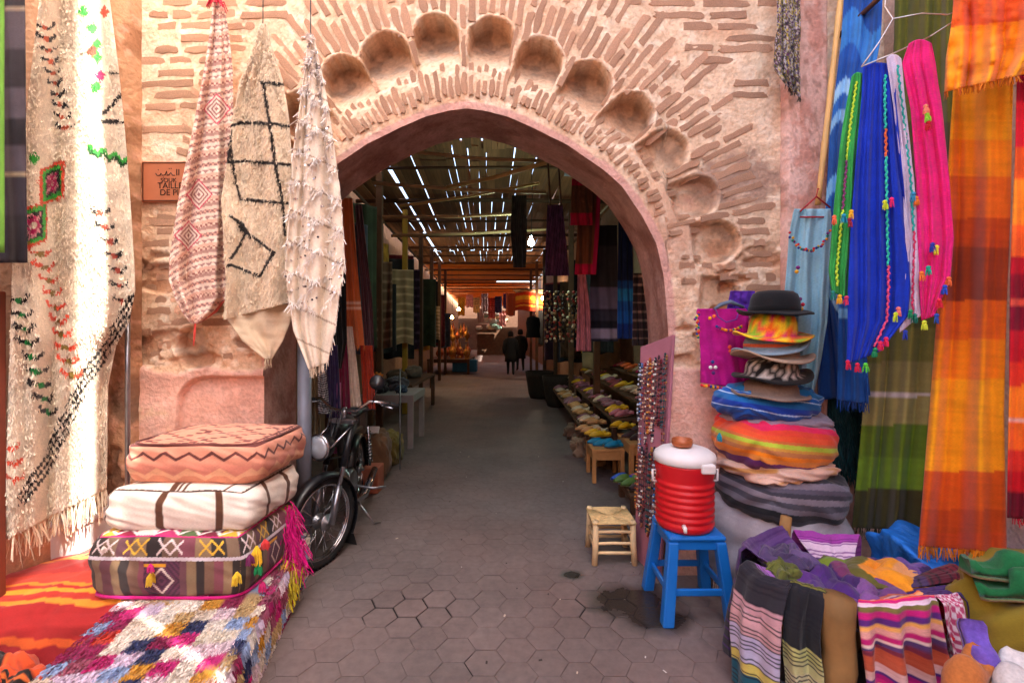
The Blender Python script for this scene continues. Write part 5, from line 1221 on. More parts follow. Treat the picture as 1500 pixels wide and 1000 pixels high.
# ------------------------------------------------------------------ leaning necklace board
nbd = empty('necklace_board', gnd(948, 835), 'tall mauve board leaning on the jamb, hung with bead necklaces', 'board')
M_MAUVE = plain('mauve_paint', (168, 108, 122), .7, 0, .14, 7, .2)
q0, q1 = gnd(929, 815), gnd(966, 851); t0, t1 = P(938, 508, 3.02), P(986, 490, 2.80)
nrm = (q1 - q0).cross(t0 - q0).normalized() * .018
v = [q0, q1, t1, t0]; v = [tuple(p) for p in v] + [tuple(p - nrm) for p in v]
bake(nbd, MB().add(v, [(0, 1, 2, 3), (7, 6, 5, 4), (0, 4, 5, 1), (1, 5, 6, 2), (2, 6, 7, 3), (3, 7, 4, 0)]).build('panel', M_MAUVE, bevel=.004))
def onb(u, w, off=.02): return (q0.lerp(q1, u)).lerp(t0.lerp(t1, u), w) + nrm.normalized() * off
BEADS = [((36, 38, 48), (180, 190, 200)), ((150, 70, 40), (196, 130, 60)), ((120, 40, 50), (60, 40, 44)), ((60, 120, 190), (200, 190, 180)), ((214, 190, 160), (150, 60, 60)), ((30, 60, 66), (60, 90, 96)), ((140, 30, 40), (196, 150, 120)), ((46, 50, 60), (220, 214, 206)), ((170, 120, 60), (120, 40, 40)), ((226, 216, 200), (60, 60, 70)), ((60, 40, 50), (150, 90, 70))]
onb_sign = -1 if onb(.5, .5, .1).y > onb(.5, .5, 0).y else 1
rn = random.Random(9)
for i in range(22):
    u0 = .06 + .86 * (i % 11) / 10 + rn.uniform(-.02, .02); top = .93 - rn.uniform(0, .03); bot = top - rn.uniform(.24, .42) if i < 11 else rn.uniform(.14, .32); top = top if i < 11 else .56 - rn.uniform(0, .08)
    m = MB(); cc2 = BEADS[(i * 3 + i // 11) % 11]; nbz = 34; r_ = rn.uniform(.0055, .0085); wd = .035
    for k_ in range(nbz):
        a = 2 * PI * k_ / nbz; u = u0 + wd * math.sin(a) * (1 - .4 * math.cos(a)); w = (top + bot) / 2 + (top - bot) / 2 * math.cos(a)
        p = onb(u, w, onb_sign * .012); m.lathe([(r_ * .4, -r_), (r_, -r_ * .3), (r_, r_ * .3), (r_ * .4, r_)], 6, T(p), tuple(C3(*cc2[(k_ // 3) % 2])))
    colour = {0: 'black and grey', 1: 'amber', 2: 'dark red', 3: 'blue', 4: 'cream', 5: 'teal black', 6: 'red', 7: 'grey and white', 8: 'brown', 9: 'white', 10: 'plum'}[(i * 3 + i // 11) % 11]
    th_ = MB().tube([onb(u0 + wd * math.sin(2 * PI * k_ / 24) * (1 - .4 * math.cos(2 * PI * k_ / 24)), (top + bot) / 2 + (top - bot) / 2 * math.cos(2 * PI * k_ / 24), onb_sign * .012) for k_ in range(24)], .002, 4, (.1, .08, .07), closed=True)
    o_ = th_.build('bead_necklace', M_PAINTED, label=f'{colour} bead necklace hanging in the {"upper" if i < 11 else "lower"} row of the mauve board', cat='necklace', group='necklaces on the mauve board'); m.build('beads', M_PAINTED, o_, kind='stuff')
# ================================================================== RIGHT FRONT: SCARF BASKET, SACK
KX, KY, KW, KD, KH = 1.435, 1.93, .44, .27, .50
bk = empty('scarf_basket', (KX, KY, 0), 'round wooden stake basket heaped and draped with folded scarves', 'basket')
stp = MB()
nst = 18
for i in range(nst):
    a = 2 * PI * i / nst
    m = MB(); x, y = KX + KW * .93 * math.cos(a), KY + KD * .93 * math.sin(a); m.box((x, y, KH * .43), (.055, .018, KH * .86), Rz(a + PI / 2)); bake(bk, m.build('stave', M_WOOD, bevel=.004))
for z in (.12, .40):
    bake(bk, MB().tube([(KX + KW * .96 * math.cos(a), KY + KD * .96 * math.sin(a), z) for a in [2 * PI * i / 40 for i in range(40)]], .007, 6, closed=True).build('hoop', M_METAL, smooth=True))
for (a, w_, h_, zc) in ((-2.10, .115, .52, .26), (1.85, .05, .62, .31)):
    x, y = KX + KW * 1.0 * math.cos(a), KY + KD * 1.0 * math.sin(a)
    m = MB(); n = 8
    pts = []
    for i in range(n + 1): pts.append(Vector((x + .006 * math.sin(i * 1.7), y, h_ * i / n)))
    m.tube(pts, [w_ / 2 * (1 + .05 * math.sin(i * 2.1)) for i in range(n + 1)], 10); bake(bk, m.build('corner_post', plain('brown_sacking', (150, 112, 66), .85, 0, .3, 5, .5, 26), smooth=True))
def drape(label, a0, a1, colfn, inner=.45, zr=.03, zend=.02, out=1.10, seed=0.0, nu=40, folds=3.0, mat=None, name='draped_scarf', top=0.0):
    a0, a1 = math.radians(a0), math.radians(a1)
    def f(U, V):
        A = a0 + (a1 - a0) * U
        vk = np.array([0, .16, .26, .34, .45, 1.0]); rk = np.array([inner, .86, .985, 1.04, out - .02, out + .04]); zk = np.array([KH - .05, KH - .005 + zr * .4, KH + zr, KH + zr - .02, KH - .10, zend])
        R = np.interp(V, vk, rk); Z = np.interp(V, vk, zk) + top * np.exp(-((V - .2) / .15) ** 2)
        wv = np.sin(2 * PI * folds * U + seed * 3 + 1.5 * V) * sstep(.2, .6, V)
        R = R + .028 * wv
        return np.stack([KX + KW * R * np.cos(A) + .01 * np.sin(7 * V + seed), KY + (KD * R + .02 * wv) * np.sin(A) - .02 * (R > 1) * 0, Z + .012 * np.sin(A * 5 + seed) * (V < .5)], -1)
    return drape3(name, f, nu, 130, colfn, mat or M_WOVEN, .004, seed, .012, label=label, cat='scarf', group='scarves in the basket')
def fine(cols_, n, lines=None, rep_=1):
    pal = np.array([C3(*c) for c in cols_])
    def f(U, V, *a_):
        c = pal[np.clip((V * rep_ * len(pal)).astype(int), 0, rep_ * len(pal) - 1) % len(pal)].copy()
        if lines is not None: c[((V * n) % 1) < .22] = C3(*lines)
        return c * (1 + .12 * (vnoise(U * 4, V * 200) - .5))[..., None]
    return f
drape('dark scarf with pink, lilac and yellow stripe bands over the near end of the basket', 176, 216, fine([(44, 40, 48), (40, 38, 46), (150, 92, 170), (48, 44, 52), (44, 42, 50), (48, 46, 54), (196, 150, 158), (206, 160, 165), (200, 156, 160), (186, 176, 206), (190, 182, 210), (206, 190, 96), (28, 84, 104), (30, 90, 108)], 90, (34, 30, 40)), seed=.5, folds=2)
drape('olive and black striped scarf between the dark scarf and the brown post', 217, 234, fine([(60, 56, 50), (120, 116, 50), (124, 120, 52), (110, 108, 50), (34, 34, 40), (32, 32, 38), (36, 36, 40), (34, 34, 38), (190, 190, 120), (186, 184, 130), (196, 190, 150), (180, 176, 140), (190, 186, 150), (110, 100, 70)], 84, (28, 26, 34)), seed=1.2, folds=1.5)
drape('magenta, orange and white striped scarf hanging over the basket front', 250, 287, fine([(120, 40, 60), (190, 84, 54), (196, 90, 60), (200, 96, 66), (196, 90, 60), (226, 180, 176), (230, 190, 190), (84, 44, 130), (176, 24, 120), (206, 40, 130), (236, 180, 90), (232, 170, 80), (226, 84, 70), (196, 24, 110), (222, 190, 206), (226, 200, 216), (120, 110, 60), (196, 30, 120), (90, 40, 120), (236, 170, 90), (226, 160, 150), (190, 30, 110), (230, 200, 190), (90, 60, 110)], 1, None, 2), seed=2.0, folds=3.0)
def c_hound(U, V, *a_):
    t = V * 46; s_ = U * 11; ch = (((np.floor(t) + np.floor(s_)) % 2) == 0) | ((np.floor(t * 2 + s_ * 2) % 4 == 0) & (np.floor(t) % 2 == 0))
    c = np.broadcast_to(C3(226, 206, 214), U.shape + (3,)).copy(); c[ch] = C3(186, 70, 110); m = V > .8; c[m & (np.floor(U * 20) % 2 == 0)] = C3(206, 120, 150); return c
drape('pink and white houndstooth scarf hanging over the basket front', 288, 306, c_hound, seed=2.6, folds=1.5, nu=60)
drape('dark purple scarf hanging beside the houndstooth one', 307, 326, fine([(70, 46, 100), (66, 42, 96), (54, 34, 82), (48, 30, 70), (60, 36, 84), (40, 26, 50), (150, 30, 110)], 30, (60, 30, 80)), seed=3.1, folds=2)
drape('dark scarf with fine white and maroon stripes over the far end of the basket', 328, 362, fine([(70, 50, 90), (96, 34, 50), (110, 30, 46), (84, 26, 40), (54, 30, 44), (200, 190, 170), (46, 40, 44), (190, 180, 110), (44, 36, 40), (150, 30, 60), (40, 30, 40)], 50, (36, 28, 34)), seed=3.7, folds=2)
drape('mauve striped shawl laid over the back rim of the basket', 60, 100, fine([(206, 180, 200), (150, 60, 150), (140, 60, 140), (206, 186, 200), (200, 176, 196), (190, 160, 180)], 40, (110, 40, 120)), seed=4.3, zr=.05, zend=.2)
drape('purple and black scarf laid over the back corner of the basket', 108, 172, fine([(96, 64, 120), (84, 56, 106), (60, 50, 64), (44, 42, 48), (48, 46, 52)], 14, (70, 40, 96)), seed=5.0, zr=.07, zend=.1)
# folded pieces lying in the heap
def bundle(label, px, py, Yq, w, d, h, rz, cols_, seed, tilt=0.0):
    """a folded scarf lying in the heap: layered folds with creases"""
    c = P(px, py, Yq); pal = np.array([C3(*k_) for k_ in cols_])
    def f(U, V):
        s_ = (U - .5); q = (V - .5)
        fold = np.abs(((U * 3.3 + .25 * np.sin(V * 4 + seed) + seed) % 1) - .5) * 2
        ridge = np.abs(((V * 2.4 + .3 * np.sin(U * 5 + seed * 2)) % 1) - .5) * 2
        z = h * (1 - 1.5 * (s_ * s_ + q * q)) * .55 + .024 * (1 - fold ** 1.6) + .012 * (1 - ridge ** 1.4) - .12 * np.maximum(0, np.hypot(s_, q) - .42)
        x = s_ * w * 1.25 + .02 * np.sin(V * 9 + seed); y = q * d * 1.3 + .015 * np.sin(U * 8 + seed)
        ca, sa = math.cos(rz), math.sin(rz)
        return np.stack([c.x + x * ca - y * sa, c.y + x * sa + y * ca, c.z - h * .45 + z], -1)
    def cf(U, V, *a_): return pal[np.clip(((U + .08 * np.sin(V * 5)) * len(pal)).astype(int), 0, len(pal) - 1)] * (1 + .16 * (vnoise(U * 90, V * 5) - .5))[..., None]
    return drape3('folded_scarf', f, 60, 60, cf, M_WOVEN, .006, seed, .014, label=label, cat='scarf', group='scarves in the basket')[0]
bundle('orange, olive and yellow folded scarf on the basket heap', 1268, 838, 1.98, .36, .20, .10, -.12, [(96, 92, 40), (110, 130, 40), (96, 90, 40), (226, 140, 30), (236, 150, 30), (232, 160, 100)], 1.0)
bundle('dark purple crumpled scarf in the basket heap', 1210, 850, 1.90, .34, .18, .10, .5, [(90, 50, 120), (74, 40, 110), (60, 34, 92), (110, 50, 90)], 2.0)
bundle('lilac folded scarf at the front of the basket heap', 1262, 868, 1.84, .26, .16, .08, .06, [(116, 70, 130), (124, 80, 140), (110, 66, 124)], 3.0)
bundle('red, orange and peach folded scarf at the right of the heap', 1338, 876, 1.84, .20, .18, .09, -.7, [(176, 40, 40), (206, 80, 36), (226, 110, 50), (236, 160, 100), (190, 30, 40)], 4.0)
bundle('violet folded scarf at the back of the heap', 1330, 842, 2.02, .24, .18, .08, -.5, [(84, 60, 120), (110, 80, 140), (60, 40, 90)], 5.0)
bundle('maroon folded scarf deep in the heap', 1230, 872, 1.94, .30, .2, .09, .2, [(120, 30, 60), (96, 30, 60), (80, 30, 80)], 6.0)
bundle('slate purple folded scarf standing at the back of the heap', 1150, 815, 2.02, .18, .14, .12, .2, [(84, 66, 104), (70, 56, 90), (96, 76, 116)], 7.0)
bundle('olive knotted scarf end at the corner of the heap', 1146, 836, 1.93, .10, .10, .07, .8, [(96, 100, 44), (80, 84, 40)], 8.0)
tm = MB(); tassel(tm, P(1358, 912, 1.70), .07, .014, tuple(C3(206, 70, 120)), 20, 3); pom(tm, P(1358, 910, 1.70), .009, (206, 70, 120)); tm.build('tassel', M_YARN, label='pink tassel hanging beside the houndstooth scarf', cat='tassel')
# blue tarpaulin bundle
def c_tarp(face, q): return np.broadcast_to(C3(44, 118, 206), q.shape[:-1] + (3,)) * (0.9 + .2 * vnoise(q[..., 0] * 5, q[..., 1] * 5 + q[..., 2] * 5))[..., None]
tp = P(1420, 850, 2.12)
pouf('blue_sack', (tp.x, tp.y + .05, 0.0), (.62, .42, .50), -.25, c_tarp, 44, 2.8, .05, .06, 3.3, mat=vcol('tarpaulin', .5, (30, 30), .5, .08, 0, bdist=.02), label='bulging bright blue tarpaulin sack behind the scarf basket', cat='sack')
# olive sack with felt slippers
def slipper_mesh(name, colf, felt=True, nst=16, npr=12):
    """pointed flat slipper, toe towards -y, length 1, sole at z=0"""
    v = []; cl = []
    for i in range(nst):
        t = i / (nst - 1); y = -0.5 + t
        w = .17 * math.sin(min(1, (t + .015) / .42) * PI / 2) ** .8 if t < .42 else .17 - .035 * math.sin((t - .42) / .58 * PI) - .06 * max(0, (t - .86) / .14) ** 2
        h = .05 + .17 * math.sin(min(1, t / .5) * PI / 2) if t < .55 else .22 - .13 * sstep(.55, .75, np.array(t)) + .06 * (t > .9)
        for k_ in range(npr):
            a = PI * k_ / (npr - 1); x = math.cos(a) * w; z = math.sin(a) ** .8 * h
            if t > .6:
                z = min(z, .05 + .05 * abs(math.cos(a)) ** 3 + .05 * (t > .93))
            v.append((x, y, z + .012 * (t < .1))); cl.append(colf(t, a))
    q = gridq(npr, nst); v = np.array(v); base = v.copy(); n0 = len(v)
    sole = []; 
    for i in range(nst):
        r0 = v[i * npr]; r1 = v[i * npr + npr - 1]; sole += [(r0[0] * 1.06, r0[1] * 1.01, -.03), (r1[0] * 1.06, r1[1] * 1.01, -.03)]
    vv_ = np.concatenate([v, np.array(sole)]); f = [tuple(x) for x in q]
    for i in range(nst - 1):
        a, b = n0 + 2 * i, n0 + 2 * i + 1; c, d = n0 + 2 * i + 2, n0 + 2 * i + 3
        f += [(a, b, d, c), (i * npr, a, c, (i + 1) * npr), (i * npr + npr - 1, (i + 1) * npr + npr - 1, d, b)]
    f += [tuple(range(npr)) + (n0 + 1, n0), tuple((nst - 1) * npr + k_ for k_ in range(npr - 1, -1, -1)) + (n0 + 2 * nst - 2, n0 + 2 * nst - 1)]
    me = bpy.data.meshes.new(name); me.from_pydata([tuple(p) for p in vv_], [], f)
    at = me.color_attributes.new('Col', 'FLOAT_COLOR', 'POINT'); cc_ = np.ones((len(vv_), 4), np.float32); cc_[:n0, :3] = np.array(cl); cc_[n0:, :3] = C3(150, 120, 90); at.data.foreach_set('color', cc_.ravel())
    me.polygons.foreach_set('use_smooth', np.ones(len(f), dtype=bool)); me.materials.append(M_FELT if felt else M_LEATHER); return me
M_LEATHER = vcol('slipper_leather', .5, (40, 40), .15, .1, 0, use_uv=False, spec=.4)
def c_sack(face, q):
    return np.broadcast_to(C3(140, 122, 36), q.shape[:-1] + (3,)) * (0.88 + .2 * fbm(q[..., 0] * 3 + q[..., 2], q[..., 1] * 3 + q[..., 2] * 2, 3))[..., None]
sk = P(1500, 900, 1.72)
pouf('cloth_sack', (sk.x + .10, sk.y, 0.0), (.60, .56, .62), .4, c_sack, 50, 3.0, .0, .03, 5.5, shear=(-.05, 0), label='big mustard olive cloth sack carrying the green felt slippers', cat='sack')
def place_slipper(me, loc, L, rz, label, group, rx=0.0, ry=0.0, name='slipper', cat='slipper', wid=1.0):
    o = bpy.data.objects.new(name, me); o.location = loc; o.rotation_euler = (rx, ry, rz); o.scale = (L * wid, L, L * (1.5 if wid > 1.05 else 1.0)); return link(o, None, label, cat, group)
def nc(*c): return lambda t, a: C3(*c) * (.85 + .3 * float(vnoise(np.array(t * 9), np.array(a * 5))))
mg = slipper_mesh('slipper', nc(30, 104, 58)); mp = slipper_mesh('slipper', nc(110, 84, 176)); mo = slipper_mesh('slipper', nc(176, 104, 52)); mw = slipper_mesh('slipper', nc(206, 200, 196))
place_slipper(mg, P(1482, 842, 1.66), .27, 1.25, 'dark green felt slipper lying across the top of the olive sack', 'felt slippers on the sack', ry=.1, wid=1.25)
place_slipper(mg, P(1506, 868, 1.60), .26, .9, 'green felt slipper at the picture edge in front of the other green one', 'felt slippers on the sack', rx=-.3, wid=1.3)
hp_ = P(1432, 1010, 1.46)
place_slipper(mp, P(1436, 962, 1.42), .20, -.35, 'violet felt slipper leaning against the olive sack', 'felt slippers in front of the sack', rx=1.0, wid=1.2)
place_slipper(mo, P(1418, 995, 1.36), .23, -1.1, 'tan orange felt slipper in front of the violet one', 'felt slippers in front of the sack', rx=.3, wid=1.25)
place_slipper(mw, P(1484, 1004, 1.34), .22, -.9, 'speckled white felt slipper at the bottom picture corner', 'felt slippers in front of the sack', rx=.3, wid=1.2)
def c_box(face, q): return np.broadcast_to(C3(120, 90, 60), q.shape[:-1] + (3,)) * (0.9 + .2 * vnoise(q[..., 0] * 9, q[..., 2] * 9 + q[..., 1] * 9))[..., None]
sl = P(1452, 1000, 1.40); pouf('burlap_sack', (sl.x + .06, sl.y - .02, 0), (.36, .30, .34), .1, c_box, 26, 3.2, .05, .02, 2.2, label='low brown sack holding the violet and tan slippers', cat='sack')
# ================================================================== SLIPPER STALL IN THE LANE
def table(name, label, x0, x1, y0_, y1_, z, mat, th=.03, leg=.05, cat='table', apron=.08):
    t = empty(name, ((x0 + x1) / 2, (y0_ + y1_) / 2, 0), label, cat)
    bake(t, MB().box(((x0 + x1) / 2, (y0_ + y1_) / 2, z - th / 2), (x1 - x0, y1_ - y0_, th)).build('top', mat, bevel=.004))
    for x in (x0 + leg * .6, x1 - leg * .6):
        for y in (y0_ + leg * .6, y1_ - leg * .6): bake(t, MB().box((x, y, (z - th) / 2), (leg, leg, z - th)).build('leg', mat, bevel=.003))
    if apron: bake(t, MB().box(((x0 + x1) / 2, y0_ + leg * .5, z - th - apron / 2), (x1 - x0 - leg * 1.3, .02, apron)).build('apron', mat)); bake(t, MB().box((x0 + leg * .5, (y0_ + y1_) / 2, z - th - apron / 2), (.02, y1_ - y0_ - leg * 1.3, apron)).build('apron', mat))
    return t
M_TAN = plain('tan_wood', (186, 130, 76), .6, 0, .2, 8, .3, 40)
table('low_stool', 'tan low wooden stool carrying turquoise slippers, nearest the lane', .80, 1.13, 4.55, 4.95, .34, M_TAN, leg=.04)
table('low_stool', 'tan low wooden stool with dark slippers closer to the necklace board', 1.12, 1.55, 4.35, 4.85, .44, M_TAN, leg=.045)
TIERS = [(.82, 1.10, .38, 'lowest'), (1.10, 1.38, .56, 'second'), (1.38, 1.66, .75, 'third'), (1.66, 1.98, .94, 'highest')]
for (xa, xb, zt_, nm_) in TIERS: table('display_shelf', f'{nm_} stepped plank shelf of the slipper stall', xa, xb, 5.02, 9.4, zt_, M_DARKWOOD, leg=.05, apron=.0)
table('floor_tray', 'low tray of bright slippers on the ground behind the necklace board', .98, 1.55, 3.75, 4.22, .16, M_DARKWOOD, leg=.05, apron=.04)
SC_ = {'mustard yellow': (226, 172, 20), 'turquoise': (16, 130, 168), 'dark brown': (72, 50, 50), 'tan': (196, 140, 84), 'cream': (206, 180, 150), 'plum': (130, 70, 90), 'red': (190, 36, 44), 'orange': (222, 96, 40), 'cobalt blue': (50, 90, 190), 'magenta': (190, 30, 96), 'green': (96, 130, 60), 'mauve patterned': (150, 100, 110), 'rose': (190, 110, 120)}
SM = {k_: slipper_mesh('slipper', nc(*c), False) for k_, c in SC_.items()}
rs = random.Random(31)
ORD = ['first', 'second', 'third', 'fourth', 'fifth', 'sixth', 'seventh', 'eighth', 'ninth', 'tenth', 'eleventh', 'twelfth', 'thirteenth', 'fourteenth', 'fifteenth', 'sixteenth', 'seventeenth', 'eighteenth', 'nineteenth', 'twentieth', 'last']
def pair(col, x, y, z, rz, where, rx=0.0):
    for s_ in (-1, 1):
        o = place_slipper(SM[col], (x + s_ * .052 * math.cos(rz), y + s_ * .052 * math.sin(rz), z + .008), .25, rz + s_ * .04 + rs.uniform(-.06, .06), f'{col} {"inner" if s_ > 0 else "outer"} slipper {where}', 'leather slippers at the lane stall', rx, wid=1.0)
w1 = 'on the low stool by the lane'
pair('turquoise', .93, 4.78, .34, -1.2, w1); pair('turquoise', 1.03, 4.68, .35, -1.25, 'nearest the arch on the low stool'); pair('mustard yellow', .92, 4.92, .40, -1.25, w1); pair('tan', .84, 5.06, .42, -1.2, w1)
w2 = 'on the stool behind the necklace board'
pair('dark brown', 1.25, 4.62, .44, -1.1, 'at the near corner of the stool behind the necklace board'); pair('dark brown', 1.42, 4.55, .44, -1.0, 'at the wall side of the stool behind the necklace board'); pair('mustard yellow', 1.18, 4.86, .50, -1.0, w2); pair('dark brown', 1.38, 4.78, .47, -1.2, w2)
w3 = 'on the tray on the ground'
for i, (c_, x, y) in enumerate([('cobalt blue', 1.04, 4.14), ('magenta', 1.20, 4.12), ('green', 1.03, 4.02), ('mustard yellow', 1.16, 3.94), ('dark brown', 1.12, 3.86), ('red', 1.24, 3.80), ('orange', 1.34, 3.92), ('tan', 1.38, 4.1)]): pair(c_, x, y, .16 + .012 * (i % 3), -1.15 + rs.uniform(-.1, .1), w3)
TC = [['tan', 'cream', 'tan', 'mustard yellow', 'mauve patterned', 'cream'], ['mauve patterned', 'rose', 'cream', 'plum', 'mauve patterned', 'mustard yellow'], ['cream', 'rose', 'dark brown', 'mustard yellow', 'cream', 'plum'], ['tan', 'cream', 'magenta', 'tan', 'rose', 'orange']]
for ti, (xa, xb, zt_, nm_) in enumerate(TIERS):
    for k_ in range(17):
        pair(TC[ti][(k_ * 5 + rs.randint(0, 1)) % 6], (xa + xb) / 2 + rs.uniform(-.02, .02), 5.14 + k_ * .25 + rs.uniform(-.03, .03), zt_ + .004 + rs.uniform(0, .05), -PI / 2 + rs.uniform(-.5, .4), f'{ORD[k_]} back from the arch on the {nm_} shelf', rs.uniform(-.1, .25))
for (x, y, s_) in ((.98, 4.62, .1), (1.02, 4.46, .11)): pass
# cloth bags and shoes under the stall edge
def c_bag(c): return lambda face, q: np.broadcast_to(C3(*c), q.shape[:-1] + (3,)) * (0.8 + .4 * fbm(q[..., 0] * 3, q[..., 1] * 3 + q[..., 2] * 3, 3))[..., None]
for i, (x, y, s_, c, l_) in enumerate([(.86, 5.6, .22, (150, 120, 96), 'grey brown cloth bundle under the edge of the slipper table'), (.9, 6.4, .24, (120, 92, 74), 'brown cloth bundle under the middle of the slipper table'), (.95, 5.2, .16, (176, 130, 90), 'tan bundle beside the low stools')]): pouf('cloth_bundle', (x, y, 0), (s_, s_ * 1.2, s_ * .9), i, c_bag(c), 18, 2.8, .05, .04, i, label=l_, cat='bundle')
# ================================================================== MOPED
W0 = gnd(472, 829); R_ = .289
mb_root = empty('moped', W0, 'old black moped with chrome fork and spoked front wheel parked against the jamb', 'moped')
wdir = Vector((-.35, -.937, 0)).normalized(); wn = Vector((.937, -.35, 0)).normalized(); bd_ = Vector((-.13, 1, 0)).normalized(); bs = Vector((1, .13, 0)).normalized()
def mpart(m, name, mat, parent=None, smooth=True, bevel=0.0):
    o = m.build(name, mat, smooth=smooth, bevel=bevel)
    if parent is None: return bake(mb_root, o)
    o.parent = parent; return o
def frame_of(n, c):
    n = n.normalized(); u = Vector((0, 0, 1)).cross(n).normalized(); w = n.cross(u); M = Matrix((u, w, n)).transposed().to_4x4(); return T(c) @ M
def wheel(c, n, nm):
    Mx = frame_of(n, c); pts = lambda R, k_=48, z=0: [Mx @ Vector((R * math.cos(2 * PI * i / k_), R * math.sin(2 * PI * i / k_), z)) for i in range(k_)]
    hub = mpart(MB().lathe([(.012, -.07), (.012, -.045), (.048, -.04), (.05, -.03), (.03, -.024), (.03, .024), (.05, .03), (.048, .04), (.012, .045), (.012, .07)], 24, Mx), nm, M_METAL)
    t = MB().tube(pts(R_ - .027), .027, 12, closed=True)
    for i in range(60):
        a = 2 * PI * i / 60; p = Mx @ Vector(((R_ - .001) * math.cos(a), (R_ - .001) * math.sin(a), 0)); t.box(p, (.034, .012, .006), frame_of(n, (0, 0, 0)) @ Rz(a + PI / 2) @ Ry(0) @ Rx(PI / 2) if False else frame_of(n, (0, 0, 0)) @ Rz(a) @ Ry(PI / 2))
    mpart(t, 'tyre', M_RUBBER, hub)
    r = MB(); r.tube(pts(R_ - .056, 48, .014), .007, 8, closed=True); r.tube(pts(R_ - .056, 48, -.014), .007, 8, closed=True); r.tube(pts(R_ - .060), .010, 8, closed=True); mpart(r, 'rim', M_CHROME, hub)
    s = MB()
    for i in range(28):
        a = 2 * PI * i / 28; z = .034 if i % 2 else -.034; a2 = a + (.35 if (i // 2) % 2 else -.35)
        s.tube([Mx @ Vector((.044 * math.cos(a2), .044 * math.sin(a2), z)), Mx @ Vector(((R_ - .06) * math.cos(a), (R_ - .06) * math.sin(a), z * .2))], .0018, 5)
    mpart(s, 'spokes', M_CHROME, hub)
    return hub
fc = W0 + Vector((0, 0, R_)); wheel(fc, wn, 'front_wheel')
rc_ = W0 + bd_ * 1.12 + Vector((-.02, 0, R_)); wheel(rc_, bs, 'rear_wheel')
head = fc - wdir * .20 + Vector((0, 0, .60))
for s_ in (-1, 1):
    o_ = wn * (.072 * s_); a = fc + o_; b = head + o_
    mpart(MB().tube([a + Vector((0, 0, -.01)), a.lerp(b, .36)], [.022, .020], 12), 'fork_leg', M_METAL); mpart(MB().tube([a.lerp(b, .34), b], [.015, .015], 12), 'fork_tube', M_CHROME)
    cov = MB().tube([a.lerp(b, .55), a.lerp(b, .98)], [.021, .024], 12); mpart(cov, 'fork_cover', M_BLACK)
mpart(MB().box(head + Vector((0, 0, .01)), (.20, .06, .025), Rz(math.atan2(wn.y, wn.x))), 'fork_crown', M_METAL, smooth=False, bevel=.006)
fd = MB(); nf = 26; v = []; f = []
for i in range(nf):
    a = math.radians(-35 + 205 * i / (nf - 1)); cdir = -wdir * math.cos(a) * -1 
    d = wdir * math.cos(PI - a) * -1 
    rad = Vector((0, 0, math.sin(a))) + (-wdir) * math.cos(a)
    for k_ in range(7):
        t = (k_ - 3) / 3; v.append(fc + rad * (R_ + .022 - .028 * t * t) + wn * (.048 * t))
for i in range(nf - 1):
    for k_ in range(6): f.append((i * 7 + k_, i * 7 + k_ + 1, i * 7 + k_ + 8, i * 7 + k_ + 7))
fo = mpart(fd.add(v, f), 'front_fender', M_BLACK); fo.modifiers.new('t', 'SOLIDIFY').thickness = .003
a = math.radians(-35); pe = fc + (Vector((0, 0, math.sin(a))) - wdir * math.cos(a)) * (R_ + .02)
mpart(MB().add([pe + wn * -.04, pe + wn * .04, pe + wn * .055 + Vector((0, .03, -.09)), pe + wn * -.055 + Vector((0, .03, -.09))], [(0, 1, 2, 3)]), 'mud_flap', M_RUBBER, smooth=False)
hl = P(468, 655, 2.98); Mh = frame_of(wdir, hl)
hb_ = mpart(MB().lathe([(.0, -.10), (.04, -.095), (.075, -.06), (.086, -.01), (.088, .005)], 28, Mh), 'headlight', M_BLACK)
mpart(MB().lathe([(.080, .006), (.089, .004), (.090, .014), (.082, .018)], 28, Mh, cap=False), 'trim_ring', M_CHROME, hb_)
M_GLASS = plain('headlight_glass', (196, 200, 206), .12, .3, .1, 10, .2, 50, spec=.6); mpart(MB().lathe([(.082, .012), (.065, .026), (.035, .034), (0, .036)], 28, Mh), 'lens', M_GLASS, hb_)
mpart(MB().tube([hl + wn * -.085, head + wn * -.09], .008, 6).tube([hl + wn * .085, head + wn * .09], .008, 6), 'headlight_bracket', M_CHROME)
st0 = head + Vector((0, .02, .10))
mpart(MB().tube([st0 + wn * -.33 + Vector((0, .10, .02)), st0 + wn * -.24 + Vector((0, .05, .05)), st0 + wn * -.10 + Vector((0, 0, -.02)), st0 + wn * .10 + Vector((0, 0, -.02)), st0 + wn * .2 + Vector((0, .02, .05)), st0 + wn * .34 + Vector((0, .10, .03))], .011, 10), 'handlebar', M_CHROME)
for s_ in (-1, 1):
    e = st0 + wn * (.33 * s_) + Vector((0, .10, .02)); mpart(MB().tube([e - wn * .05 * s_ + Vector((0, -.02, .01)), e + wn * .07 * s_ + Vector((0, .03, -.005))], .016, 10), 'grip', M_RUBBER)
    mpart(MB().tube([e - wn * .06 * s_, e - wn * .05 * s_ + Vector((0, -.05, 0)), e + wn * .05 * s_ + Vector((0, -.07, -.01))], [.006, .006, .004], 6), 'brake_lever', M_CHROME)
mpart(MB().tube([head + Vector((0, 0, .03)), st0], .016, 8), 'steering_stem', M_METAL)
rc2 = random.Random(3); cbm = MB()
for i in range(5): cbm.tube([st0 + wn * rc2.uniform(-.25, .25), head + Vector((rc2.uniform(-.05, .08), -.10, rc2.uniform(.02, .12))), hl + Vector((rc2.uniform(-.05, .08), .06, -.10)), head + Vector((rc2.uniform(-.03, .03), .12, -.25))], .004, 5)
mpart(cbm, 'cables', M_BLACK)
def bp3(f_, s_, z): return W0 + bd_ * f_ + bs * s_ + Vector((0, 0, z))
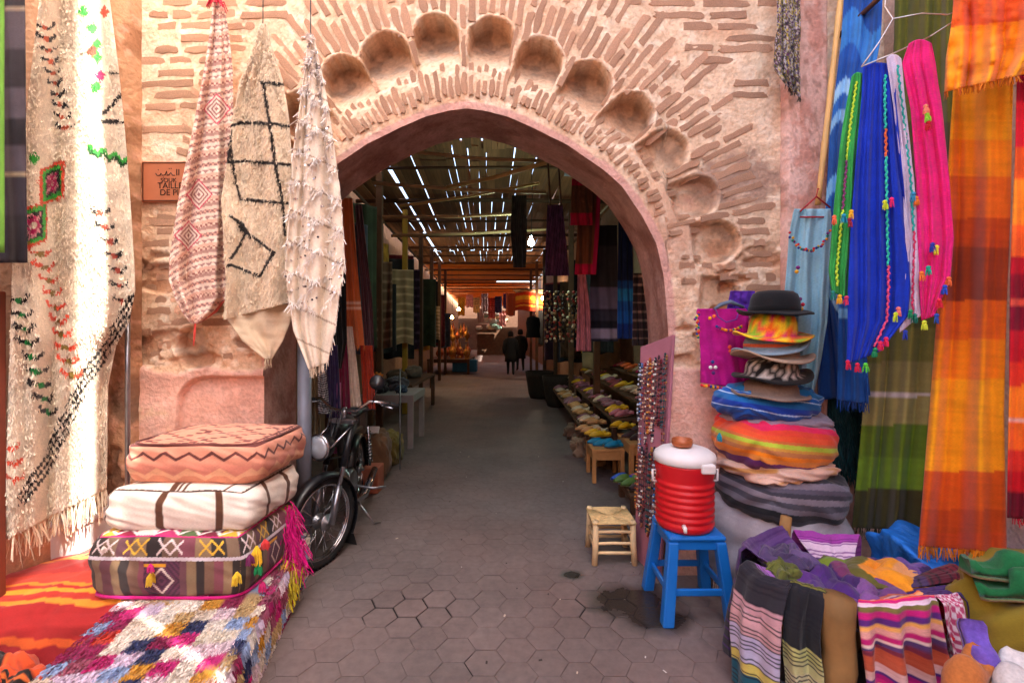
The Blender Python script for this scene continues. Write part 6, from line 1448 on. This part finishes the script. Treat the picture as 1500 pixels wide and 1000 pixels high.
mpart(MB().tube([bp3(.24, .03, .84), bp3(.38, .02, .72), bp3(.55, 0, .45), bp3(.75, 0, .36), bp3(1.0, 0, .42)], [.026, .028, .03, .028, .022], 10), 'frame', M_BLACK)
mpart(MB().tube([bp3(.28, .02, .78), bp3(.6, 0, .70), bp3(1.05, 0, .66), bp3(1.25, 0, .64)], .02, 8), 'top_tube', M_BLACK)
tk = MB().lathe([(.005, -.19), (.06, -.17), (.095, -.08), (.10, .04), (.085, .14), (.04, .19), (.004, .195)], 20, T(bp3(.52, 0, .76)) @ Rx(-PI / 2 + .12), sx=.85); mpart(tk, 'fuel_tank', M_BLACK)
def seat_fn(): 
    m = MB(); v = []; n = 14
    for i in range(n):
        t = i / (n - 1); w = .075 + .045 * math.sin(t * PI) ** .6; z = .83 + .03 * t + .012 * math.sin(t * 7)
        for k_ in range(9):
            a = PI * k_ / 8; v.append(bp3(.70 + .48 * t, w * math.cos(a), z + .05 * math.sin(a) ** .5 * (math.sin(max(.02, min(.98, t)) * PI) ** .3)))
    f = [(i * 9 + k_, i * 9 + k_ + 1, i * 9 + k_ + 10, i * 9 + k_ + 9) for i in range(n - 1) for k_ in range(8)]
    f += [(i * 9, (i + 1) * 9, (i + 1) * 9 + 8, i * 9 + 8) for i in range(n - 1)] + [tuple(range(8, -1, -1)), tuple((n - 1) * 9 + k_ for k_ in range(9))]
    return m.add(v, f)
mpart(seat_fn(), 'seat', plain('seat_vinyl', (24, 23, 24), .45, 0, .15, 8, .25, 50))
eg = MB().lathe([(.09, -.07), (.10, -.06), (.10, .06), (.09, .07)], 24, T(bp3(.62, 0, .34)) @ Ry(PI / 2)); eg.lathe([(.05, 0), (.055, .01), (.04, .012), (.055, .03), (.04, .032), (.055, .05), (.04, .052), (.055, .07), (.04, .072), (.05, .09)], 20, T(bp3(.54, 0, .40)) @ Rx(.9)); mpart(eg, 'engine', M_METAL)
mpart(MB().tube([bp3(.52, .07, .32), bp3(.55, .10, .22), bp3(.75, .12, .19), bp3(.95, .12, .21), bp3(1.25, .12, .25)], [.016, .018, .03, .034, .03], 10), 'exhaust', M_CHROME)
for s_ in (-1, 1):
    a, b = bp3(1.08, s_ * .11, .34), bp3(.98, s_ * .11, .70); mpart(MB().tube([a, b], .012, 8), 'shock_absorber', M_CHROME)
    mpart(MB().tube([a.lerp(b, .12 + .76 * i / 72) + Vector((.022 * math.cos(i * 2 * PI / 8), .022 * math.sin(i * 2 * PI / 8), 0)) for i in range(73)], .005, 5), 'shock_spring', M_CHROME)
fd = MB(); v = []; f = []
for i in range(20):
    a = math.radians(-10 + 190 * i / 19); rad = Vector((0, 0, math.sin(a))) + bd_ * math.cos(a)
    for k_ in range(7): t = (k_ - 3) / 3; v.append(rc_ + rad * (R_ + .03 - .03 * t * t) + bs * (.055 * t))
for i in range(19):
    for k_ in range(6): f.append((i * 7 + k_, i * 7 + k_ + 1, i * 7 + k_ + 8, i * 7 + k_ + 7))
fo = mpart(fd.add(v, f), 'rear_fender', M_BLACK); fo.modifiers.new('t', 'SOLIDIFY').thickness = .003
mpart(MB().tube([bp3(.70, 0, .30), bp3(.70, .20, .26), bp3(.72, .30, .26)], .010, 8), 'foot_peg', M_METAL); mpart(MB().tube([bp3(.66, .06, .22), bp3(.60, .22, .02), bp3(.64, .27, .006)], .008, 6), 'side_stand', M_METAL)
mpart(MB().tube([st0 + wn * .22 + Vector((0, .02, .03)), st0 + wn * .26 + Vector((0, .02, .14))], .004, 6), 'mirror_stalk', M_BLACK); mpart(MB().lathe([(.0, -.006), (.05, -.004), (.05, .006), (0, .008)], 20, frame_of(Vector((.2, -1, 0)), st0 + wn * .26 + Vector((0, .02, .18)))), 'mirror', M_BLACK)
# ================================================================== CLOTHS HANGING INSIDE THE LEFT JAMB
def lane(rows, Yl, Yr, col, label, name='scarf', folds=2.0, amp=.03, seed=0.0, nu=24, nv=60, cf=None, cat='scarf', fr=0, group='cloths hung inside the arch by the moped', tilt=0):
    o, p = hang(name, rows, Yl, Yr, cf or solidc(C3(*col), .1), nu, nv, folds, amp, tilt, seed, M_WOVEN, .004, label=label, cat=cat, group=group)
    if fr: fringe(o, p[-1], 30, .04, C3(*col), .006)
    return o
lane([(380, 482, 506), (500, 486, 508), (540, 488, 500)], 3.55, 3.6, (22, 20, 22), 'black scarf hanging behind the sequin blanket', seed=.3)
lane([(290, 500, 516), (400, 504, 524), (460, 506, 530), (506, 508, 534)], 3.75, 3.8, (200, 112, 62), 'terracotta orange scarf with pale stripes inside the arch', seed=.9, fr=1, cf=lambda U, V, PX, PY: bands(V, [(.70, C3(196, 104, 56)), (.715, C3(226, 190, 160)), (.74, C3(190, 100, 56)), (.755, C3(226, 190, 160)), (1.1, C3(196, 106, 60))]))
lane([(300, 520, 530), (440, 530, 545), (515, 536, 548)], 4.05, 4.1, (96, 58, 66), 'long plum scarf next to the terracotta one', seed=1.4)
lane([(478, 505, 516), (560, 508, 526), (596, 512, 529)], 3.7, 3.75, (214, 196, 182), 'off-white scarf below the terracotta one', seed=2.2, folds=3)
lane([(500, 494, 508), (606, 498, 514)], 3.62, 3.66, (120, 24, 62), 'crimson scarf beside the off-white one', seed=2.9)
lane([(505, 474, 494), (612, 478, 500)], 3.45, 3.5, (48, 36, 80), 'dark violet scarf behind the handlebar', seed=3.6, folds=3)
lane([(532, 466, 476), (606, 466, 484)], 3.36, 3.4, (150, 150, 160), 'black and white chevron scarf behind the handlebar', seed=.1, cf=lambda U, V, PX, PY: np.where((((V * 22 + 1.2 * np.abs(U - .5)) % 1) < .5)[..., None], C3(36, 36, 44), C3(176, 176, 184)))
lane([(560, 490, 499), (664, 487, 500)], 3.5, 3.53, (186, 96, 150), 'narrow pink scarf hanging low beside the handlebar', seed=1.1)
lane([(506, 528, 546), (600, 532, 550)], 3.95, 4.0, (170, 56, 32), 'rust red scarf behind the moped seat', seed=2.4)
lane([(520, 456, 468), (640, 455, 470)], 3.38, 3.4, (120, 100, 70), 'brown cloth strip beside the drain pipe', seed=2.0)
# ================================================================== LANE STALLS
def panel(name, x, y, z0, z1, w, yaw, colfn, label, cat='cloth', group=None, folds=2.5, amp=.03, seed=0.0, nu=18, nv=40, mat=None, taper=0.0, parent=None):
    V, U = np.meshgrid(np.linspace(0, 1, nv), np.linspace(0, 1, nu), indexing='ij'); s = (U - .5) * w * (1 - taper * (1 - V))
    d = -amp * (np.sin(2 * PI * (folds * U + .1 * np.sin(4 * V + seed)) + seed) + .4 * np.sin(5 * PI * folds * U + seed * 2)) * (.5 + .5 * V)
    pos = np.stack([x + s * math.cos(yaw) - d * math.sin(yaw), y + s * math.sin(yaw) + d * math.cos(yaw), z1 + (z0 - z1) * V + .02 * np.sin(U * 9 + seed) * V], -1)
    o = bpy.data.objects.new(name, npmesh(name, pos, gridq(nu, nv), colfn(U, V, None, None), np.stack([U * w, V * abs(z1 - z0)], -1))); o.data.materials.append(mat or M_WOVEN)
    m = o.modifiers.new('t', 'SOLIDIFY'); m.thickness = .004; m.offset = 0
    return link(o, parent, label, cat, group)
ORD = ['first', 'second', 'third', 'fourth', 'fifth', 'sixth', 'seventh', 'eighth', 'ninth', 'tenth', 'eleventh', 'twelfth', 'thirteenth', 'fourteenth', 'fifteenth', 'sixteenth', 'seventeenth', 'eighteenth', 'nineteenth', 'twentieth', 'last']
CLN = [('dark green', (52, 60, 40)), ('aubergine', (58, 34, 52)), ('charcoal', (40, 38, 40)), ('ochre', (170, 126, 44)), ('brown', (92, 66, 48)), ('slate blue', (62, 70, 84)), ('wine red', (110, 34, 42)), ('sand', (150, 124, 92)), ('black', (26, 25, 26))]
rl = random.Random(77)
def pat(c, k_):
    c = C3(*c)
    def f(U, V, *a_):
        o = np.broadcast_to(c, U.shape + (3,)) * (0.75 + .5 * vnoise(U * 6 + k_, V * 14))[..., None]
        if k_ % 3 == 0: o = np.where((((V * 9) % 1) < .16)[..., None], o * 2.0 + .02, o)
        if k_ % 4 == 1: o = np.where((((U * 7 + V * 3) % 1) < .3)[..., None], o * .5, o)
        return o
    return f
for i in range(20):
    Y = 4.7 + i * .62 + rl.uniform(-.15, .15); nm, c = CLN[(i * 4 + 1) % 9]; z1 = rl.uniform(2.2, 3.2); x = ax(Y) - 1.62 - rl.uniform(0, .35)
    panel('hanging_cloth', x, Y, rl.uniform(.95, 1.4), z1, rl.uniform(.4, .7), rl.uniform(.1, .8), pat(c, i), f'{nm} cloth hanging {ORD[i]} from the arch on the moped side of the lane', 'cloth', 'cloths hanging along the lane', seed=i * 1.3)
for i in range(14):
    Y = 7.2 + i * .62 + rl.uniform(-.15, .15); nm, c = CLN[(i * 5 + 2) % 9]; z1 = rl.uniform(2.2, 3.0); x = ax(Y) + 1.70 + rl.uniform(0, .3)
    panel('hanging_cloth', x, Y, rl.uniform(.8, 1.2), z1, rl.uniform(.4, .7), rl.uniform(-.8, -.1), pat(c, i + 1), f'{nm} cloth hanging {ORD[i]} along the slipper side of the lane', 'cloth', 'cloths hanging along the lane', seed=i * 1.7)
# timber posts and rails that carry them
for i in range(7):
    Y = 4.5 + i * 2.0
    for s_, w_ in ((-1, 'moped'), (1, 'slipper')):
        if s_ == 1 and i == 0: continue
        yel = (i == 2 and s_ == -1)
        MB().box((ax(Y) + s_ * 1.55, Y, 1.9), (.09, .09, 3.8)).build('stall_post', plain('ochre_paint', (170, 128, 40), .7) if yel else M_DARKWOOD, bevel=.008, label=f'{"ochre" if yel else "dark"} timber stall post, {ORD[i]} from the arch on the {w_} side', cat='post', group='stall posts along the lane')
for s_, w_ in ((-1, 'moped'), (1, 'slipper')): MB().tube([(ax(4.3) + s_ * 1.6, 4.3, 3.2), (ax(17) + s_ * 1.6, 17, 3.2)], .02, 7).build('stall_rail', M_DARKWOOD, smooth=True, label=f'long timber rail over the {w_} side stalls', cat='rail')
# specific pieces on the slipper side
g2 = 'pieces hung at the slipper stall'
lane([(286, 750, 771), (340, 748, 772), (392, 752, 770)], 5.6, 5.62, (58, 58, 54), 'grey patterned scarf hanging from the roof pole in the lane', seed=.5, group=g2, cf=pat((64, 62, 58), 5))
lane([(300, 802, 824), (340, 800, 828), (404, 798, 834)], 5.3, 5.3, (88, 50, 84), 'purple patterned trousers hanging from the roof in the lane', seed=1.5, folds=3, group=g2, cf=pat((96, 56, 92), 1), cat='trousers', name='trousers')
MB().tube([P(806, 302, 5.3), P(803, 240, 5.3)], .012, 6).tube([P(822, 302, 5.3), P(818, 240, 5.3)], .012, 6).build('trouser_strap', M_DARKWOOD, S.collection.objects[[o.name for o in S.collection.objects if o.name.startswith('trousers')][0]], smooth=True)
lane([(262, 838, 868), (330, 835, 868)], 4.55, 4.6, (104, 62, 44), 'short brown scarf with crimson ends under the arch curve', seed=.2, group=g2, cf=lambda U, V, PX, PY: bands(PY, [(272, C3(190, 24, 62)), (312, C3(110, 66, 46)), (340, C3(196, 20, 66))]))
lane([(280, 850, 880), (330, 846, 878), (402, 842, 873)], 4.7, 4.75, (104, 62, 44), 'long brown scarf with crimson end band beside the grey blanket', seed=.8, group=g2, cf=lambda U, V, PX, PY: np.where((U > .82)[..., None], C3(196, 24, 84), bands(PY, [(386, C3(116, 68, 44)), (420, C3(196, 20, 66))])))
lane([(402, 846, 858), (450, 846, 864), (514, 844, 866)], 4.7, 4.7, (150, 90, 100), 'pink and purple patterned shoulder bag hanging at the stall', seed=.8, group=g2, cf=pat((186, 110, 116), 1), cat='bag', name='shoulder_bag')
lane([(330, 866, 904), (500, 862, 906)], 4.95, 5.0, (70, 66, 78), 'grey and lilac striped blanket hanging at the stall', seed=.4, group=g2, amp=.015, cat='blanket', name='striped_blanket', cf=lambda U, V, PX, PY: bands(PY, [(360, C3(40, 38, 42)), (420, C3(60, 56, 60)), (452, C3(120, 112, 140)), (455, C3(60, 56, 70)), (470, C3(70, 68, 84)), (482, C3(44, 44, 56)), (496, C3(170, 160, 186)), (520, C3(60, 60, 76))]))
lane([(320, 906, 926), (496, 904, 928)], 4.7, 4.72, (24, 50, 110), 'navy and bright blue banded scarf next to the grey blanket', seed=.4, group=g2, cf=lambda U, V, PX, PY: bands(PY, [(410, C3(26, 40, 80)), (424, C3(30, 80, 150)), (440, C3(40, 130, 196)), (455, C3(30, 90, 170)), (475, C3(30, 100, 190)), (520, C3(24, 60, 140))]))
lane([(400, 928, 948), (506, 926, 950)], 4.2, 4.25, (70, 56, 60), 'dark blanket with fine pale stripes at the jamb', seed=.4, group=g2, cf=lambda U, V, PX, PY: np.where(((PY % 13) < 2.5)[..., None], C3(150, 120, 110), C3(62, 48, 52)))
for i in range(9):
    px = 800 + i * 6.5; rj = random.Random(i); m = MB(); Yj = 5.9 + .2 * (i % 3)
    for k_ in range(22): pom(m, P(px + rj.uniform(-2, 2), 428 + k_ * 3.4, Yj), rj.uniform(.014, .024), rj.choice([(90, 70, 50), (170, 130, 90), (60, 50, 50), (150, 60, 50), (196, 180, 150)]))
    m.build('bead_strand', M_PAINTED, label=f'strand of brown beads and pendants, {ORD[i]} of the row at the slipper stall', cat='necklace', group='bead strands at the slipper stall')
ch = empty('wooden_chest', (ax(5.0) + 1.75, 5.05, 0), 'brown wooden cupboard standing behind the slipper stools', 'cupboard')
bake(ch, MB().box((ax(5.0) + 2.35, 5.0, .75), (.5, .35, 1.5)).build('body', M_DARKWOOD, bevel=.01))
for s_ in (-1, 1): bake(ch, MB().box((ax(5.0) + 2.35 + s_ * .12, 4.81, 1.0), (.22, .03, .80)).build('door', M_DARKWOOD, bevel=.008))
# left: table with wares, bag under it
table('work_table', 'grey topped wooden work table on the moped side of the lane', -1.98, -1.28, 5.9, 6.7, .70, plain('grey_board', (150, 140, 136), .7), th=.10, leg=.07, apron=0)
table('work_table', 'darker low table farther along the moped side', -2.35, -1.62, 7.4, 9.6, .66, M_DARKWOOD, th=.05, leg=.07)
for i, (x, y, z, s_, c, l_) in enumerate([(-1.8, 6.1, .70, .16, (44, 40, 44), 'dark folded cloth on the grey work table'), (-1.62, 6.4, .70, .18, (70, 66, 72), 'slate cloth pile at the back of the work table'), (-1.5, 6.15, .70, .10, (60, 74, 92), 'small blue grey parcel on the work table'), (-2.0, 7.9, .66, .2, (90, 70, 56), 'brown bundle on the darker table'), (-1.9, 8.6, .66, .22, (110, 96, 84), 'pale bundle on the darker table'), (-1.85, 6.25, .86, .09, (196, 110, 40), 'orange bowl shaped bundle on the work table cloths')]): pouf('cloth_bundle', (x, y, z), (s_ * 1.6, s_ * 1.4, s_), i, c_bag(c), 16, 2.8, .05, .02, i, label=l_, cat='bundle')
pouf('leather_bag', (-1.42, 4.72, 0), (.30, .42, .48), .2, c_bag((110, 80, 56)), 26, 3.4, .08, .02, 1.0, label='worn brown leather bag on the ground behind the moped', cat='bag')
pouf('leather_bag', (-1.40, 5.25, 0), (.26, .36, .36), -.1, c_bag((120, 104, 50)), 20, 3.0, .08, .03, 2.0, label='ochre cloth bag on the ground beside the brown one', cat='bag')
MB().box((-1.36, 4.35, .12), (.22, .20, .24)).build('brick_block', plain('block', (160, 92, 70), .9), bevel=.01, label='reddish block on the ground behind the moped wheel', cat='block')
MB().box((-1.40, 4.62, .52), (.10, .02, .07), Rx(-.6)).build('price_card', M_WP, label='small white card standing on the brown bag', cat='card')
MB().tube([P(586, 700, 5.0), P(586, 540, 5.3)], .008, 6).build('metal_rod', M_METAL, smooth=True, label='thin metal rod standing before the work table', cat='rod')
# brass lamp stall
table('lamp_table', 'long low table loaded with brass lamps deep in the lane', -3.1, -1.55, 16.6, 19.0, .55, M_DARKWOOD, th=.05, leg=.08)
M_BRASS = plain('brass', (180, 126, 60), .5, .7, .25, 20, .1); M_COPPER = plain('copper', (160, 86, 56), .5, .7, .25, 20, .1)
bm_ = MB().lathe([(.06, 0), (.07, .01), (.03, .04), (.025, .08), (.09, .16), (.11, .24), (.07, .34), (.03, .38), (.035, .42), (.01, .50), (.002, .56)], 14); bo = bm_.build('brass_lamp', M_BRASS, smooth=True, label='brass lamp on the long lamp table', cat='lamp', group='brass lamps deep in the lane'); bo.location = (-1.7, 16.8, .55)
for i in range(34):
    o_ = copy_tree(bo, (-2.95 + 1.3 * rl.random(), 16.75 + 2.1 * (i / 33), .55 if i % 3 else 1.0 + .5 * rl.random())); o_.scale = [rl.uniform(.6, 1.2)] * 3
    if i % 2: o_.data = o_.data.copy() if i == 1 else CPM; o_['label'] = 'copper lamp on the long lamp table'; CPM = o_.data; CPM.materials[0] = M_COPPER
    if not i % 3: o_['label'] = ('copper' if i % 2 else 'brass') + ' lamp hanging above the lamp table'
MB().box((-1.75, 17.0, .30), (.9, .5, .45)).build('blue_crate', plain('blue_crate_paint', (40, 96, 130), .6), bevel=.02, label='blue crate in front of the brass lamp table', cat='crate')
# glowing bulbs
def bulb(px, py, Yq, col, e, r, label, watt):
    c = P(px, py, Yq); t = empty('light_bulb', c, label, 'light bulb')
    bake(t, MB().lathe([(.012, .06), (.014, .035), (r * .6, .01), (r, -.025), (r * .8, -.06), (r * .35, -.075), (.002, -.078)], 18, T(c)).build('glass', emit('bulb_' + str(px), col, e), smooth=True)); bake(t, MB().lathe([(.014, .055), (.016, .10), (.004, .105)], 12, T(c)).build('socket', M_BLACK, smooth=True)); bake(t, MB().tube([c + Vector((0, 0, .10)), c + Vector((.02, 0, .6)), Vector((c.x, c.y, max(c.z + .3, ROOFZ - .1)))], .004, 5).build('cord', M_BLACK))
    ld_ = bpy.data.lights.new('bulb_light', 'POINT'); ld_.energy = watt; ld_.color = tuple(.5 + .5 * lin(col)); ld_.shadow_soft_size = .05; lo = bpy.data.objects.new('bulb_light', ld_); lo.location = c + Vector((0, -.03, -.16)); bake(t, link(lo))
bulb(778, 352, 6.2, (190, 255, 226), 30, .045, 'white green glowing bulb hanging under the lane roof', 4.0)
bulb(632, 443, 12.5, (255, 206, 110), 22, .06, 'yellow glowing bulb on the moped side of the lane', 18.0)
bulb(672, 452, 17.2, (255, 190, 100), 22, .07, 'warm glowing bulb over the brass lamps', 1.0)
bulb(662, 464, 16.6, (255, 190, 100), 22, .06, 'lower warm bulb at the near end of the brass lamps', .6)
bulb(795, 436, 14.4, (255, 214, 150), 22, .05, 'warm bulb beside the striped awning', 10.0)
# striped awning sign, far rugs, coat
aw = empty('striped_awning', P(776, 440, 14.8), 'orange and yellow striped awning panel hung over the lane', 'awning')
bake(aw, panel('cloth', P(776, 440, 14.8).x, 14.8, P(776, 455, 14.8).z, P(776, 426, 14.8).z, 42 * 14.8 / F, 0, lambda U, V, *a_: bands(V + .08 * np.sin(U * 4), [(.12, C3(200, 160, 130)), (.3, C3(206, 60, 30)), (.5, C3(236, 170, 50)), (.66, C3(226, 110, 40)), (.76, C3(190, 50, 30)), (.84, C3(236, 160, 60)), (1.2, C3(190, 60, 34))]), None, None, folds=1, amp=.02)); bake(aw, MB().tube([P(752, 425, 14.75), P(800, 425, 14.75)], .03, 7).build('rail', M_WOOD))
bake(aw, panel('cloth', P(748, 440, 14.9).x, 15.1, P(748, 462, 14.8).z, P(748, 428, 14.8).z, .5, .9, solidc(C3(190, 90, 60)), None, None, folds=2))
FR = [('mauve', (170, 110, 120), 688, 432, 450, 19), ('sand', (206, 160, 100), 698, 436, 458, 20), ('grey pink', (150, 120, 116), 710, 430, 456, 22), ('brick red', (150, 60, 50), 720, 436, 466, 25), ('midnight blue', (40, 30, 60), 730, 434, 458, 21), ('violet', (70, 40, 84), 742, 430, 452, 20), ('ochre', (206, 140, 40), 676, 436, 462, 20), ('pale grey', (160, 150, 150), 704, 452, 472, 27), ('rose', (190, 120, 110), 736, 455, 478, 28)]
for nm, c, px, a, b, Yq in FR: panel('hanging_rug', P(px, 450, Yq).x, Yq, P(px, b, Yq).z, P(px, a, Yq).z, 10 * Yq / F, 0, pat(c, int(px) % 5), f'{nm} rug hanging across the far end of the lane', 'rug', 'rugs at the far end of the lane', seed=px)
for i in range(16):
    q = P(700 + rl.uniform(0, 46), 0, 30); z_ = P(0, 480 - rl.uniform(0, 22), 30).z
    MB().lathe([(.02, -.15), (.2, -.12), (.24, 0), (.18, .1), (.10, .14)], 10, T(q.x, 30 + rl.uniform(-1, 1), z_)).build('glazed_pot', plain('pale_glaze' + str(i % 3), [(206, 214, 206), (150, 190, 170), (226, 206, 160)][i % 3], .2), smooth=True, label='pale glazed pot on display at the far end of the lane', cat='pot', group='glazed pots at the far end')
MB().box((-1.2, 31.5, .9), (2.4, .4, 1.8)).build('pot_stand', M_DARKWOOD, label='dark stand behind the glazed pots', cat='stand')
# coat on a stand
def lathe_cloth(name, c, prof_, mat, label, cat, sx=1.0, sy=.6): return MB().lathe(prof_, 20, T(c), (1, 1, 1), None, sx, sy).build(name, mat, smooth=True, label=label, cat=cat)
cc0 = P(781, 478, 12.6)
lathe_cloth('black_coat', (cc0.x, cc0.y, cc0.z), [(.04, .30), (.07, .28), (.17, .24), (.20, .1), (.18, -.1), (.21, -.30), (.20, -.31)], plain('black_wool', (20, 19, 22), .9), 'black coat hanging on display on the slipper side', 'coat')
for i, (x, y, l_) in enumerate([(1.25, 9.4, 'big dark basket on the slipper side of the lane'), (1.0, 10.6, 'dark basket farther along the slipper side')]): MB().lathe([(.22, 0), (.26, .1), (.32, .5), (.34, .62), (.31, .62), (.28, .5), (.2, .06), (0, .05)], 22, T(ax(y) + x + .2, y, 0)).build('basket', plain('dark_wicker', (50, 40, 34), .9, 0, .3, 30, .6, 80), smooth=True, label=l_, cat='basket')
# ================================================================== PEOPLE
def person(loc, rz, h, label, coat, legs, step):
    root = empty('person', loc, label, 'person', None, rz)
    J = {'pelvis': (0, 0, .52), 'waist': (0, 0, .60), 'chest': (0, .0, .74), 'neck': (0, .005, .835), 'head0': (0, -.005, .875), 'head1': (0, -.008, .93), 'top': (0, .0, .985),
         'hipL': (.055, 0, .50), 'kneeL': (.06, -.02 - step * .5, .28), 'ankL': (.058, .01 - step, .045), 'toeL': (.066, -.075 - step, .018), 'hipR': (-.055, 0, .50), 'kneeR': (-.06, .01 + step * .3, .28), 'ankR': (-.058, .04 + step, .05), 'toeR': (-.066, -.04 + step, .018),
         'shL': (.105, 0, .80), 'elL': (.135, .02, .62), 'wrL': (.13, -.02, .47), 'haL': (.125, -.03, .42), 'shR': (-.105, 0, .80), 'elR': (-.135, .02, .62), 'wrR': (-.13, -.02, .47), 'haR': (-.125, -.03, .42)}
    rad = {'pelvis': .085, 'waist': .075, 'chest': .085, 'neck': .032, 'head0': .042, 'head1': .052, 'top': .035, 'hipL': .06, 'hipR': .06, 'kneeL': .042, 'kneeR': .042, 'ankL': .028, 'ankR': .028, 'toeL': .022, 'toeR': .022, 'shL': .045, 'shR': .045, 'elL': .034, 'elR': .034, 'wrL': .024, 'wrR': .024, 'haL': .022, 'haR': .022}
    E = [('pelvis', 'waist'), ('waist', 'chest'), ('chest', 'neck'), ('neck', 'head0'), ('head0', 'head1'), ('head1', 'top'), ('pelvis', 'hipL'), ('hipL', 'kneeL'), ('kneeL', 'ankL'), ('ankL', 'toeL'), ('pelvis', 'hipR'), ('hipR', 'kneeR'), ('kneeR', 'ankR'), ('ankR', 'toeR'), ('chest', 'shL'), ('shL', 'elL'), ('elL', 'wrL'), ('wrL', 'haL'), ('chest', 'shR'), ('shR', 'elR'), ('elR', 'wrR'), ('wrR', 'haR')]
    ks = list(J); me = bpy.data.meshes.new('body'); me.from_pydata([tuple(h * c for c in J[k_]) for k_ in ks], [(ks.index(a), ks.index(b)) for a, b in E], [])
    o = bpy.data.objects.new('body', me); link(o, root)
    md = o.modifiers.new('skin', 'SKIN'); sv = me.skin_vertices[0] if me.skin_vertices else None
    if sv is None:
        bpy.context.view_layer.objects.active = o; o.select_set(True); bpy.ops.mesh.customdata_skin_add(); sv = me.skin_vertices[0]
    for i, k_ in enumerate(ks): sv.data[i].radius = (rad[k_] * h, rad[k_] * h); sv.data[i].use_root = (k_ == 'pelvis')
    o.modifiers.new('sub', 'SUBSURF').levels = 2; o.modifiers['sub'].render_levels = 2
    m, t, b = base_mat('figure_' + label[:12], .8); tc = nd(t, 'ShaderNodeTexCoord'); sp_ = nd(t, 'ShaderNodeSeparateXYZ'); t.links.new(tc.outputs['Object'], sp_.inputs[0]); cr = nd(t, 'ShaderNodeValToRGB'); mr = nd(t, 'ShaderNodeMath', operation='DIVIDE'); mr.inputs[1].default_value = h; t.links.new(sp_.outputs['Z'], mr.inputs[0]); t.links.new(mr.outputs[0], cr.inputs[0])
    cr.color_ramp.interpolation = 'CONSTANT'; e = cr.color_ramp.elements; e[0].position = 0; e[0].color = (*C3(24, 20, 18), 1); e[1].position = .05; e[1].color = (*C3(*legs), 1); x_ = e.new(.45); x_.color = (*C3(*coat), 1); x_ = e.new(.83); x_.color = (*C3(150, 104, 80), 1); t.links.new(cr.outputs[0], b.inputs['Base Color']); me.materials.append(m)
    MB().lathe([(.062 * h, .875 * h), (.065 * h, .93 * h), (.060 * h, .97 * h), (.04 * h, 1.0 * h), (.002, 1.008 * h)], 16, T(0, .012 * h, 0), sy=1.05).build('hair', plain('dark_hair', (20, 17, 16), .8), root, smooth=True)
    MB().lathe([(.135 * h, .30 * h), (.128 * h, .45 * h), (.115 * h, .58 * h), (.128 * h, .72 * h), (.135 * h, .79 * h), (.09 * h, .835 * h), (.045 * h, .85 * h)], 24, None, sy=.78).build('coat', plain('coat_' + label[:10], coat, .9, 0, .15, 8, .4, 30), root, smooth=True)
    for s_ in (-1, 1): MB().tube([(s_ * .115 * h, 0, .79 * h), (s_ * .15 * h, .01 * h, .62 * h), (s_ * .145 * h, -.02 * h, .49 * h)], [.048 * h, .042 * h, .036 * h], 10).build('sleeve', plain('coat_' + label[:10], coat, .9, 0, .15, 8, .4, 30), root, smooth=True)
    return root
person(gnd(748, 549), PI, 1.58, 'person in a long dark coat walking away down the lane', (22, 21, 23), (18, 18, 20), .05)
person(gnd(762, 543), PI + .2, 1.66, 'person in dark clothes walking beside the long coat', (34, 28, 34), (24, 22, 26), .04)

# bits of litter on the paving
rt = random.Random(15); lt = MB()
for i in range(60):
    Yq = rt.uniform(1.95, 6); x = rt.uniform(-.95, .9); a = rt.uniform(0, PI); sz = rt.uniform(.004, .011)
    lt.add([(-sz, -sz * .5, .001), (sz, -sz * .4, .002), (sz * .8, sz * .5, .005), (-sz * .9, sz * .45, .003)], [(0, 1, 2, 3)], T(x, Yq, .001) @ Rz(a), tuple(C3(*rt.choice([(190, 170, 150), (120, 100, 86), (210, 200, 190), (60, 50, 46)]))))
lt.build('litter', M_PAINTED, kind='stuff', label='tiny scraps of litter scattered over the lane paving')
